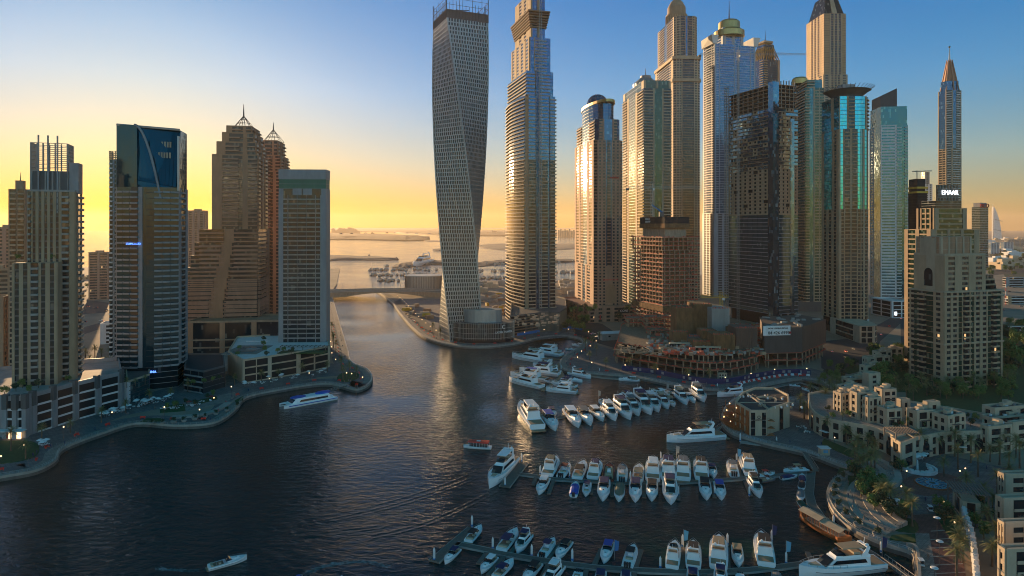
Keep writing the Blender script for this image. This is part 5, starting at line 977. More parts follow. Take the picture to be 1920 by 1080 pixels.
# ---------------------------------------------------------------- cranes
def crane(label, px, Y, z0, pyj, xl, xr, m='conc', r=1.0):
    x = AX(px, Y); zj = ZT(pyj, Y)-z0; T = Tower('tower_crane', label, 'crane', (x, Y, z0)); mb = MB()
    for sx in (-1, 1):
        for sy in (-1, 1): mb.tube((sx*r*.8, sy*r*.8, 0), (sx*r*.8, sy*r*.8, zj+5), .16, None, 4)
    z = 0; k = 0
    while z < zj: s_ = 1 if k % 2 else -1; mb.tube((-r*.8*s_, -r*.8, z), (r*.8*s_, -r*.8, z+2.4), .11, None, 3).tube((-r*.8, -r*.8*s_, z), (-r*.8, r*.8*s_, z+2.4), .11, None, 3); z += 2.4; k += 1
    T.add('mast', mb, M[m]); mb = MB(); x0, x1 = AX(xl, Y)-x, AX(xr, Y)-x
    for yy, zz in ((-.7, 0), (.7, 0), (0, 1.6)): mb.tube((x0, yy, zj+zz), (x1, yy, zj+zz), .15, None, 4)
    n = int((x1-x0)/2)
    for k in range(n): xa = x0+(x1-x0)*k/n; xb = x0+(x1-x0)*(k+1)/n; mb.tube((xa, -.7, zj), ((xa+xb)/2, 0, zj+1.6), .09, None, 3).tube(((xa+xb)/2, 0, zj+1.6), (xb, -.7, zj), .09, None, 3)
    T.add('jib', mb, M[m]); cwx = x0 if abs(x0) < abs(x1) else x1; T.add('counterweight', MB().box(cwx-1.5, cwx+1.5, -1, 1, zj-2.2, zj), M['dconc']); T.add('cab', MB().box(.9, 2.6, -1.6, 0, zj-2.2, zj-.2), M['whitep'])
    T.add('tie_bar', MB().tube((0, 0, zj+6), (x0*.8, 0, zj+1.6), .12, None, 3).tube((0, 0, zj+6), (x1*.8, 0, zj+1.6), .12, None, 3), M[m]); return T.finish()
crane('yellow tower crane standing low between the red scaffolding and the dark glass tower', 1352, 560, 10, 558, 1314, 1366, 'yellow', 1.3)
crane('grey tower crane whose long lattice jib crosses above the dark glass tower', 1384, 690, 2, 103, 1312, 1512, 'conc', 1.3)
crane('pale tower crane with long jib behind the red scaffolded tower', 1222, 655, 30, 353, 1176, 1330, 'metal', 1.1)
crane('far small tower crane on the flat land behind the beige tower', 128, 1500, 2, 456, 188, 206, 'conc', 1.5) if False else None
T = Tower('luffing_crane', 'blue luffing crane cab on the scaffolded tower roof', 'crane', (AX(1240, 598), 598, ZT(406, 598))); T.add('cab', MB().box(-2, 2, -2, 2, 0, 4), M['dconc']); T.add('jib', MB().tube((2, 0, 3), (-9, 0, 11), .9, .5, 5), M['ltile']); T.finish()
# ---------------------------------------------------------------- restaurant, retail arc, villas
T = polyb('waterfront_restaurant', 'cream eight sided waterfront restaurant with dark roof and lit terraces on its left', [(1379, 756), (1391, 740), (1415, 730), (1451, 730), (1478, 743), (1479, 758), (1449, 767), (1436, 773), (1408, 773)], 11.5, ['r3', 'P1', '', 'P1', 'P1', 'P2 N1.4 P2', 'P1', 'G1 P1.6 G1', 'P.3 r1 P.2 r1 P.2 r1 P.3'], 3.6, {'wall': 'cream', 'pier': 'cream', 'glass': 'wood', 'g2': 'gdark', 'balc': 'wood', 'tr': 'conc'})
parapet(T, T.pts, 11.5, 1.1, 'cream'); T.add('roof_felt', MB().prism([(x*.95, y*.95) for x, y in T.pts], 11.4, 11.62), M['roof'])
T.add('roof_ring', MB().loft([[(2+r*math.cos(a), 1+r*math.sin(a)*1.0, z) for r, z in ((4.6, 11.6), (5, 11.6), (5, 12.6), (4.6, 12.6))] for a in [R(-60+30*k) for k in range(11)]]), M['cream'])
T.add('roof_wall', MB().box(-4.6, -3.8, -16, 16, 11.6, 12.4).box(-14, 14, -4.4, -4, 11.6, 12), M['cream'])
rr = random.Random(4)
for k in range(26): x, y = rr.uniform(-13, 13), rr.choice([-12, 7, 3])+rr.uniform(-3, 3); T.add('roof_unit', MB().box(x, x+.8, y, y+.7, 11.6, 12.5).box(x+.1, x+.7, y+.1, y+.6, 12.5, 12.7), M['whitep' if k % 2 else 'sand'])
for lv in range(3):
    tp = [p for p in T.pts if p[0] < 2 or p[1] < -13]; o_ = 4.5-lv*1.6; a0 = min(T.pts, key=lambda p: p[0])
    sl = [(-16.5-o_, 6), (-17.5-o_, -2), (-15-o_, -11), (-9-o_*.7, -18-o_*.4), (-3, -21.5), (-3, -17), (-12, -8), (-12, 8)]
    T.add('terrace_floor', MB().prism(sl, lv*3.5+.1, lv*3.5+.35), M['wood']); rl = MB()
    for a_, b_ in zip(sl[:4], sl[1:5]): rl.tube((*a_, lv*3.5+1.3), (*b_, lv*3.5+1.3), .07, None, 4); rl.tube((*a_, lv*3.5+.3), (*a_, lv*3.5+3.5), .12, None, 4)
    T.add('terrace_railing', rl, M['wood'])
    for k in range(5): q = Vector(sl[k % 4]).lerp(Vector(sl[k % 4+1]), .5)*.93; T.add('terrace_lamp', MB().lathe([(.1, lv*3.5+2.3), (.28, lv*3.5+2.6), (.1, lv*3.5+2.9)], 6, (q.x, q.y)), M['lamp'])
e = sorted(T.pts, key=lambda p: p[1])[:3]; e = sorted(e); u = (Vector(e[1])-Vector(e[0])).normalized(); n_ = Vector((u.y, -u.x)); text3d(T, 'BOARDWALK', .95, (*(Vector(e[0]).lerp(Vector(e[1]), .5)+n_*.7), 7.6), u, n_, 'black', .06)
T.add('emblem', MB().loft([[((Vector(e[0]).lerp(Vector(e[1]), .5)+n_*.75+u*r*math.cos(a)).x, (Vector(e[0]).lerp(Vector(e[1]), .5)+n_*.75+u*r*math.cos(a)).y, 9.3+r*math.sin(a)) for r in (.8, .5)] for a in [2*PI*k/12 for k in range(13)]], cap=False, close=False), M['dmetal'])
T.finish()
CR = {'wall': 'cream', 'pier': 'cream', 'glass': 'gwin', 'g2': 'gdark', 'band': 'cream', 'balc': 'cream', 'tr': 'dmetal'}
arc = [(p.x, p.y) for p in catmull([Vector((a, b, 0)) for a, b in [(1516, 740), (1520, 767), (1540, 783), (1578, 793), (1624, 801), (1662, 812), (1682, 826)]], 2)]+[(p.x, p.y) for p in catmull([Vector((a, b, 0)) for a, b in [(1692, 827), (1710, 824), (1744, 818), (1771, 813), (1807, 812), (1841, 811)]], 2)]
T = polyb('retail_arcade', 'long curving cream retail arcade with arched shop windows, carrying the terrace of villas', arc+[(1846, 778), (1740, 760), (1640, 744), (1545, 735)], 9, ['P.6 W1.2 P.6']*(len(arc)-1)+['P1', '', '', '', 'P1'], 4.5, {**CR, 'wall': 'cream'}, sp=1.5)
parapet(T, T.pts, 9, 1.0, 'cream'); T.add('terrace_paving', MB().prism([(x*.985, y*.985) for x, y in T.pts], 8.95, 9.12), M['paverl'])
g = T.root.location; sh_ = T.pts
for i in range(0, len(arc)-1, 2):
    pi = G(arc[i][0], arc[i][1], 11)-g; pj = G(arc[i+1][0], arc[i+1][1], 11)-g; u = Vector((pj.x-pi.x, pj.y-pi.y)).normalized(); n_ = Vector((u.y, -u.x)); m_ = Vector((pi.x+pj.x, pi.y+pj.y))/2; k = 2.0
    T.add('shop_arch', MB().loft([[((m_+n_*(.42+.3*s_)+u*k*math.cos(a)).x, (m_+n_*(.42+.3*s_)+u*k*math.cos(a)).y, (5+1.6*math.sin(a)) if math.sin(a) >= 0 else .2) for a in [PI*q/8 for q in range(9)]+[PI+.3, 2*PI-.3]] for s_ in (0, .12)]), M['gdark'])
    if i % 4 == 0: T.add('shop_awning', MB().obox(m_-u*2.2, u, n_, 4.4, .4, 2.2, 3.1, 3.35), M['whitep' if i % 8 else 'deck'])
T.finish()
corner_tower = polyb('corner_pavilion', 'square cream corner pavilion with dark slatted pergola at the bend of the retail arcade', [(1672, 822), (1690, 833), (1716, 824), (1700, 815)], 11, ['P.4 W1 P.4', 'P.4 W1 P.4', 'P1', 'P1'], 4.5, CR, sp=1.6)
T = corner_tower; parapet(T, T.pts, 11, .8, 'cream'); pg = MB()
for k in range(9): pg.box(-5+k*1.2, -4.5+k*1.2, -3, 6, 14.3, 14.6)
for x in (-5, 5): pg.box(x-.2, x+.2, -3, -2.6, 11, 14.3); pg.box(x-.2, x+.2, 5.6, 6, 11, 14.3)
T.add('pergola', pg, M['deck']); T.finish()
rv = random.Random(41)
def villa(label, vols, base, name='villa'):
    """vols: (xl, xc, xr, Y, a, top row, kind) boxes standing on base; the first sets the villa's place"""
    T = None
    for i, (xl, xc, xr, Y, a, top, kd) in enumerate(vols):
        cx, cyy, w_, d_, aa = corner(xl, xc, xr, Y, a); d_ = min(d_, 22); w_ = min(w_, 30)
        dR = Vector((math.cos(aa), math.sin(aa))); dL = Vector((-math.sin(aa), math.cos(aa))); c0 = Vector((AX(xc, Y), Y))+dR*w_/2+dL*d_/2
        if T is None: T = Tower(name, label, 'villa', (c0.x, c0.y, base), aa); org = c0; ar = aa
        q = c0-org; q = Vector((q.x*math.cos(ar)+q.y*math.sin(ar), -q.x*math.sin(ar)+q.y*math.cos(ar))); pp = sh(rect(w_, d_), q.x, q.y); h = ZT(top, Y)-base
        f_, l_ = {'a': ('P1 w1.4 P1 r2.4 P1 w1.4 P.6', 'P.8 w1.2 P1 w1.2 P.8'), 'b': ('P1 r3 P1 W1.4 P.6', 'P1 w1.4 P1'), 'c': ('P1 w1 P1', 'P1'), 'd': ('P1 W3 P1 W2 P.6', 'P1 W1.5 P1')}[kd]
        T.stage(pp, 0, h, [f_, 'P1', '', l_], 3.4, CR, bd=1.3, sp=1.2); parapet(T, pp, h, .9, 'cream')
        T.add('roof_felt', MB().prism(sh(rect(w_-1.1, d_-1.1), q.x, q.y), h, h+.12), M['roof']); 
        if kd != 'c':
            T.add('roof_block', MB().box(q.x-1.6, q.x+1.2, q.y-.6, q.y+1.6, h, h+1.8), M['cream']); T.add('chimney', MB().box(q.x+2, q.x+2.7, q.y+.2, q.y+.9, h, h+2.2), M['cream']); pg = MB()
            for k in range(6): pg.box(q.x-w_*.3+k*.8, q.x-w_*.3+.35+k*.8, q.y-d_/2-2.2, q.y-d_/2-.5, h*.52, h*.52+.2)
            T.add('pergola', pg, M['deck'])
            for k in range(4): x_, y_ = q.x+rv.uniform(-.38, .38)*w_, q.y+rv.uniform(-.38, .38)*d_; T.add('roof_unit', MB().box(x_, x_+rv.uniform(.7, 1.5), y_, y_+.8, h+.1, h+rv.uniform(.6, 1.2)), M['whitep' if k % 2 else 'conc'])
            T.add('stair_room', MB().box(q.x+w_*.15, q.x+w_*.15+2.6, q.y+d_*.1, q.y+d_*.1+3, h, h+2.3), M['cream'])
    return T.finish()
B = 11.1
villa('cream villa at the left end of the terrace, with small iron balconies', [(1563, 1578, 1596, 318, 12, 741, 'a'), (1590, 1600, 1622, 324, 12, 735, 'b')], B)
villa('tall cream villa, second from the left on the terrace, with broad dark roof', [(1594, 1608, 1640, 308, 12, 740, 'b'), (1618, 1628, 1652, 303, 12, 749, 'a'), (1640, 1655, 1680, 326, 12, 733, 'd')], B)
villa('cream villa in the middle of the terrace with stepped roofs and a roof room', [(1645, 1662, 1690, 297, 12, 770, 'd'), (1682, 1690, 1706, 312, 12, 752, 'c')], B)
villa('cream villa with square stair tower, second from the right on the terrace', [(1700, 1718, 1752, 294, 12, 774, 'b'), (1731, 1740, 1762, 299, 12, 757, 'c')], B)
villa('cream villa at the right end of the terrace with a blank side wall', [(1748, 1776, 1809, 288, 22, 783, 'a')], B)
villa('pair of low cream villas stepping up behind the left end of the terrace', [(1567, 1580, 1616, 374, 18, 727, 'd'), (1578, 1590, 1640, 396, 18, 712, 'd'), (1618, 1628, 1650, 388, 18, 703, 'c')], 2.0)
villa('row villa with cut corners in the cream row running away up the road', [(1612, 1622, 1660, 424, 18, 688, 'd'), (1617, 1627, 1668, 445, 18, 672, 'a'), (1636, 1646, 1672, 465, 18, 661, 'b')], 2.0)
villa('last villa of the cream row beside the road and the dark trees', [(1652, 1662, 1692, 478, 18, 656, 'b')], 2.0)
villa('tall cream civic house with studded flat roof and dark windows at the right edge', [(1842, 1864, 1925, 308, 14, 768, 'd'), (1838, 1858, 1990, 303, 14, 786, 'b')], 2.0, 'corner_house')
villa('cream corner house with arched bay joining the right end of the arcade', [(1838, 1852, 1897, 287, 14, 803, 'd'), (1890, 1898, 1990, 293, 14, 795, 'a')], 2.0, 'corner_house')
for i, (xl, xc, xr, Y, top, kd, lb) in enumerate([(1872, 1884, 2010, 236, 893, 'a', 'topmost of the white parapet houses down the right edge'), (1868, 1880, 2010, 213, 938, 'b', 'second from the top of the white parapet houses down the right edge'), (1872, 1884, 2010, 193, 985, 'a', 'third from the top of the white parapet houses down the right edge'), (1872, 1886, 2010, 176, 1035, 'b', 'lowest of the white parapet houses down the right edge')]):
    villa(lb, [(xl, xc, xr, Y, 4, top, kd)], 2.0, 'terrace_house')
# gateway pergola and the long curved garden wall right of the wide walk
T = Tower('gate_pavilion', 'white arched gateway with a dark slatted roof between plaza and right hand gardens', 'pavilion', tuple(G(1812, 962, 2)), R(-20)); T.stage(rect(5, 10), 0, 6, ['P.5 W1 P.5', 'P1', 'P1', 'P.5 W1.4 P.5'], 6, CR, sp=.8); pg = MB()
for k in range(12): pg.box(-5+k*.95, -4.5+k*.95, -5.5, 6, 8.6, 8.9)
for x in (-4.5, 5): pg.box(x, x+.4, -5, -4.6, 6 if x < 3 else 0, 8.6); pg.box(x, x+.4, 5, 5.4, 0, 8.6)
T.add('pergola', pg, M['deck']); T.finish()
wl = shore([(1806, 968), (1812, 990), (1822, 1020), (1828, 1060), (1832, 1110)], 5); mb = MB(); ribbon(mb, wl, -.3, .3, 2, 6.0); W0 = solo('garden_wall', mb, M['cream'], 'tall curved cream garden wall with pilasters right of the wide walk', 'wall'); mb = MB(); ribbon(mb, wl, -.5, .5, 6.0, 6.35); mb.build('coping', M['white'], W0)
for p, t in resample(wl, 4): MB().box(p.x-.6, p.x+.6, p.y-.6, p.y+.6, 2, 6.6).build('pilaster', M['white'], W0)
wl = shore([(1725, 1100), (1722, 1050), (1716, 1030), (1700, 1026)], 4); mb = MB(); ribbon(mb, wl, -.4, .4, 2, 3.4); solo('kerb_wall', mb, M['edge'], 'low stone wall between the wide walk and the water at the bottom right', 'wall')
# ---------------------------------------------------------------- palms, trees, shrubs
def palm_mesh(seed, droop=1.0):
    r = random.Random(seed); mb = MB()
    for i in range(34):
        az = i*2.399+r.uniform(-.2, .2); el = R(78-108*((i+.5)/34)+r.uniform(-6, 6)); Lf = r.uniform(3.0, 3.7)*(0.8+.2*math.cos(el)); p = Vector((0, 0, 0)); d = Vector((math.cos(az)*math.cos(el), math.sin(az)*math.cos(el), math.sin(el))); side = Vector((-math.sin(az), math.cos(az), 0)); n = 6; prev = None
        for k in range(n):
            q = p+d*(Lf/n); wd = .52*math.sin(PI*(k+.7)/(n+.9)); 
            for s_ in (-1, 1):
                for h in (0, .5):
                    a_ = p.lerp(q, h); b_ = p.lerp(q, h+.32); tip = a_.lerp(b_, .9)+side*s_*wd*1.35+d*.22+Vector((0, 0, -.16*wd-.04)); mb.face([a_, b_, tip] if s_ > 0 else [b_, a_, tip])
            p = q; d = (d+Vector((0, 0, -.20*droop))).normalized()
    return mb
def trunk_mesh(h, r0=.30):
    mb = MB(); rg = []
    for k in range(9):
        z = h*k/8; rad = r0*(1.25 if k == 0 else 1-.25*k/8)*(1.08 if k % 2 else .94); rg.append([(rad*math.cos(a)+.12*math.sin(z*.3), rad*math.sin(a), z) for a in [2*PI*j/7 for j in range(7)]])
    mb.loft(rg); mb.lathe([(.1, h-.7), (.42, h-.35), (.3, h+.2), (.05, h+.35)], 7); return mb
PAL = []
for k in range(3):
    h = [7.0, 8.2, 6.0][k]; t = thing('date_palm', 'x', 'palm tree', (0, 0, -50)); trunk_mesh(h).build('trunk', M['trunk'], t); c_ = palm_mesh(30+k, [1.0, .8, 1.2][k]).build('crown', M['palm'], t, loc=(.12, 0, h)); PAL.append(t)
def canopy(seed, n=750, sx=3.2, sz=2.4, leaf=.34):
    r = random.Random(seed); mb = MB(); bl = [(Vector((r.uniform(-1, 1)*sx*.6, r.uniform(-1, 1)*sx*.6, r.uniform(-.5, .7)*sz)), r.uniform(.45, .8)*sx*.6) for _ in range(9)]
    for i in range(n):
        c, rad = bl[i % 9]; v = Vector((r.gauss(0, 1), r.gauss(0, 1), r.gauss(0, 1))).normalized(); p = c+v*rad*r.uniform(.72, 1.08); nn = (v+Vector((r.uniform(-.7, .7), r.uniform(-.7, .7), r.uniform(-.2, .9)))).normalized(); a = nn.orthogonal().normalized(); b = nn.cross(a); s_ = leaf*r.uniform(.6, 1.35)
        mb.face([p+a*s_, p+b*s_*.7, p-a*s_, p-b*s_*.7])
    return mb
TRE = []
for k in range(3):
    t = thing('tree', 'x', 'tree', (0, 0, -50)); tk = MB(); tk.tube((0, 0, 0), (.2, 0, 2.6), .26, .17, 6)
    for j in range(4): a = j*1.6+k; tk.tube((.2, 0, 2.3), (1.5*math.cos(a), 1.5*math.sin(a), 4.2), .12, .05, 5)
    tk.build('trunk', M['trunk'], t); canopy(50+k).build('crown', M['leaf' if k < 2 else 'leafd'], t, loc=(0, 0, 4.6)); TRE.append(t)
SHR = thing('round_shrub', 'x', 'shrub', (0, 0, -50)); canopy(80, 260, 1.0, .8, .2).build('foliage', M['leafd'], SHR, loc=(0, 0, 1.5)); MB().lathe([(.9, 0), (1.25, .9), (1.05, .95), (.9, .7)], 10).build('planter', M['edge'], SHR)
PROTOS = PAL+TRE+[SHR]
rt = random.Random(77)
def place(kind, spots, fmt, group, z=2.0, smin=.9, smax=1.15, look=None):
    out = []
    for (px, py) in spots:
        pr = {'palm': PAL, 'tree': TRE, 'shrub': [SHR]}[kind]; g = G(px, py, z); s_ = rt.uniform(smin, smax); o = dup(rt.choice(pr), tuple(g), rt.uniform(0, 6.28), s_, 'x', group); out.append(o)
    if '{o}' in fmt: rank(out, fmt)
    else:
        for o in out: o['label'] = fmt
    return out
place('palm', [(20, 846), (48, 861)], 'date palm on the round lawn at the bottom left, {o} of two', 'palms on the round lawn')
place('palm', [(78, 822), (132, 812), (190, 792), (236, 775), (280, 757), (320, 747)], 'date palm in front of the arcade podium, {o}', 'palms along the left promenade', smin=.8, smax=.95)
place('palm', [(352, 735), (440, 722), (490, 714), (522, 709), (566, 703), (614, 697)], 'date palm beside the promenade before the car park podium, {o}', 'palms before the car park podium', smin=.8, smax=1)
place('palm', [(643, 712), (655, 700), (668, 706), (625, 652), (624, 640), (630, 662), (622, 625), (640, 694)], 'date palm near the rounded tip of the canal promenade', 'palms at the canal tip')
place('palm', [(168, 690), (190, 680), (206, 694), (178, 668), (205, 668), (196, 704), (160, 676), (215, 684)], 'date palm among those behind the arcade podium, left of the glass tower', 'palms behind the arcade podium', 2, .9, 1.3)
place('palm', [(238, 727), (254, 724), (272, 721)], 'palm on the roof of the glass pavilion, {o} of three', 'palms on the pavilion roof', 14, .55, .7)
place('tree', [(362, 722), (382, 720), (398, 716), (412, 713)], 'small tree on the roof of the signed pavilion, {o}', 'trees on the signed pavilion roof', 15, .45, .6)
place('tree', [(385, 640), (398, 637), (412, 641), (428, 638), (442, 640), (456, 636)], 'dark tree before the brown podium, {o} of the row', 'trees before the brown podium', 2, 1.0, 1.3)
place('tree', [(446, 668), (449, 656), (493, 650), (497, 660), (500, 669), (495, 640), (520, 662), (532, 660), (546, 664)], 'leafy roof garden tree round the pool on the car park podium', 'roof garden trees by the pool', 16.6, .5, .7)
place('tree', [(30, 734), (42, 728), (56, 738), (72, 728), (110, 712), (128, 716), (8, 742), (92, 720)], 'planting on the roof of the arcade podium at the foot of the beige tower', 'podium roof planting', 20, .5, .8)
place('tree', [(36, 489), (72, 488), (100, 489)], 'small tree on the stepped roof of the beige tower, {o}', 'trees on the set back roof', ZT(490, 343), .45, .6)
place('tree', [(170, 556), (186, 552), (200, 548), (158, 560), (178, 545), (194, 558), (164, 540)], 'low scrub tree by the car park behind the left towers', 'scrub behind the left towers', 2, .8, 1.2)
place('shrub', [(285+20*k, 795-1.4*k*k*.35) for k in range(9)], 'clipped round shrub in a stone pot on the left terrace edge, {o}', 'potted round shrubs on the left terrace', 2.2, 1, 1.3)
place('tree', [(330, 765), (350, 758), (368, 762), (390, 750), (398, 744), (312, 768)], 'small shade tree among the tables of the left terrace', 'terrace shade trees', 2, .5, .65)
place('palm', [(812, 628), (826, 632), (876, 641), (905, 641), (936, 638), (845, 636)], 'palm on the promenade before the drum annex, {o}', 'palms before the drum annex', smin=1, smax=1.2)
place('tree', [(1062+i*5, 622-(i % 3)*7) for i in range(9)]+[(1160, 604), (1152, 600)], 'dark street tree beside the pink podium', 'street trees by the pink podium', 2, 1.2, 1.6)
place('tree', [(1070+i*9, 588-(i % 2)*4) for i in range(6)]+[(1180, 585), (1172, 586)], 'small tree on the pink podium roof', 'roof trees on the pink podium', 18, .8, 1.2)
place('palm', [(1098, 660), (1110, 652), (1118, 668), (1136, 690), (1180, 695), (1228, 703), (1290, 714), (1330, 718), (1124, 645), (1106, 676)], 'palm along the curved promenade by the construction hoarding', 'palms by the hoarding')
place('palm', [(1520, 745), (1534, 760), (1524, 775), (1545, 752), (1556, 745), (1565, 756), (1548, 768), (1536, 740), (1500, 770), (1508, 786), (1574, 740), (1560, 730)], 'golden lit palm in the clump between the restaurant and the villas', 'palms between restaurant and villas', 2, 1, 1.25)
place('palm', [(1552, 822), (1587, 834), (1628, 846), (1640, 856)], 'date palm before the arched shops of the arcade, {o}', 'palms before the arched shops', 2, .95, 1.1)
place('palm', [(1602, 886), (1612, 898), (1626, 888), (1634, 903), (1618, 874), (1640, 880), (1606, 870)], 'tall date palm in the clump above the plaza steps', 'palms above the plaza steps', 2, 1.05, 1.3)
place('palm', [(1725, 856), (1757, 852), (1790, 856), (1770, 893), (1820, 868), (1834, 894), (1796, 880), (1856, 866), (1812, 930), (1874, 872), (1892, 880), (1905, 858), (1880, 848), (1912, 878)], 'date palm round the far side of the fountain plaza', 'palms round the fountain plaza', 2, 1, 1.25)
place('palm', [(1655, 955), (1670, 960), (1700, 968), (1711, 988), (1662, 940)], 'dark date palm beside the planted mound, {o}', 'palms beside the planted mound', 2, 1, 1.2)
place('palm', [(1800, 1015), (1797, 1046), (1806, 1055), (1795, 1090), (1850, 1000), (1862, 968), (1868, 1030), (1860, 1062), (1845, 945), (1870, 930), (1893, 905)], 'date palm in the gardens at the bottom right', 'palms in the bottom right gardens', 2, .95, 1.15)
place('palm', [(1580, 790), (1665, 792), (1702, 800), (1742, 800), (1755, 802), (1640, 786), (1612, 780)], 'palm in the terrace gardens before the villas, {o}', 'palms before the villas', 11, .55, .75)
place('tree', [(1560, 786), (1592, 783), (1600, 779), (1630, 784), (1645, 790), (1680, 805), (1690, 800), (1730, 802), (1552, 772), (1820, 800), (1828, 790), (1812, 785)], 'low garden tree on the villa terrace', 'garden trees on the villa terrace', 11, .4, .6)
place('tree', [(1606, 905), (1618, 922), (1630, 912), (1640, 930), (1628, 940), (1650, 945), (1645, 925), (1660, 962), (1672, 975), (1690, 980), (1700, 975), (1614, 935), (1655, 915), (1640, 958), (1604, 892), (1632, 925)], 'round green tree in the planted mound beside the plaza steps', 'trees of the planted mound', 2, .75, 1.1)
place('tree', [(1762, 958), (1776, 965), (1786, 975), (1770, 985), (1680, 888), (1690, 884), (1830, 950), (1840, 960), (1830, 990), (1852, 975), (1845, 1010)], 'garden tree near the fountain plaza and gateway', 'garden trees by the gateway', 2, .6, .9)
place('palm', [(1650+i*21+(i % 3)*4, 752-i*2.5+(i % 2)*7) for i in range(13)]+[(1680+i*24, 735-i*3.5) for i in range(9)], 'dark palm in the shaded grove below the near beige tower', 'shaded palm grove by the beige tower', 2, 1, 1.35)
place('tree', [(1700+rt.uniform(0, 200), 722+rt.uniform(-14, 30)) for _ in range(34)], 'dark tree in the shaded gardens at the foot of the near beige tower', 'garden trees at the foot of the beige tower', 2, .8, 1.3)
place('tree', [(1636+rt.uniform(0, 68), 665+rt.uniform(0, 68)) for _ in range(30)], 'dark tree in the shaded park left of the near beige tower', 'shaded park trees', 2, 1.1, 1.7)
place('tree', [(1884+rt.uniform(0, 60), 610+rt.uniform(0, 100)) for _ in range(34)], 'dark tree in the wooded strip right of the near beige tower', 'trees right of the beige tower', 2, 1.2, 2.0)
place('tree', [(1850+rt.uniform(0, 90), 470+rt.uniform(0, 48)) for _ in range(40)], 'distant tree round the lawn on the right plain', 'distant trees on the right plain', 2, 1.5, 2.6)
place('tree', [(1540+rt.uniform(0, 40), 700+rt.uniform(-8, 20)) for _ in range(9)]+[(1590, 688), (1598, 692), (1602, 688)], 'dark street tree near the roundabout', 'street trees near the roundabout', 2, .8, 1.1)
qs = [p for p in offset(RS2, 2.6) if 880 < HY+(H-2)*F/p.y < 1015 and 1545 < PX(p) < 1680]
sp = [o for o in []]
for i, (p, t) in enumerate(resample(qs, 7.5)): sp.append(dup(SHR, (p.x, p.y, 2.05), i, 1.3, 'x', 'potted shrubs along the plaza quay'))
rank(sp, 'clipped round shrub in a stone pot on the plaza quay, {o}')
# ---------------------------------------------------------------- boats
def hull(L, B, fb, bow=1.0, sharp=.62):
    mb = MB(); rg = []
    for k in range(13):
        t = k/12; x = -L/2+L*t; b = B/2*(.90+.10*min(1, t*4)) if t < sharp else B/2*(1-((t-sharp)/(1-sharp))**2.1)
        b = max(b, .03); z = fb*(1+.35*t*t*bow); rg.append([(x-(.06*L*(1-0) if t > .97 else 0)*0, -b*.72, 0.02), (x, -b, z*.55), (x, -b, z), (x, b, z), (x, b, z*.55), (x, b*.72, .02)])
    return mb.loft(rg)
def deckline(L, B, t, sharp=.62, ins=.0): return max(.03, (B/2*(.90+.10*min(1, t*4)) if t < sharp else B/2*(1-((t-sharp)/(1-sharp))**2.1))-ins)
def wedge(x0, x1, w0, w1, z0, z1, r0=0, r1=0, t0=.9, t1=.9):
    """raked block: base from x0 (aft) to x1 (fore), top drawn in by r0 and r1, width w0 aft, w1 fore"""
    return MB().hexa([(x0, -w0/2, z0), (x1, -w1/2, z0), (x1, w1/2, z0), (x0, w0/2, z0), (x0+r0, -w0/2*t0, z1), (x1-r1, -w1/2*t1, z1), (x1-r1, w1/2*t1, z1), (x0+r0, w0/2*t0, z1)])
BOATS = {}
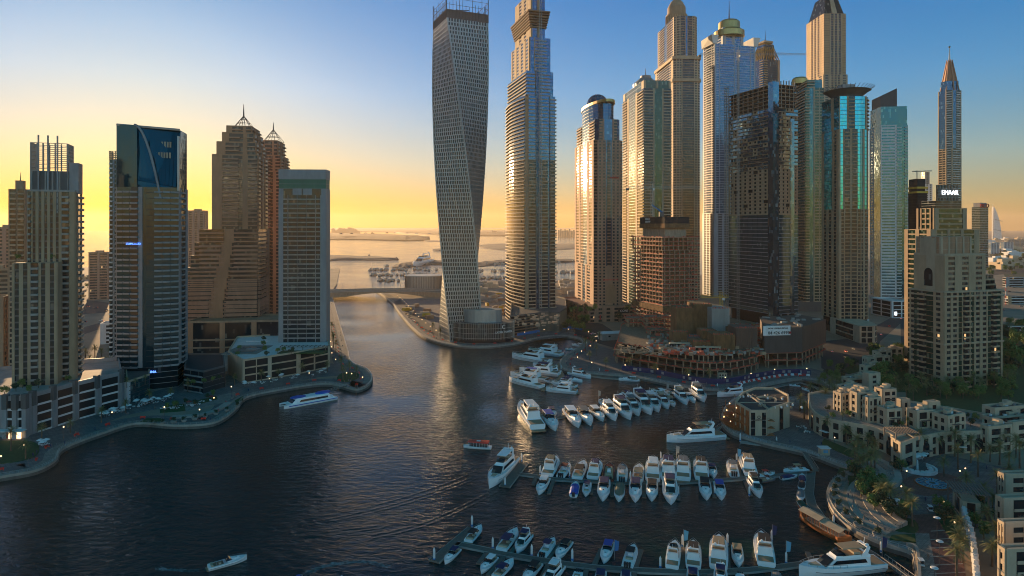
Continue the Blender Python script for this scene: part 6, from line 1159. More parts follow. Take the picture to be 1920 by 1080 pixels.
def boat(kind, col='navy', hc='gel'):
    key = (kind, col, hc)
    if key in BOATS: return BOATS[key]
    t = thing('motor_boat', 'x', 'boat', (0, 0, -80)); L = 14.0; Bm = {'fly': 4.6, 'express': 4.1, 'open': 3.9, 'covered': 3.9, 'yacht': 4.1}[kind]; fb = {'fly': 1.7, 'express': 1.35, 'open': 1.1, 'covered': 1.2, 'yacht': 1.7}[kind]
    h_ = hull(L, Bm, fb).build('hull', M[hc], t)
    st = MB(); 
    for s_ in (-1, 1):
        for k in range(10):
            a_, b_ = k/12+.02, (k+1)/12+.02; st.tube((-L/2+L*a_, s_*deckline(L, Bm, a_)*1.015, fb*.62*(1+.3*a_*a_)), (-L/2+L*b_, s_*deckline(L, Bm, b_)*1.015, fb*.62*(1+.3*b_*b_)), .05, None, 3)
    st.build('rubbing_strake', M['navy' if kind != 'yacht' else 'dmetal'], h_)
    rl = MB()
    for k in range(6, 12):
        a_, b_ = k/12, (k+1)/12
        for s_ in (-1, 1): rl.tube((-L/2+L*a_, s_*deckline(L, Bm, a_, ins=.12), fb*(1+.35*a_*a_)+.6), (-L/2+L*b_*.995, s_*deckline(L, Bm, b_, ins=.12), fb*(1+.35*b_*b_)+.6), .04, None, 3).tube((-L/2+L*a_, s_*deckline(L, Bm, a_, ins=.12), fb*(1+.35*a_*a_)), (-L/2+L*a_, s_*deckline(L, Bm, a_, ins=.12), fb*(1+.35*a_*a_)+.6), .03, None, 3)
    rl.build('bow_rail', M['chrome'], t)
    if kind in ('fly', 'yacht'):
        z = fb*1.05; MB().box(-L/2-.9, -L/2, -Bm*.42, Bm*.42, .25, .5).build('swim_platform', M['teak'], t); MB().box(-L/2+.2, -L/2+2.6, -Bm*.38, Bm*.38, fb+.02, fb+.08).build('aft_deck', M['teak'], t)
        c_ = wedge(-L*.30, L*.24, Bm*.80, Bm*.62, fb*.98, z+1.55, 0, 1.9).build('cabin', M['gel'], t)
        wb_ = MB()
        for s_ in (-1, 1): wb_.hexa([(-L*.26, s_*(Bm*.395)-.03*1, z+.55), (L*.15, s_*Bm*.335-.03, z+.55), (L*.15, s_*Bm*.335+.03, z+.55), (-L*.26, s_*Bm*.395+.03, z+.55), (-L*.24, s_*Bm*.38-.03, z+1.2), (L*.10, s_*Bm*.33-.03, z+1.2), (L*.10, s_*Bm*.33+.03, z+1.2), (-L*.24, s_*Bm*.38+.03, z+1.2)])
        wb_.build('window', M['gdark'], c_); w2 = Bm*.60
        MB().face([(L*.243, -w2/2, z+.12), (L*.243, w2/2, z+.12), (L*.135, w2/2*.92, z+1.42), (L*.135, -w2/2*.92, z+1.42)]).face([(L*.238, -w2/2, z+.1), (L*.13, -w2/2*.92, z+1.4), (L*.13, w2/2*.92, z+1.4), (L*.238, w2/2, z+.1)]).build('windscreen', M['gdark'], c_)
        f_ = wedge(-L*.30, L*.10, Bm*.78, Bm*.5, z+1.55, z+1.95, 0, .2).build('flybridge', M['gel'], t); MB().box(-L*.26, L*.02, -Bm*.3, Bm*.3, z+1.96, z+2.0).build('flybridge_sole', M['teak'], f_)
        wedge(-L*.02, L*.085, Bm*.6, Bm*.45, z+1.95, z+2.5, .3, .5).build('flybridge_screen', M['gdark'], f_); MB().box(-L*.2, -L*.12, -Bm*.26, Bm*.26, z+2.0, z+2.4).build('seat', M['cream'], f_)
        ar = MB(); [ar.hexa([(-L*.26, s_*Bm*.36-.08, z+1.9), (-L*.19, s_*Bm*.36-.08, z+1.9), (-L*.19, s_*Bm*.36+.08, z+1.9), (-L*.26, s_*Bm*.36+.08, z+1.9), (-L*.31, s_*Bm*.3-.08, z+3.2), (-L*.27, s_*Bm*.3-.08, z+3.2), (-L*.27, s_*Bm*.3+.08, z+3.2), (-L*.31, s_*Bm*.3+.08, z+3.2)]) for s_ in (-1, 1)]
        ar.box(-L*.31, -L*.27, -Bm*.31, Bm*.31, z+3.15, z+3.35).tube((-L*.29, 0, z+3.3), (-L*.3, 0, z+4.6), .06, .03, 4); ar.build('radar_arch', M['gel'], t); MB().lathe([(.02, z+3.35), (.32, z+3.4), (.32, z+3.6), (.02, z+3.85)], 10, (-L*.29, .8)).build('radar_dome', M['gel'], t)
        if col: wedge(-L*.24, L*.02, Bm*.66, Bm*.6, z+3.2, z+3.32).build('bimini', M[col], t)
        MB().hexa([(L*.26, -.7, fb*1.16), (L*.38, -.45, fb*1.2), (L*.38, .45, fb*1.2), (L*.26, .7, fb*1.16), (L*.27, -.65, fb*1.16+.25), (L*.37, -.4, fb*1.2+.2), (L*.37, .4, fb*1.2+.2), (L*.27, .65, fb*1.16+.25)]).build('sun_pad', M['cream'], t)
    elif kind == 'express':
        MB().box(-L/2-.7, -L/2, -Bm*.4, Bm*.4, .25, .45).build('swim_platform', M['teak'], t); wedge(-L*.02, L*.36, Bm*.78, Bm*.3, fb, fb*1.28+.5, 0, 1.3, .86, .7).build('foredeck', M['gel'], t)
        wedge(-L*.06, L*.10, Bm*.82, Bm*.66, fb*1.1+.5, fb*1.1+1.15, .2, 1.1).build('windscreen', M['gdark'], t); MB().box(-L*.42, -L*.08, -Bm*.36, Bm*.36, fb, fb+.07).build('cockpit_sole', M['teak'], t)
        MB().box(-L*.44, -L*.38, -Bm*.34, Bm*.34, fb, fb+.55).box(-L*.24, -L*.18, -Bm*.3, -Bm*.05, fb, fb+.7).build('seat', M['cream'], t); wedge(-L*.34, -L*.02, Bm*.78, Bm*.7, fb+1.75, fb+1.9).build('canopy', M[col], t)
        ar = MB(); [ar.tube((-L*.30, s_*Bm*.38, fb), (-L*.32, s_*Bm*.36, fb+1.8), .07, None, 4).tube((-L*.04, s_*Bm*.38, fb), (-L*.05, s_*Bm*.34, fb+1.8), .06, None, 4) for s_ in (-1, 1)]; ar.build('canopy_frame', M['chrome'], t); MB().lathe([(.28, fb*1.28+.44), (.26, fb*1.28+.56), (.02, fb*1.28+.57)], 8, (L*.22, 0)).build('hatch', M['gdark'], t)
    elif kind == 'open':
        MB().prism([(-L*.44, -Bm*.38), (L*.2, -Bm*.38), (L*.38, -Bm*.12), (L*.38, Bm*.12), (L*.2, Bm*.38), (-L*.44, Bm*.38)], fb*.9, fb*1.0+.25).build('deck', M['gel' if hc == 'gel' else 'tanc'], t); wedge(-L*.10, L*.08, 1.3, 1.0, fb, fb+1.2, .1, .5).build('console', M['gel'], t); wedge(L*.02, L*.09, 1.2, 1.0, fb+1.1, fb+1.6, .1, .3).build('windscreen', M['gdark'], t)
        for s_ in (-1, 0, 1): MB().box(-L*.52, -L*.47, s_*.75-.25, s_*.75+.25, .5, fb+.8).box(-L*.53, -L*.46, s_*.75-.3, s_*.75+.3, fb+.5, fb+1.0).build('outboard_engine', M['black'], t)
        MB().box(-L*.26, -L*.18, -1.1, 1.1, fb, fb+.75).box(L*.14, L*.26, -1.0, 1.0, fb, fb+.5).build('seat', M['cream'], t)
        if col: MB().box(-L*.20, L*.06, -1.35, 1.35, fb+2.3, fb+2.42).build('t_top', M[col], t); ar = MB(); [ar.tube((x, s_*.9, fb), (x, s_*1.1, fb+2.3), .05, None, 4) for s_ in (-1, 1) for x in (-L*.15, L*.02)]; ar.build('t_top_frame', M['chrome'], t)
    else:
        cv = MB(); rg = []
        for k in range(9): q = k/8; x = -L*.47+L*.82*q; b = deckline(L, Bm, (x+L/2)/L, ins=.08); hh = fb+.25+1.1*math.sin(PI*min(1, q*.9+.15))**.8; rg.append([(x, -b, fb*1.02), (x, -b*.6, hh-.1), (x, 0, hh), (x, b*.6, hh-.1), (x, b, fb*1.02)])
        cv.loft(rg); cv.build('canvas_cover', M[col], t); MB().box(-L*.52, -L*.47, -.6, .6, .4, fb+.8).build('outboard_engine', M['black'], t)
    BOATS[key] = t; PROTOS.append(t); return t
CN = {'navy': 'navy', 'blue': 'bright blue', 'tanc': 'tan', 'khaki': 'khaki', 'redc': 'red', 'wine': 'dark red', 'greyc': 'grey', 'grnc': 'green', 'black': 'black', None: 'no', 'gel': 'white', 'cream': 'cream'}
KN = {'fly': 'flybridge yacht with {c} bimini', 'yacht': 'long white yacht with {c} bimini', 'express': 'white cruiser with {c} canopy', 'open': 'open boat with {c} top', 'covered': 'small boat under {c} cover'}
def berth(bx, by, sx, sy, kind, col, hc='gel', lift=0.0, k=1.0):
    p = G(bx, by, .8); q = G(sx, sy, .8); L = (p-q).length*k; c = (p+q)/2; o = dup(boat(kind, col, hc), (c.x, c.y, 0), math.atan2(p.y-q.y, p.x-q.x), (L/14,)*3, 'x'); o.scale = (L/14, (L/14)**.72, (L/14)**.66)
    o['_look'] = KN[kind].format(c=CN[col]); return o
def row(spec, where, group, n0=0):
    out = []
    for s_ in spec: o = berth(*s_); o['group'] = group; out.append(o)
    rank(out, '{look}, {o}, '+where.replace('on the ', '', 1).replace('in the ', '', 1)); return out
row([(917, 913, 962, 864, 'yacht', 'gel'), (1042, 862, 1026, 893, 'fly', 'khaki'), (1067, 870, 1051, 894, 'open', 'wine'), (1095, 868, 1082, 898, 'express', 'black'), (1122, 869, 1111, 898, 'fly', 'navy'), (1143, 872, 1141, 902, 'open', None, 'wine'), (1168, 873, 1166, 902, 'open', 'greyc'), (1199, 874, 1196, 903, 'express', 'tanc'), (1225, 866, 1224, 903, 'fly', 'gel'), (1251, 863, 1254, 902, 'fly', 'navy'), (1280, 864, 1281, 901, 'fly', 'greyc'), (1312, 865, 1316, 900, 'fly', 'black'), (1338, 894, 1334, 874, 'express', 'navy'), (1369, 864, 1377, 892, 'open', 'greyc'), (1394, 859, 1408, 892, 'fly', 'tanc'), (1453, 886, 1421, 892, 'open', 'redc'), (1454, 896, 1426, 901, 'open', 'wine', 'greyc'), (1469, 882, 1514, 879, 'open', 'tanc'), (1495, 891, 1465, 896, 'covered', 'navy')], 'on the far side of the middle pontoon', 'boats on the far side of the middle pontoon')
row([(1010, 925, 1024, 898, 'express', 'gel'), (1080, 905, 1075, 929, 'covered', 'blue'), (1098, 928, 1102, 905, 'open', 'navy'), (1130, 937, 1134, 902, 'express', 'navy'), (1160, 938, 1163, 909, 'covered', 'khaki'), (1191, 939, 1192, 903, 'express', 'navy'), (1222, 937, 1223, 905, 'express', 'black'), (1258, 943, 1255, 904, 'fly', 'navy'), (1325, 935, 1320, 902, 'express', 'black'), (1353, 935, 1347, 906, 'express', 'blue'), (1425, 931, 1408, 900, 'yacht', 'black')], 'on the near side of the middle pontoon', 'boats on the near side of the middle pontoon')
row([(1504, 889, 1505, 903, 'covered', 'navy'), (1502, 919, 1504, 904, 'covered', 'black'), (1501, 937, 1502, 920, 'covered', 'greyc'), (1513, 958, 1500, 940, 'covered', 'grnc')], 'short pontoon above the wooden dhow', 'covered boats above the dhow')
row([(902, 987, 878, 1015, 'express', 'black'), (969, 994, 940, 1032, 'express', 'navy'), (969, 1034, 991, 1004, 'fly', 'navy'), (1039, 1010, 1016, 1043, 'open', 'navy'), (1044, 1046, 1067, 1016, 'express', 'black'), (1132, 1053, 1144, 1018, 'express', 'blue'), (1189, 1023, 1176, 1063, 'open', 'black'), (1266, 1021, 1260, 1066, 'yacht', None), (1300, 1021, 1300, 1066, 'fly', 'black'), (1348, 1012, 1347, 1067, 'fly', 'tanc'), (1385, 1060, 1381, 1025, 'express', 'tanc'), (1427, 1006, 1437, 1062, 'fly', 'black'), (1474+70, 1042, 1540, 1050, 'open', 'wine', 'greyc')], 'on the far side of the nearest pontoon', 'boats on the far side of the nearest pontoon')
row([(834, 1054, 859, 1029, 'express', 'navy'), (902, 1072, 928, 1044, 'express', 'gel'), (962, 1050, 930, 1082, 'express', 'navy'), (982, 1092, 1010, 1057, 'express', 'black'), (1020, 1102, 1050, 1063, 'fly', 'gel'), (1075, 1105, 1085, 1072, 'open', None), (1122, 1110, 1128, 1072, 'express', 'navy'), (1172, 1110, 1174, 1074, 'express', 'navy'), (1299, 1110, 1299, 1070, 'express', 'navy'), (1351, 1110, 1351, 1071, 'fly', 'navy'), (1388, 1110, 1388, 1078, 'open', 'gel'), (1458, 1105, 1455, 1074, 'covered', 'greyc')], 'on the near side of the nearest pontoon', 'boats on the near side of the nearest pontoon')
row([(976, 763, 1008, 806, 'yacht', 'gel'), (1042, 806, 1022, 777, 'express', 'blue'), (1007, 768, 1016, 785, 'express', 'navy'), (1041, 779, 1031, 767, 'express', 'navy'), (1085, 800, 1064, 770, 'express', 'gel'), (1108, 796, 1088, 770, 'express', 'greyc'), (1131, 788, 1109, 767, 'express', 'gel'), (1154, 787, 1134, 765, 'fly', 'gel'), (1182, 785, 1153, 758, 'fly', 'navy'), (1198, 778, 1175, 755, 'fly', 'greyc'), (1221, 776, 1190, 747, 'fly', 'navy'), (1235, 771, 1214, 749, 'fly', 'gel'), (1253, 765, 1233, 747, 'fly', 'cream'), (1265, 761, 1249, 747, 'open', 'tanc'), (1288, 757, 1267, 738, 'fly', 'cream'), (1303, 754, 1286, 741, 'express', 'gel'), (1321, 752, 1300, 732, 'fly', 'greyc')], 'on the near side of the upper pontoon', 'boats on the near side of the upper pontoon')
row([(1124, 750, 1137, 763, 'open', 'greyc'), (1167, 740, 1183, 754, 'fly', 'navy'), (1195, 737, 1211, 749, 'fly', 'navy'), (1214, 736, 1231, 747, 'fly', 'cream'), (1228, 735, 1246, 746, 'fly', 'gel'), (1245, 731, 1260, 743, 'open', 'greyc')], 'on the far side of the upper pontoon', 'boats on the far side of the upper pontoon')
row([(991, 659, 1053, 667, 'fly', 'gel'), (1015, 655, 1050, 660, 'fly', 'navy'), (960, 669, 1031, 680, 'yacht', 'cream'), (999, 684, 1039, 688, 'fly', 'greyc'), (974, 696, 1049, 703, 'fly', 'navy'), (957, 704, 1025, 714, 'yacht', 'blue'), (955, 713, 1016, 727, 'yacht', 'gel'), (1108, 708, 1068, 700, 'fly', 'greyc'), (1092, 715, 1053, 710, 'express', 'navy'), (1034, 719, 1080, 726, 'fly', 'navy'), (1024, 731, 1082, 736, 'yacht', 'gel'), (1016, 700, 1050, 696, 'fly', 'tanc'), (1010, 712, 1044, 718, 'express', 'black')], 'in the yacht cluster off the curved promenade', 'yachts off the curved promenade')
for sp_, lb in [((1250, 826, 1356, 819, 'yacht', 'tanc'), 'long cream white motor yacht lying off the restaurant quay'), ((1345, 742, 1399, 736, 'yacht', 'navy'), 'white motor yacht moored behind the restaurant at the end of the upper pontoon'), ((1498, 1076, 1651, 1060, 'yacht', 'tanc'), 'longest white motor yacht with tan awning at the bottom right gangway'), ((463, 1044, 390, 1064, 'express', 'black'), 'white motor boat under way alone at the bottom left'), ((1160, 711, 1199, 713, 'express', 'gel'), 'small white cruiser moored right below the construction hoarding'), ((1072, 646, 1094, 649, 'express', 'gel'), 'small white cruiser at the top landing stage of the yacht cluster'), ((1060, 654, 1082, 655, 'open', 'greyc'), 'small open boat just below the top landing stage'), ((1480, 721, 1501, 723, 'open', 'greyc'), 'small open boat in the inlet behind the restaurant, left one'), ((1503, 727, 1520, 733, 'open', 'redc'), 'small boat with red top in the inlet behind the restaurant'), ((626, 1092, 650, 1082, 'open', 'gel'), 'white boat top just showing at the bottom edge right of the foam curve'), ((545, 1088, 570, 1080, 'open', 'blue'), 'blue topped boat just showing at the bottom edge left of the foam curve')]:
    o = berth(*sp_); o['label'] = lb
    if '_look' in o: del o['_look']
# far marina: boats too small to show parts
def small_boat(seed):
    r = random.Random(seed); mb = MB(); mb.add(hull(15, 4.6, 1.8)); mb.add(wedge(-4, 4, 3.6, 2.4, 1.8, 3.8, .4, 1.5)); mb.add(wedge(-4, 1.5, 3, 2, 3.8, 4.5, .4, .6))
    if seed % 3 == 0: mb.tube((0, 0, 1), (0, 0, 18), .18, .1, 4)
    return mb.mesh('moored_boat', M['faded'])
SM = [small_boat(k) for k in range(5)]; rr = random.Random(31)
def flock(n, x0, x1, y0, y1, label, group):
    for k in range(n):
        t = (k+rr.random())/n; g = G(x0+(x1-x0)*t, rr.choice([y0, (y0+y1)/2, y1])+rr.uniform(-1.2, 1.2), 0); o = bpy.data.objects.new('moored_boat', rr.choice(SM)); C.objects.link(o); o.location = g; o.rotation_euler = (0, 0, rr.choice([1.3, -1.8])+rr.uniform(-.15, .15)); s_ = rr.uniform(.8, 1.35); o.scale = (s_, s_, s_); tag(o, label, 'boat', group)
flock(64, 694, 822, 507, 527, 'small white boat moored in the crowded harbour beyond the bridge', 'boats in the harbour beyond the bridge')
flock(36, 893, 952, 496, 522, 'small white boat moored in the basin between the twisted tower and the golden balcony tower', 'boats in the basin behind the twisted tower')
flock(36, 1036, 1079, 492, 530, 'small white boat moored in the basin left of the domed pink tower', 'boats in the basin left of the domed tower')
flock(3, 690, 745, 459, 500, 'lone boat under way far out beyond the bridge', 'lone boats far out')
o = berth(775, 500, 806, 492, 'yacht', None); o['label'] = 'large grey white yacht lying on the far breakwater beyond the bridge'; o['category'] = 'boat'; del o['_look']
# wooden dhow
g0, g1 = G(1501, 968, 1), G(1590, 1018, 1); c = (g0+g1)/2; L = (g0-g1).length; dh = thing('wooden_dhow', 'orange wooden dhow with a long cream awning at the right hand pontoon', 'boat', (c.x, c.y, 0), math.atan2(g0.y-g1.y, g0.x-g1.x))
mb = MB(); rg = []
for k in range(13): t = k/12; x = -L/2+L*t; b = L*.125*(1-abs(2*t-1)**2.6)*(1 if t > .1 else 1)+.25+(L*.07 if t < .12 else 0); z = 1.5+1.6*(2*t-1)**2*(1.2 if t > .5 else .8); rg.append([(x, -b*.6, 0), (x, -b, z*.6), (x, -b*1.02, z), (x, b*1.02, z), (x, b, z*.6), (x, b*.6, 0)])
mb.loft(rg).build('hull', M['wood'], dh)
mb = MB()
for k in range(16): x = -L*.42+L*.84*k/15; mb.tube((x, -L*.105, 1.6), (x, -L*.105, 3.9), .09, None, 4).tube((x, L*.105, 1.6), (x, L*.105, 3.9), .09, None, 4)
mb.build('awning_post', M['wood'], dh); MB().box(-L*.40, L*.38, -L*.09, L*.09, 1.7, 2.3).build('seat', M['cream'], dh); mb = MB()
for x0, x1, zz in ((-L*.44, -L*.02, 3.9), (-L*.02, L*.44, 4.2)): mb.loft([[(x, -L*.115, zz), (x, 0, zz+.8), (x, L*.115, zz), (x, L*.115, zz+.12), (x, 0, zz+.92), (x, -L*.115, zz+.12)] for x in (x0, x1)])
mb.build('awning', M['sand_l'], dh); MB().tube((L*.47, 0, 2.6), (L*.56, 0, 4.6), .2, .08, 5).build('bowsprit', M['wood'], dh)
# water taxi and ferry
p, q = G(869, 835, 1), G(921, 838, 1); c = (p+q)/2; L = (p-q).length; t = thing('water_taxi', 'small white water taxi with a bright red roof in mid channel', 'boat', (c.x, c.y, 0), math.atan2(p.y-q.y, p.x-q.x)); hull(L, 4.2, 1.0).build('hull', M['gel'], t); wedge(-L*.42, L*.34, 3.8, 3.2, 3.0, 3.5, .2, .8).build('roof', M['redc'], t); wedge(-L*.12, L*.02, 1.2, 1.2, 3.5, 3.6).build('roof_sign', M['gel'], t); mb = MB()
for k in range(8): [mb.tube((-L*.4+L*.1*k, s_*1.7, 1), (-L*.4+L*.1*k, s_*1.7, 3.1), .08, None, 4) for s_ in (-1, 1)]
mb.build('roof_post', M['gel'], t); MB().box(-L*.38, L*.26, -1.3, 1.3, 1.0, 1.9).build('bench', M['dmetal'], t)
p, q = G(528, 760, 1.5), G(627, 742, 1.5); c = (p+q)/2; L = (p-q).length; t = thing('passenger_ferry', 'blue and white passenger ferry lying at the promenade tip', 'ferry', (c.x, c.y, 0), math.atan2(p.y-q.y, p.x-q.x))
for s_ in (-1, 1): o = hull(L, 2.6, 1.6, .6, .8).build('hull', M['gel'], t); o.location = (0, s_*3.4, 0); mb = MB().box(-L*.49, L*.42, s_*4.72-.06, s_*4.72+.06, 1.05, 1.5); mb.build('blue_stripe', M['blue'], t)
wedge(-L*.46, L*.42, 8.6, 8.0, 1.4, 2.0).build('deck', M['gel'], t); wedge(-L*.38, L*.36, 8.2, 7.2, 2.0, 4.3, 1.2, 2.8, .96, .9).build('saloon', M['gel'], t); wedge(-L*.32, L*.22, 8.5, 8.0, 2.5, 3.6, .4, 1.2, .985, .97).build('side_window', M['gdark'], t); wedge(L*.2, L*.355, 7.3, 6.8, 2.4, 3.9, .2, 1.5).build('windscreen', M['gdark'], t)
wedge(-L*.35, L*.28, 7.6, 6.6, 4.3, 4.6, .3, 1.2).build('roof', M['gel'], t); MB().lathe([(3.0, 4.6), (2.8, 4.9), (.1, 5.0)], 20, (L*.2, 0), sx=1.6).build('roof_patch', M['blue'], t); MB().lathe([(2.6, 4.6), (2.5, 5.3), (.1, 5.6)], 20, (-L*.27, 0), sx=1.8).build('roof_dome', M['blue'], t); MB().tube((L*.43, 0, 1.6), (L*.52, 0, 1.8), .3).build('bow_ramp', M['dmetal'], t)
# pontoons, piles, flags
def pontoon(label, px, w_=2.2, fingers=(), m='deck', fw=1.5):
    pl = [G(a, b, .6).to_2d() for a, b in px]; mb = MB(); ribbon(mb, pl, -w_/2, w_/2, .1, .62); o = solo('pontoon', mb, M[m], label, 'pontoon')
    mb = MB(); ribbon(mb, pl, w_/2, w_/2+.18, .1, .72).__class__; ribbon(mb, pl, -w_/2-.18, -w_/2, .1, .72); mb.build('edge_beam', M['conc'], o)
    for (a, b, c_, d) in fingers: f = MB(); ribbon(f, [G(a, b, .6).to_2d(), G(c_, d, .6).to_2d()], -fw/2, fw/2, .08, .6); f.build('finger', M[m], o)
    return o
mf = [(1011+k, 0, 0, 0) for k in []]
pontoon('long middle pontoon with short finger jetties', [(972, 888), (1010, 893), (1040, 898), (1090, 901), (1130, 903), (1180, 905), (1230, 905.5), (1280, 904), (1330, 901), (1380, 898), (1440, 893), (1520, 886)], 2.4, [(1048, 897, 1056, 872), (1092, 900, 1100, 880), (1106, 903, 1108, 925), (1038, 899, 1029, 925), (1120, 902, 1123, 880), (1154, 903, 1155, 880), (1210, 904, 1211, 880), (1146, 905, 1148, 930), (1208, 906, 1208, 932), (1267, 904, 1265, 866), (1271, 905, 1272, 936), (1297, 903, 1297, 880), (1325, 901, 1324, 876), (1337, 902, 1340, 932), (1392, 897, 1383, 868), (1396, 899, 1408, 928), (1180, 905, 1180, 880), (1240, 905, 1240, 884), (1005, 894, 1000, 908)])
pontoon('short slanting end jetty at the left of the middle pontoon', [(946, 912), (981, 868)], 4.2); pontoon('short slanting end jetty at the left of the nearest pontoon', [(814, 1052), (886, 990)], 3.6)
pontoon('nearest long pontoon curving across the bottom', [(855, 1019), (910, 1030), (955, 1040), (1010, 1049), (1060, 1057), (1120, 1064), (1200, 1069), (1280, 1072), (1340, 1072), (1400, 1069), (1460, 1063), (1520, 1055), (1570, 1048)], 2.4, [(955, 1038, 980, 1006), (945, 1042, 915, 1078), (1024, 1050, 1050, 1018), (1030, 1053, 1010, 1095), (1112, 1062, 1128, 1028), (1190, 1068, 1202, 1030), (1278, 1071, 1282, 1026), (1365, 1070, 1364, 1026), (1448, 1063, 1438, 1018), (1522, 1053, 1514, 1034), (1320, 1074, 1322, 1105), (1100, 1064, 1092, 1100), (1190, 1071, 1190, 1105), (915, 1032, 897, 1056)])
pontoon('upper pontoon between the two rows of lit yachts', [(1041, 784), (1064, 779), (1120, 768), (1180, 757), (1250, 746), (1300, 739), (1345, 737)], 2.4, [(1080, 776, 1068, 764), (1118, 769, 1104, 758), (1150, 762, 1138, 752), (1068, 780, 1088, 798), (1116, 771, 1134, 788), (1172, 760, 1190, 776), (1300, 740, 1322, 752)])
pontoon('brown pontoon running up through the yacht cluster to the landing stage', [(1100, 650), (1072, 668), (1045, 684), (1055, 704), (1030, 724), (1018, 732)], 2.4, [(1088, 656, 1062, 652), (1062, 675, 1020, 671)], 'teak')
pontoon('narrow boat pontoon beside the stretch of promenade below the hoarding', [(1075, 701), (1130, 708), (1200, 714)], 2.0, (), 'teak'); pontoon('dog leg pontoon from the plaza gangway down past the dhow', [(1521, 883), (1517, 925), (1522, 945), (1545, 978), (1590, 1012), (1640, 1042)], 3.0)
pontoon('low jetty with a pale slip under the restaurant quay', [(1388, 828), (1450, 836), (1506, 846)], 2.4, (), 'conc'); pontoon('slim jetty curving round the inlet behind the restaurant', [(1400, 736), (1470, 722), (1500, 717), (1530, 726), (1548, 738)], 1.8)
def gang(lb, a, b, za, zb, w_=1.6):
    p, q = G(*a, za), G(*b, zb); d = (q-p); u = Vector((d.x, d.y, 0)).normalized(); n_ = Vector((-u.y, u.x, 0)); mb = MB(); mb.hexa([p-n_*w_/2, q-n_*w_/2, q+n_*w_/2, p+n_*w_/2]+[v+Vector((0, 0, .2)) for v in (p-n_*w_/2, q-n_*w_/2, q+n_*w_/2, p+n_*w_/2)]); o = solo('gangway', mb, M['deck'], lb, 'gangway'); mb = MB()
    for s_ in (-1, 1):
        mb.tube(p+n_*s_*w_/2+Vector((0, 0, 1.2)), q+n_*s_*w_/2+Vector((0, 0, 1.2)), .09, None, 4)
        for k in range(9): r = p.lerp(q, k/8)+n_*s_*w_/2; mb.tube(r, r+Vector((0, 0, 1.2)), .06, None, 3)
    mb.build('railing', M['edge'], o)
gang('gangway from the plaza quay down to the middle pontoon', (1508, 850), (1530, 884), 2.4, .7, 2.4); gang('long gangway at the bottom right from the last pontoon to the quay', (1652, 1046), (1712, 1090), .8, 2.4, 2.4); gang('gangway from the promenade tip down to the ferry', (655, 722), (612, 736), 2.4, 1.6, 1.8); gang('gangway beside the restaurant terrace down to the upper basin', (1352, 800), (1330, 818), 2.2, .8, 2.0)
PL = thing('mooring_pile', 'x', 'pile', (0, 0, -60)); MB().lathe([(.36, -1), (.36, 3.2), (.05, 4.0)], 8).build('post', M['whitep'], PL); MB().lathe([(.42, .3), (.42, .9)], 8).build('collar', M['ltile'], PL); PROTOS.append(PL)
ps = []
for (a, b) in [(978, 866), (947, 912), (1013, 890), (1068, 895), (1182, 902), (1239, 862), (1323, 880), (1381, 866), (885, 988), (814, 1052), (924, 1030), (997, 1044), (1073, 1052), (1238, 1066), (1280, 1026), (1364, 1022), (1447, 1016), (1474, 1058), (1563, 988), (1652, 1036), (1028, 776), (1130, 760), (1195, 747), (1345, 730), (1405, 930), (1272, 930), (1340, 928), (1052, 695), (1100, 648), (1388, 828), (1456, 834), (1124, 700)]: ps.append(dup(PL, tuple(G(a, b, 0)), 0, rt.uniform(.9, 1.1), 'x', 'white mooring piles'))
for o in ps: o['label'] = 'white capped mooring pile standing beside a pontoon'
for i, (a, b, m_, lb) in enumerate([(1268, 862, 'metal', 'pale feather flag on the middle pontoon, left of two'), (1383, 868, 'lblue', 'light blue feather flag on the middle pontoon beside the tan yacht'), (1282, 1030, 'lblue', 'light blue flag at the nearest pontoon between two flybridge yachts'), (1448, 1020, 'navy', 'navy flag with white print at the nearest pontoon'), (1474, 1052, 'lblue', 'light blue flag right of the navy flag'), (1654, 1044, 'navy', 'navy flag with white print by the bottom right gangway'), (1152, 1050, 'ltile', 'blue flag low on the nearest pontoon'), (1122, 752, 'metal', 'pale flag at the left end of the upper pontoon'), (1250, 738, 'metal', 'pale flag at the far side of the upper pontoon')]):
    g = G(a, b, .6); t = thing('feather_flag', lb, 'flag', tuple(g), R(-15)); MB().tube((0, 0, 0), (0, 0, 6.4), .09, .05, 5).build('pole', M['chrome'], t); MB().hexa([(.1, -.03, 2.8), (1.2, -.03, 3.1), (1.2, .03, 3.1), (.1, .03, 2.8), (.1, -.03, 6.3), (1.5, -.03, 5.9), (1.5, .03, 5.9), (.1, .03, 6.3)]).build('cloth', M[m_], t)
# ---------------------------------------------------------------- tables, parasols, cars, lamps, people
PA = thing('parasol', 'x', 'parasol', (0, 0, -60)); MB().tube((0, 0, 0), (0, 0, 2.7), .05).build('pole', M['chrome'], PA); MB().lathe([(1.7, 2.3), (.9, 2.75), (.05, 3.1)], 8).build('canopy', M['whitep'], PA)
PR = thing('parasol', 'x', 'parasol', (0, 0, -60)); MB().tube((0, 0, 0), (0, 0, 2.7), .05).build('pole', M['chrome'], PR); MB().lathe([(1.8, 2.3), (.9, 2.75), (.05, 3.1)], 8).build('canopy', M['wine'], PR)
TB = thing('cafe_table', 'x', 'table', (0, 0, -60)); MB().box(-.5, .5, -.5, .5, .7, .76).build('tabletop', M['whitep'], TB); MB().tube((0, 0, 0), (0, 0, .7), .07).build('leg', M['dmetal'], TB)
CH = thing('cafe_chair', 'x', 'chair', (0, 0, -60)); MB().box(-.28, .28, -.28, .28, .4, .48).build('seat', M['whitep'], CH); MB().box(-.28, .28, .22, .28, .48, 1.0).build('backrest', M['whitep'], CH); mb = MB(); [mb.tube((x, y, 0), (x, y, .4), .03, None, 3) for x in (-.24, .24) for y in (-.24, .24)]; mb.build('legs_frame', M['chrome'], CH)
PROTOS += [PA, PR, TB, CH]
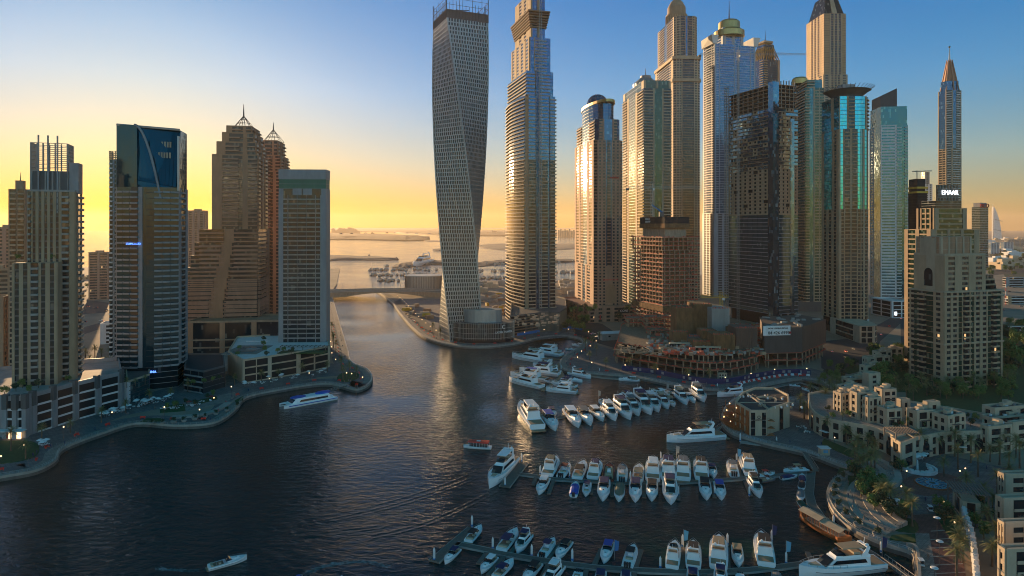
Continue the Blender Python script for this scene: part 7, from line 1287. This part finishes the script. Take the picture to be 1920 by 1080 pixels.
def cafe(label, pts, n, seed, par=0.35, pp=None, chairs=2):
    r = random.Random(seed)
    for k in range(n):
        t = r.random()*(len(pts)-1); i = int(t); a, b = pts[i], pts[min(i+1, len(pts)-1)]; px = a[0]+(b[0]-a[0])*(t-i)+r.uniform(-4, 4); py = a[1]+(b[1]-a[1])*(t-i)+r.uniform(-3.0, 3.0); g = G(px, py, 2.05)
        if r.random() < par: dup(pp or PA, tuple(g), r.random(), 1, 'parasol '+label, 'parasols '+label[:30])
        else:
            dup(TB, tuple(g), r.random(), 1, 'cafe table '+label, 'tables '+label[:30])
            for j in range(chairs): q = r.uniform(0, 6.28); dup(CH, (g.x+1*math.cos(q), g.y+1*math.sin(q), g.z), q-PI/2, 1, 'cafe chair '+label, 'chairs '+label[:30])
cafe('on the pavement before the arcade podium', [(190, 783), (240, 767)], 30, 1, .3); cafe('in front of the blue glass tower', [(250, 762), (285, 755), (320, 748)], 34, 2, .35); cafe('on the left curved terrace', [(300, 768), (350, 762), (400, 752)], 24, 3, .15, PR); cafe('below the round lawn palms at the left', [(75, 836), (92, 832)], 8, 4, .6)
cafe('before the car park podium', [(455, 724), (520, 712), (610, 698)], 30, 5, .3); cafe('by the white seating ring', [(1690, 868), (1720, 862), (1740, 858)], 16, 6, .6); cafe('in the rows left of the mosaic fountain', [(1652, 900), (1648, 915)], 10, 7, .3); cafe('red one before the arched shops', [(1600, 838), (1620, 842)], 6, 8, 1.0, PR); cafe('beside the planted mound', [(1662, 945), (1690, 950)], 8, 9, .4); cafe('on the restaurant apron', [(1500, 800), (1520, 815)], 6, 10, .2)
def car_proto(m_, nm='parked_car'):
    t = thing(nm, 'x', 'car', (0, 0, -60)); MB().hexa([(-2.2, -.88, .35), (2.2, -.85, .35), (2.2, .85, .35), (-2.2, .88, .35), (-2.15, -.82, .95), (2.05, -.78, .85), (2.05, .78, .85), (-2.15, .82, .95)]).build('body', M[m_], t); wedge(-1.7, 1.2, 1.6, 1.5, .92, 1.45, .5, .8, .86, .86).build('windows', M['gdark'], t); wedge(-1.15, .35, 1.42, 1.36, 1.44, 1.5).build('roof', M[m_], t)
    for x in (-1.35, 1.35):
        for y in (-.82, .82): MB().tube((x, y-.1, .34), (x, y+.1, .34), .34, None, 10).build('wheel', M['black'], t)
    for y in (-.55, .55): MB().box(2.15, 2.24, y-.2, y+.2, .6, .78).build('headlight', M['lamp'], t); MB().box(-2.24, -2.15, y-.2, y+.2, .65, .82).build('tail_light', M['flame'], t)
    PROTOS.append(t); return t
CARS = {c_: car_proto(c_) for c_ in ('whitep', 'black', 'greyc', 'redc')}; CW = {'whitep': 'white', 'black': 'black', 'greyc': 'grey', 'redc': 'red'}
rc = random.Random(17)
def cars(spots, where, z=2.05, rz=0.0):
    for (a, b) in spots: k = rc.choice(['whitep', 'whitep', 'black', 'greyc', 'redc']); dup(CARS[k], tuple(G(a, b, z)), rz+rc.choice([0, PI])+rc.uniform(-.1, .1), 1, CW[k]+' car '+where, CW[k]+' cars '+where)
cars([(1586, 660), (1584, 670), (1572, 690), (1560, 660), (1600, 655), (1625, 640)], 'by the roundabout left of the cream villa row', rz=1.2); cars([(1638, 640), (1652, 628), (1668, 612), (1690, 598), (1705, 600)], 'on the road up behind the villa row', rz=1.0)
cars([(1080, 600), (1086, 606), (1072, 598), (1092, 612), (1068, 596)], 'on the street beside the pink podium', rz=1.9); cars([(1112, 627), (1120, 632), (1126, 628)], 'by the street bend left of the construction site', rz=.4)
cars([(165, 575), (180, 578), (200, 582), (150, 572), (212, 576), (158, 604), (190, 602)], 'on the road behind the left towers', rz=.1); cars([(6, 572), (14, 586), (2, 600)], 'on the road at the left edge', rz=.1); cars([(762, 590), (775, 602), (790, 615), (806, 622), (768, 596), (758, 580)], 'on the quay road below the bridge', rz=-1.0)
cars([(1890+rc.uniform(0, 30), 645+rc.uniform(0, 25)) for _ in range(7)], 'under the trees right of the near beige tower'); cars([(1905, 500), (1880, 505), (1915, 575), (1880, 582)], 'on the roads of the right plain')
cars([(1893, 520+k*9) for k in range(5)], 'in the yard at the right edge')
for k in range(9): x = AX(640+k*20, Yb)+rc.uniform(-3, 3); kk = rc.choice(['whitep', 'greyc', 'black']); dup(CARS[kk], (x, Yb+5+(k % 3)*4, 2+zt-2.5*((x-(xb0+xb1)/2+10)/hb)**2+.12), 0 if k % 2 else PI, 1, CW[kk]+' car crossing the arch bridge', CW[kk]+' cars on the bridge')
for px, py, lb in ((1744, 958, 'white golf buggy beside the plaza garden'), (1727, 1060, 'white golf buggy by the low wall at the bottom right')):
    g = G(px, py, 2.06); t = thing('golf_buggy', lb, 'buggy', tuple(g), 1.3); MB().box(-1.3, 1.3, -.65, .65, .35, .75).build('body', M['whitep'], t); MB().box(-1.1, .9, -.7, .7, 1.85, 1.95).build('roof', M['whitep'], t); MB().box(-.6, -.1, -.55, .55, .75, 1.25).build('seat', M['black'], t); mb = MB(); [mb.tube((x, y, .7), (x, y, 1.85), .04, None, 3) for x in (-1, .8) for y in (-.6, .6)]; mb.build('frame', M['dmetal'], t)
    for x in (-.85, .85):
        for y in (-.62, .62): MB().tube((x, y-.08, .25), (x, y+.08, .25), .25, None, 8).build('wheel', M['black'], t)
LP = thing('street_lamp', 'x', 'street lamp', (0, 0, -60)); MB().tube((0, 0, 0), (0, 0, 4.2), .08, .06, 5).build('post', M['dmetal'], LP); MB().lathe([(.05, 4.2), (.32, 4.4), (.32, 4.75), (.05, 4.95)], 8).build('lamp_head', M['lamp'], LP); PROTOS.append(LP)
ls = []
for S, d_, st, a0, a1, wh in ((LS, 13.2, 26, 0, 700, 'along the left promenade'), (RS1, 13.2, 24, 740, 1560, 'along the curved promenade of the right bank')):
    for p, t in resample([p for p in offset(S, d_) if a0 < PX(p) < a1], st): dup(LP, (p.x, p.y, 2), 0, 1, 'lit globe lamp '+wh, 'globe lamps '+wh)
for a, b in [(1565, 835), (1605, 852), (1640, 862), (1700, 900), (1800, 900), (1690, 930), (1810, 895), (1770, 960), (1790, 1000), (1560, 815)]: dup(LP, tuple(G(a, b, 2)), 0, .8, 'small lit lamp round the fountain plaza', 'small lamps round the plaza')
LD = thing('disc_lamp', 'x', 'street lamp', (0, 0, -60)); MB().tube((0, 0, 0), (0, 0, 8), .09, .06, 5).build('post', M['dmetal'], LD); MB().lathe([(.05, 8), (1.0, 8.1), (.9, 8.25), (.05, 8.35)], 16).build('disc', M['whitep'], LD); PROTOS.append(LD)
dl = [dup(LD, tuple(G(a, b, 2)), 0, 1, 'x', 'disc lamps on the wide walk') for a, b in ((1757, 1018), (1762, 1066), (1752, 1120))]; dl[0]['label'] = 'tall lamp with flat disc head, farthest on the wide walk'; dl[1]['label'] = 'tall lamp with flat disc head, middle one of the wide walk'; dl[2]['label'] = 'tall lamp with flat disc head, nearest on the wide walk'
BN = thing('red_bench', 'x', 'bench', (0, 0, -60)); MB().box(-1, 1, -.3, .3, .4, .5).build('seat', M['redc'], BN); MB().box(-1, 1, .25, .32, .5, .95).build('backrest', M['redc'], BN); [MB().box(x-.05, x+.05, -.3, .3, 0, .4).build('leg', M['redc'], BN) for x in (-.8, .8)]; PROTOS.append(BN)
for S, d_, st, wh in ((LS, 7.5, 17, 'left'), (RS1, 7.5, 19, 'right')):
    for p, t in resample([p for p in offset(S, d_) if 0 < PX(p) < 1540 and p.y < 700], st): dup(BN, (p.x, p.y, 2.05), math.atan2(t.y, t.x), 1.3, 'red bench on the '+wh+' bank promenade', 'red benches on the '+wh+' bank')
def person(seed):
    r = random.Random(seed); me = bpy.data.meshes.new('person'); ph = .18
    V = [(0, 0, .95), (0, 0, 1.2), (0, 0, 1.42), (0, .02, 1.55), (0, .02, 1.68), (-.19, 0, 1.40), (-.24, .05, 1.12), (-.22, .14, .88), (.19, 0, 1.40), (.24, -.05, 1.12), (.22, -.14, .88), (-.1, 0, .92), (-.11, ph, .5), (-.11, ph*1.1, .06), (.1, 0, .92), (.11, -ph*.6, .5), (.11, -ph*1.6, .08)]
    E = [(0, 1), (1, 2), (2, 3), (3, 4), (2, 5), (5, 6), (6, 7), (2, 8), (8, 9), (9, 10), (0, 11), (11, 12), (12, 13), (0, 14), (14, 15), (15, 16)]; Rr = [.16, .15, .15, .06, .12, .07, .05, .04, .07, .05, .04, .1, .07, .06, .1, .07, .06]
    me.from_pydata(V, E, []); o = bpy.data.objects.new('person', me); C.objects.link(o); md = o.modifiers.new('s', 'SKIN'); 
    for v, q in zip(me.skin_vertices[0].data, Rr): v.radius = (q, q*.8)
    me.skin_vertices[0].data[0].use_root = True; dg = bpy.context.evaluated_depsgraph_get(); m2 = bpy.data.meshes.new_from_object(o.evaluated_get(dg)); bpy.data.objects.remove(o); m2.materials.clear(); m2.materials.append(M[r.choice(['navy', 'greyc', 'dmetal', 'deck'])]); m2.name = 'person'; return m2
PM = [person(k) for k in range(4)]; rp = random.Random(8)
def people(spots, where):
    for a, b in spots: g = G(a, b, 2.05); o = bpy.data.objects.new('person', rp.choice(PM)); C.objects.link(o); o.location = g; o.rotation_euler = (0, 0, rp.uniform(0, 6.28)); tag(o, 'small figure in dark clothes walking '+where, 'person', 'people '+where)
people([(106, 838), (240, 778), (290, 768), (330, 758), (352, 765), (372, 757), (420, 742), (480, 722), (545, 712), (585, 708)], 'on the left promenade'); people([(632, 590), (634, 610), (638, 630), (642, 650), (630, 600), (640, 640)], 'on the canal side walk'); people([(1740, 1048), (1755, 1072), (1690, 950), (1708, 930), (1640, 960), (1600, 945), (1790, 905), (1670, 895), (1735, 940), (1598, 935), (1620, 975), (1850, 880)], 'round the fountain plaza')
people([(1505, 805), (1512, 800), (1540, 835), (1530, 850), (1548, 848), (1498, 812)], 'by the restaurant apron')
def stroll(S, dlo, dhi, a0, a1, n, where):
    pl = [p for p in S if a0 < PX(p) < a1]
    for k in range(n): i = rp.randrange(len(pl)-1); p = Vector(pl[i]).lerp(Vector(pl[i+1]), rp.random()); t = (pl[i+1]-pl[i]).normalized(); q = p+Vector((-t.y, t.x))*rp.uniform(dlo, dhi); people([(PX(q), HY+(H-2.05)*F/q.y)], where)
stroll(LS, 2, 12, 60, 690, 60, 'on the left promenade'); stroll(RS1, 2, 12, 760, 1540, 50, 'on the curved right bank promenade'); stroll(RS2, 2, 9, 1356, 1700, 34, 'round the fountain plaza')
kb = G(1545, 852, 2); T = Tower('ticket_kiosk', 'small cream kiosk with blue sign at the head of the plaza gangway', 'kiosk', tuple(kb)); T.add('body', MB().box(-2, 2, -1.5, 1.5, 0, 3), M['cream']); T.add('roof', MB().box(-2.4, 2.4, -1.9, 1.9, 3, 3.3), M['white']); T.add('sign', MB().box(-1, 1, -1.65, -1.52, 1.2, 2.4), M['lblue']); T.finish()
kb = G(1354, 712, 2); T = Tower('site_cabin', 'small yellow cabin with dark windows before the navy hoarding', 'cabin', tuple(kb)); T.add('body', MB().box(-2.8, 2.8, -1.5, 1.5, 0, 4.6), M['cream']); [T.add('window', MB().box(x-.5, x+.5, -1.56, -1.48, z, z+1), M['gdark']) for x in (-1.8, 0, 1.8) for z in (1, 2.9)]; T.add('roof', MB().box(-3, 3, -1.7, 1.7, 4.6, 4.85), M['sand']); T.finish()
T = Tower('site_shed', 'long cream roofed shed beside the pink podium and the street bend', 'shed', tuple(G(1152, 636, 2)), R(15)); T.add('body', MB().box(-14, 14, -5, 5, 0, 6), M['conc']); T.add('roof', MB().loft([[(x, -5.5, 6), (x, 0, 7.6), (x, 5.5, 6)] for x in (-14.5, 14.5)]), M['white']); T.add('window', MB().box(-8, -6, -5.1, -4.95, 3, 4.4), M['gdark']); T.finish()
bh = [G(a, b, 2).to_2d() for a, b in [(970, 630), (1000, 625), (1035, 619), (1075, 616), (1092, 620)]]; mb = MB(); ribbon(mb, bh, 0, .3, 2, 4.4); solo('site_hoarding', mb, M['ltile'], 'bright blue hoarding curving along the bay before the dark podium', 'fence')
hw = thing('striped_mast', 'red and white striped telecom mast on the right plain', 'mast', tuple(G(1886, 572, 2)))
for k in range(7): MB().tube((0, 0, k*4.5), (0, 0, k*4.5+4.5), .5, .45, 6).build('mast_section', M['redp' if k % 2 == 0 else 'whitep'], hw)
# foam trails
def foam(px, w0, w1, seed):
    r = random.Random(seed); pl = [G(p.x, p.y, .05) for p in catmull([Vector((a, b, 0)) for a, b in px], 8)]; mb = MB()
    for i, p in enumerate(pl):
        w_ = w0+(w1-w0)*i/len(pl)
        for k in range(16): q = p+Vector((r.gauss(0, w_), r.gauss(0, w_*.5), 0)); s_ = r.uniform(.12, .5)*(1-.5*i/len(pl)); a = r.uniform(0, 3); mb.face([(q.x-s_*1.8, q.y, .05), (q.x, q.y-s_*.3, .05), (q.x+s_*1.8, q.y+.1, .05), (q.x, q.y+s_*.35, .05)])
    tag(mb.build('foam', mat('sea_foam', (.35, .42, .44), .8, streak=False)), kind='stuff')
foam([(570, 1078), (600, 1064), (640, 1056), (690, 1054), (725, 1062)], .5, 1.2, 1); foam([(388, 1068), (360, 1070), (330, 1069), (300, 1066)], .4, .9, 2); foam([(926, 838), (950, 836), (980, 832)], .3, .6, 3)
for o in list(C.objects):
    if o.parent and o.name.split('.')[0] in ('stored_material', 'formwork_stack', 'rebar_bundle', 'formwork'): o['kind'] = 'stuff'
for t in PROTOS:
    for ch in list(t.children):
        for g_ in list(ch.children): bpy.data.objects.remove(g_)
        bpy.data.objects.remove(ch)
    bpy.data.objects.remove(t)
hz = MB(); hz.box(-13900, 13900, -1400, 15900, -4, 385)
m, nt_, b_ = newmat('haze_air')
nt_.nodes.remove(b_)
v_ = nt_.nodes.new('ShaderNodeVolumePrincipled'); v_.inputs['Color'].default_value = (.98, .80, .62, 1); v_.inputs['Density'].default_value = 4.5e-5; v_.inputs['Anisotropy'].default_value = .35
nt_.links.new(v_.outputs[0], nt_.nodes['Material Output'].inputs['Volume'])
tag(hz.build('haze', m), kind='stuff')
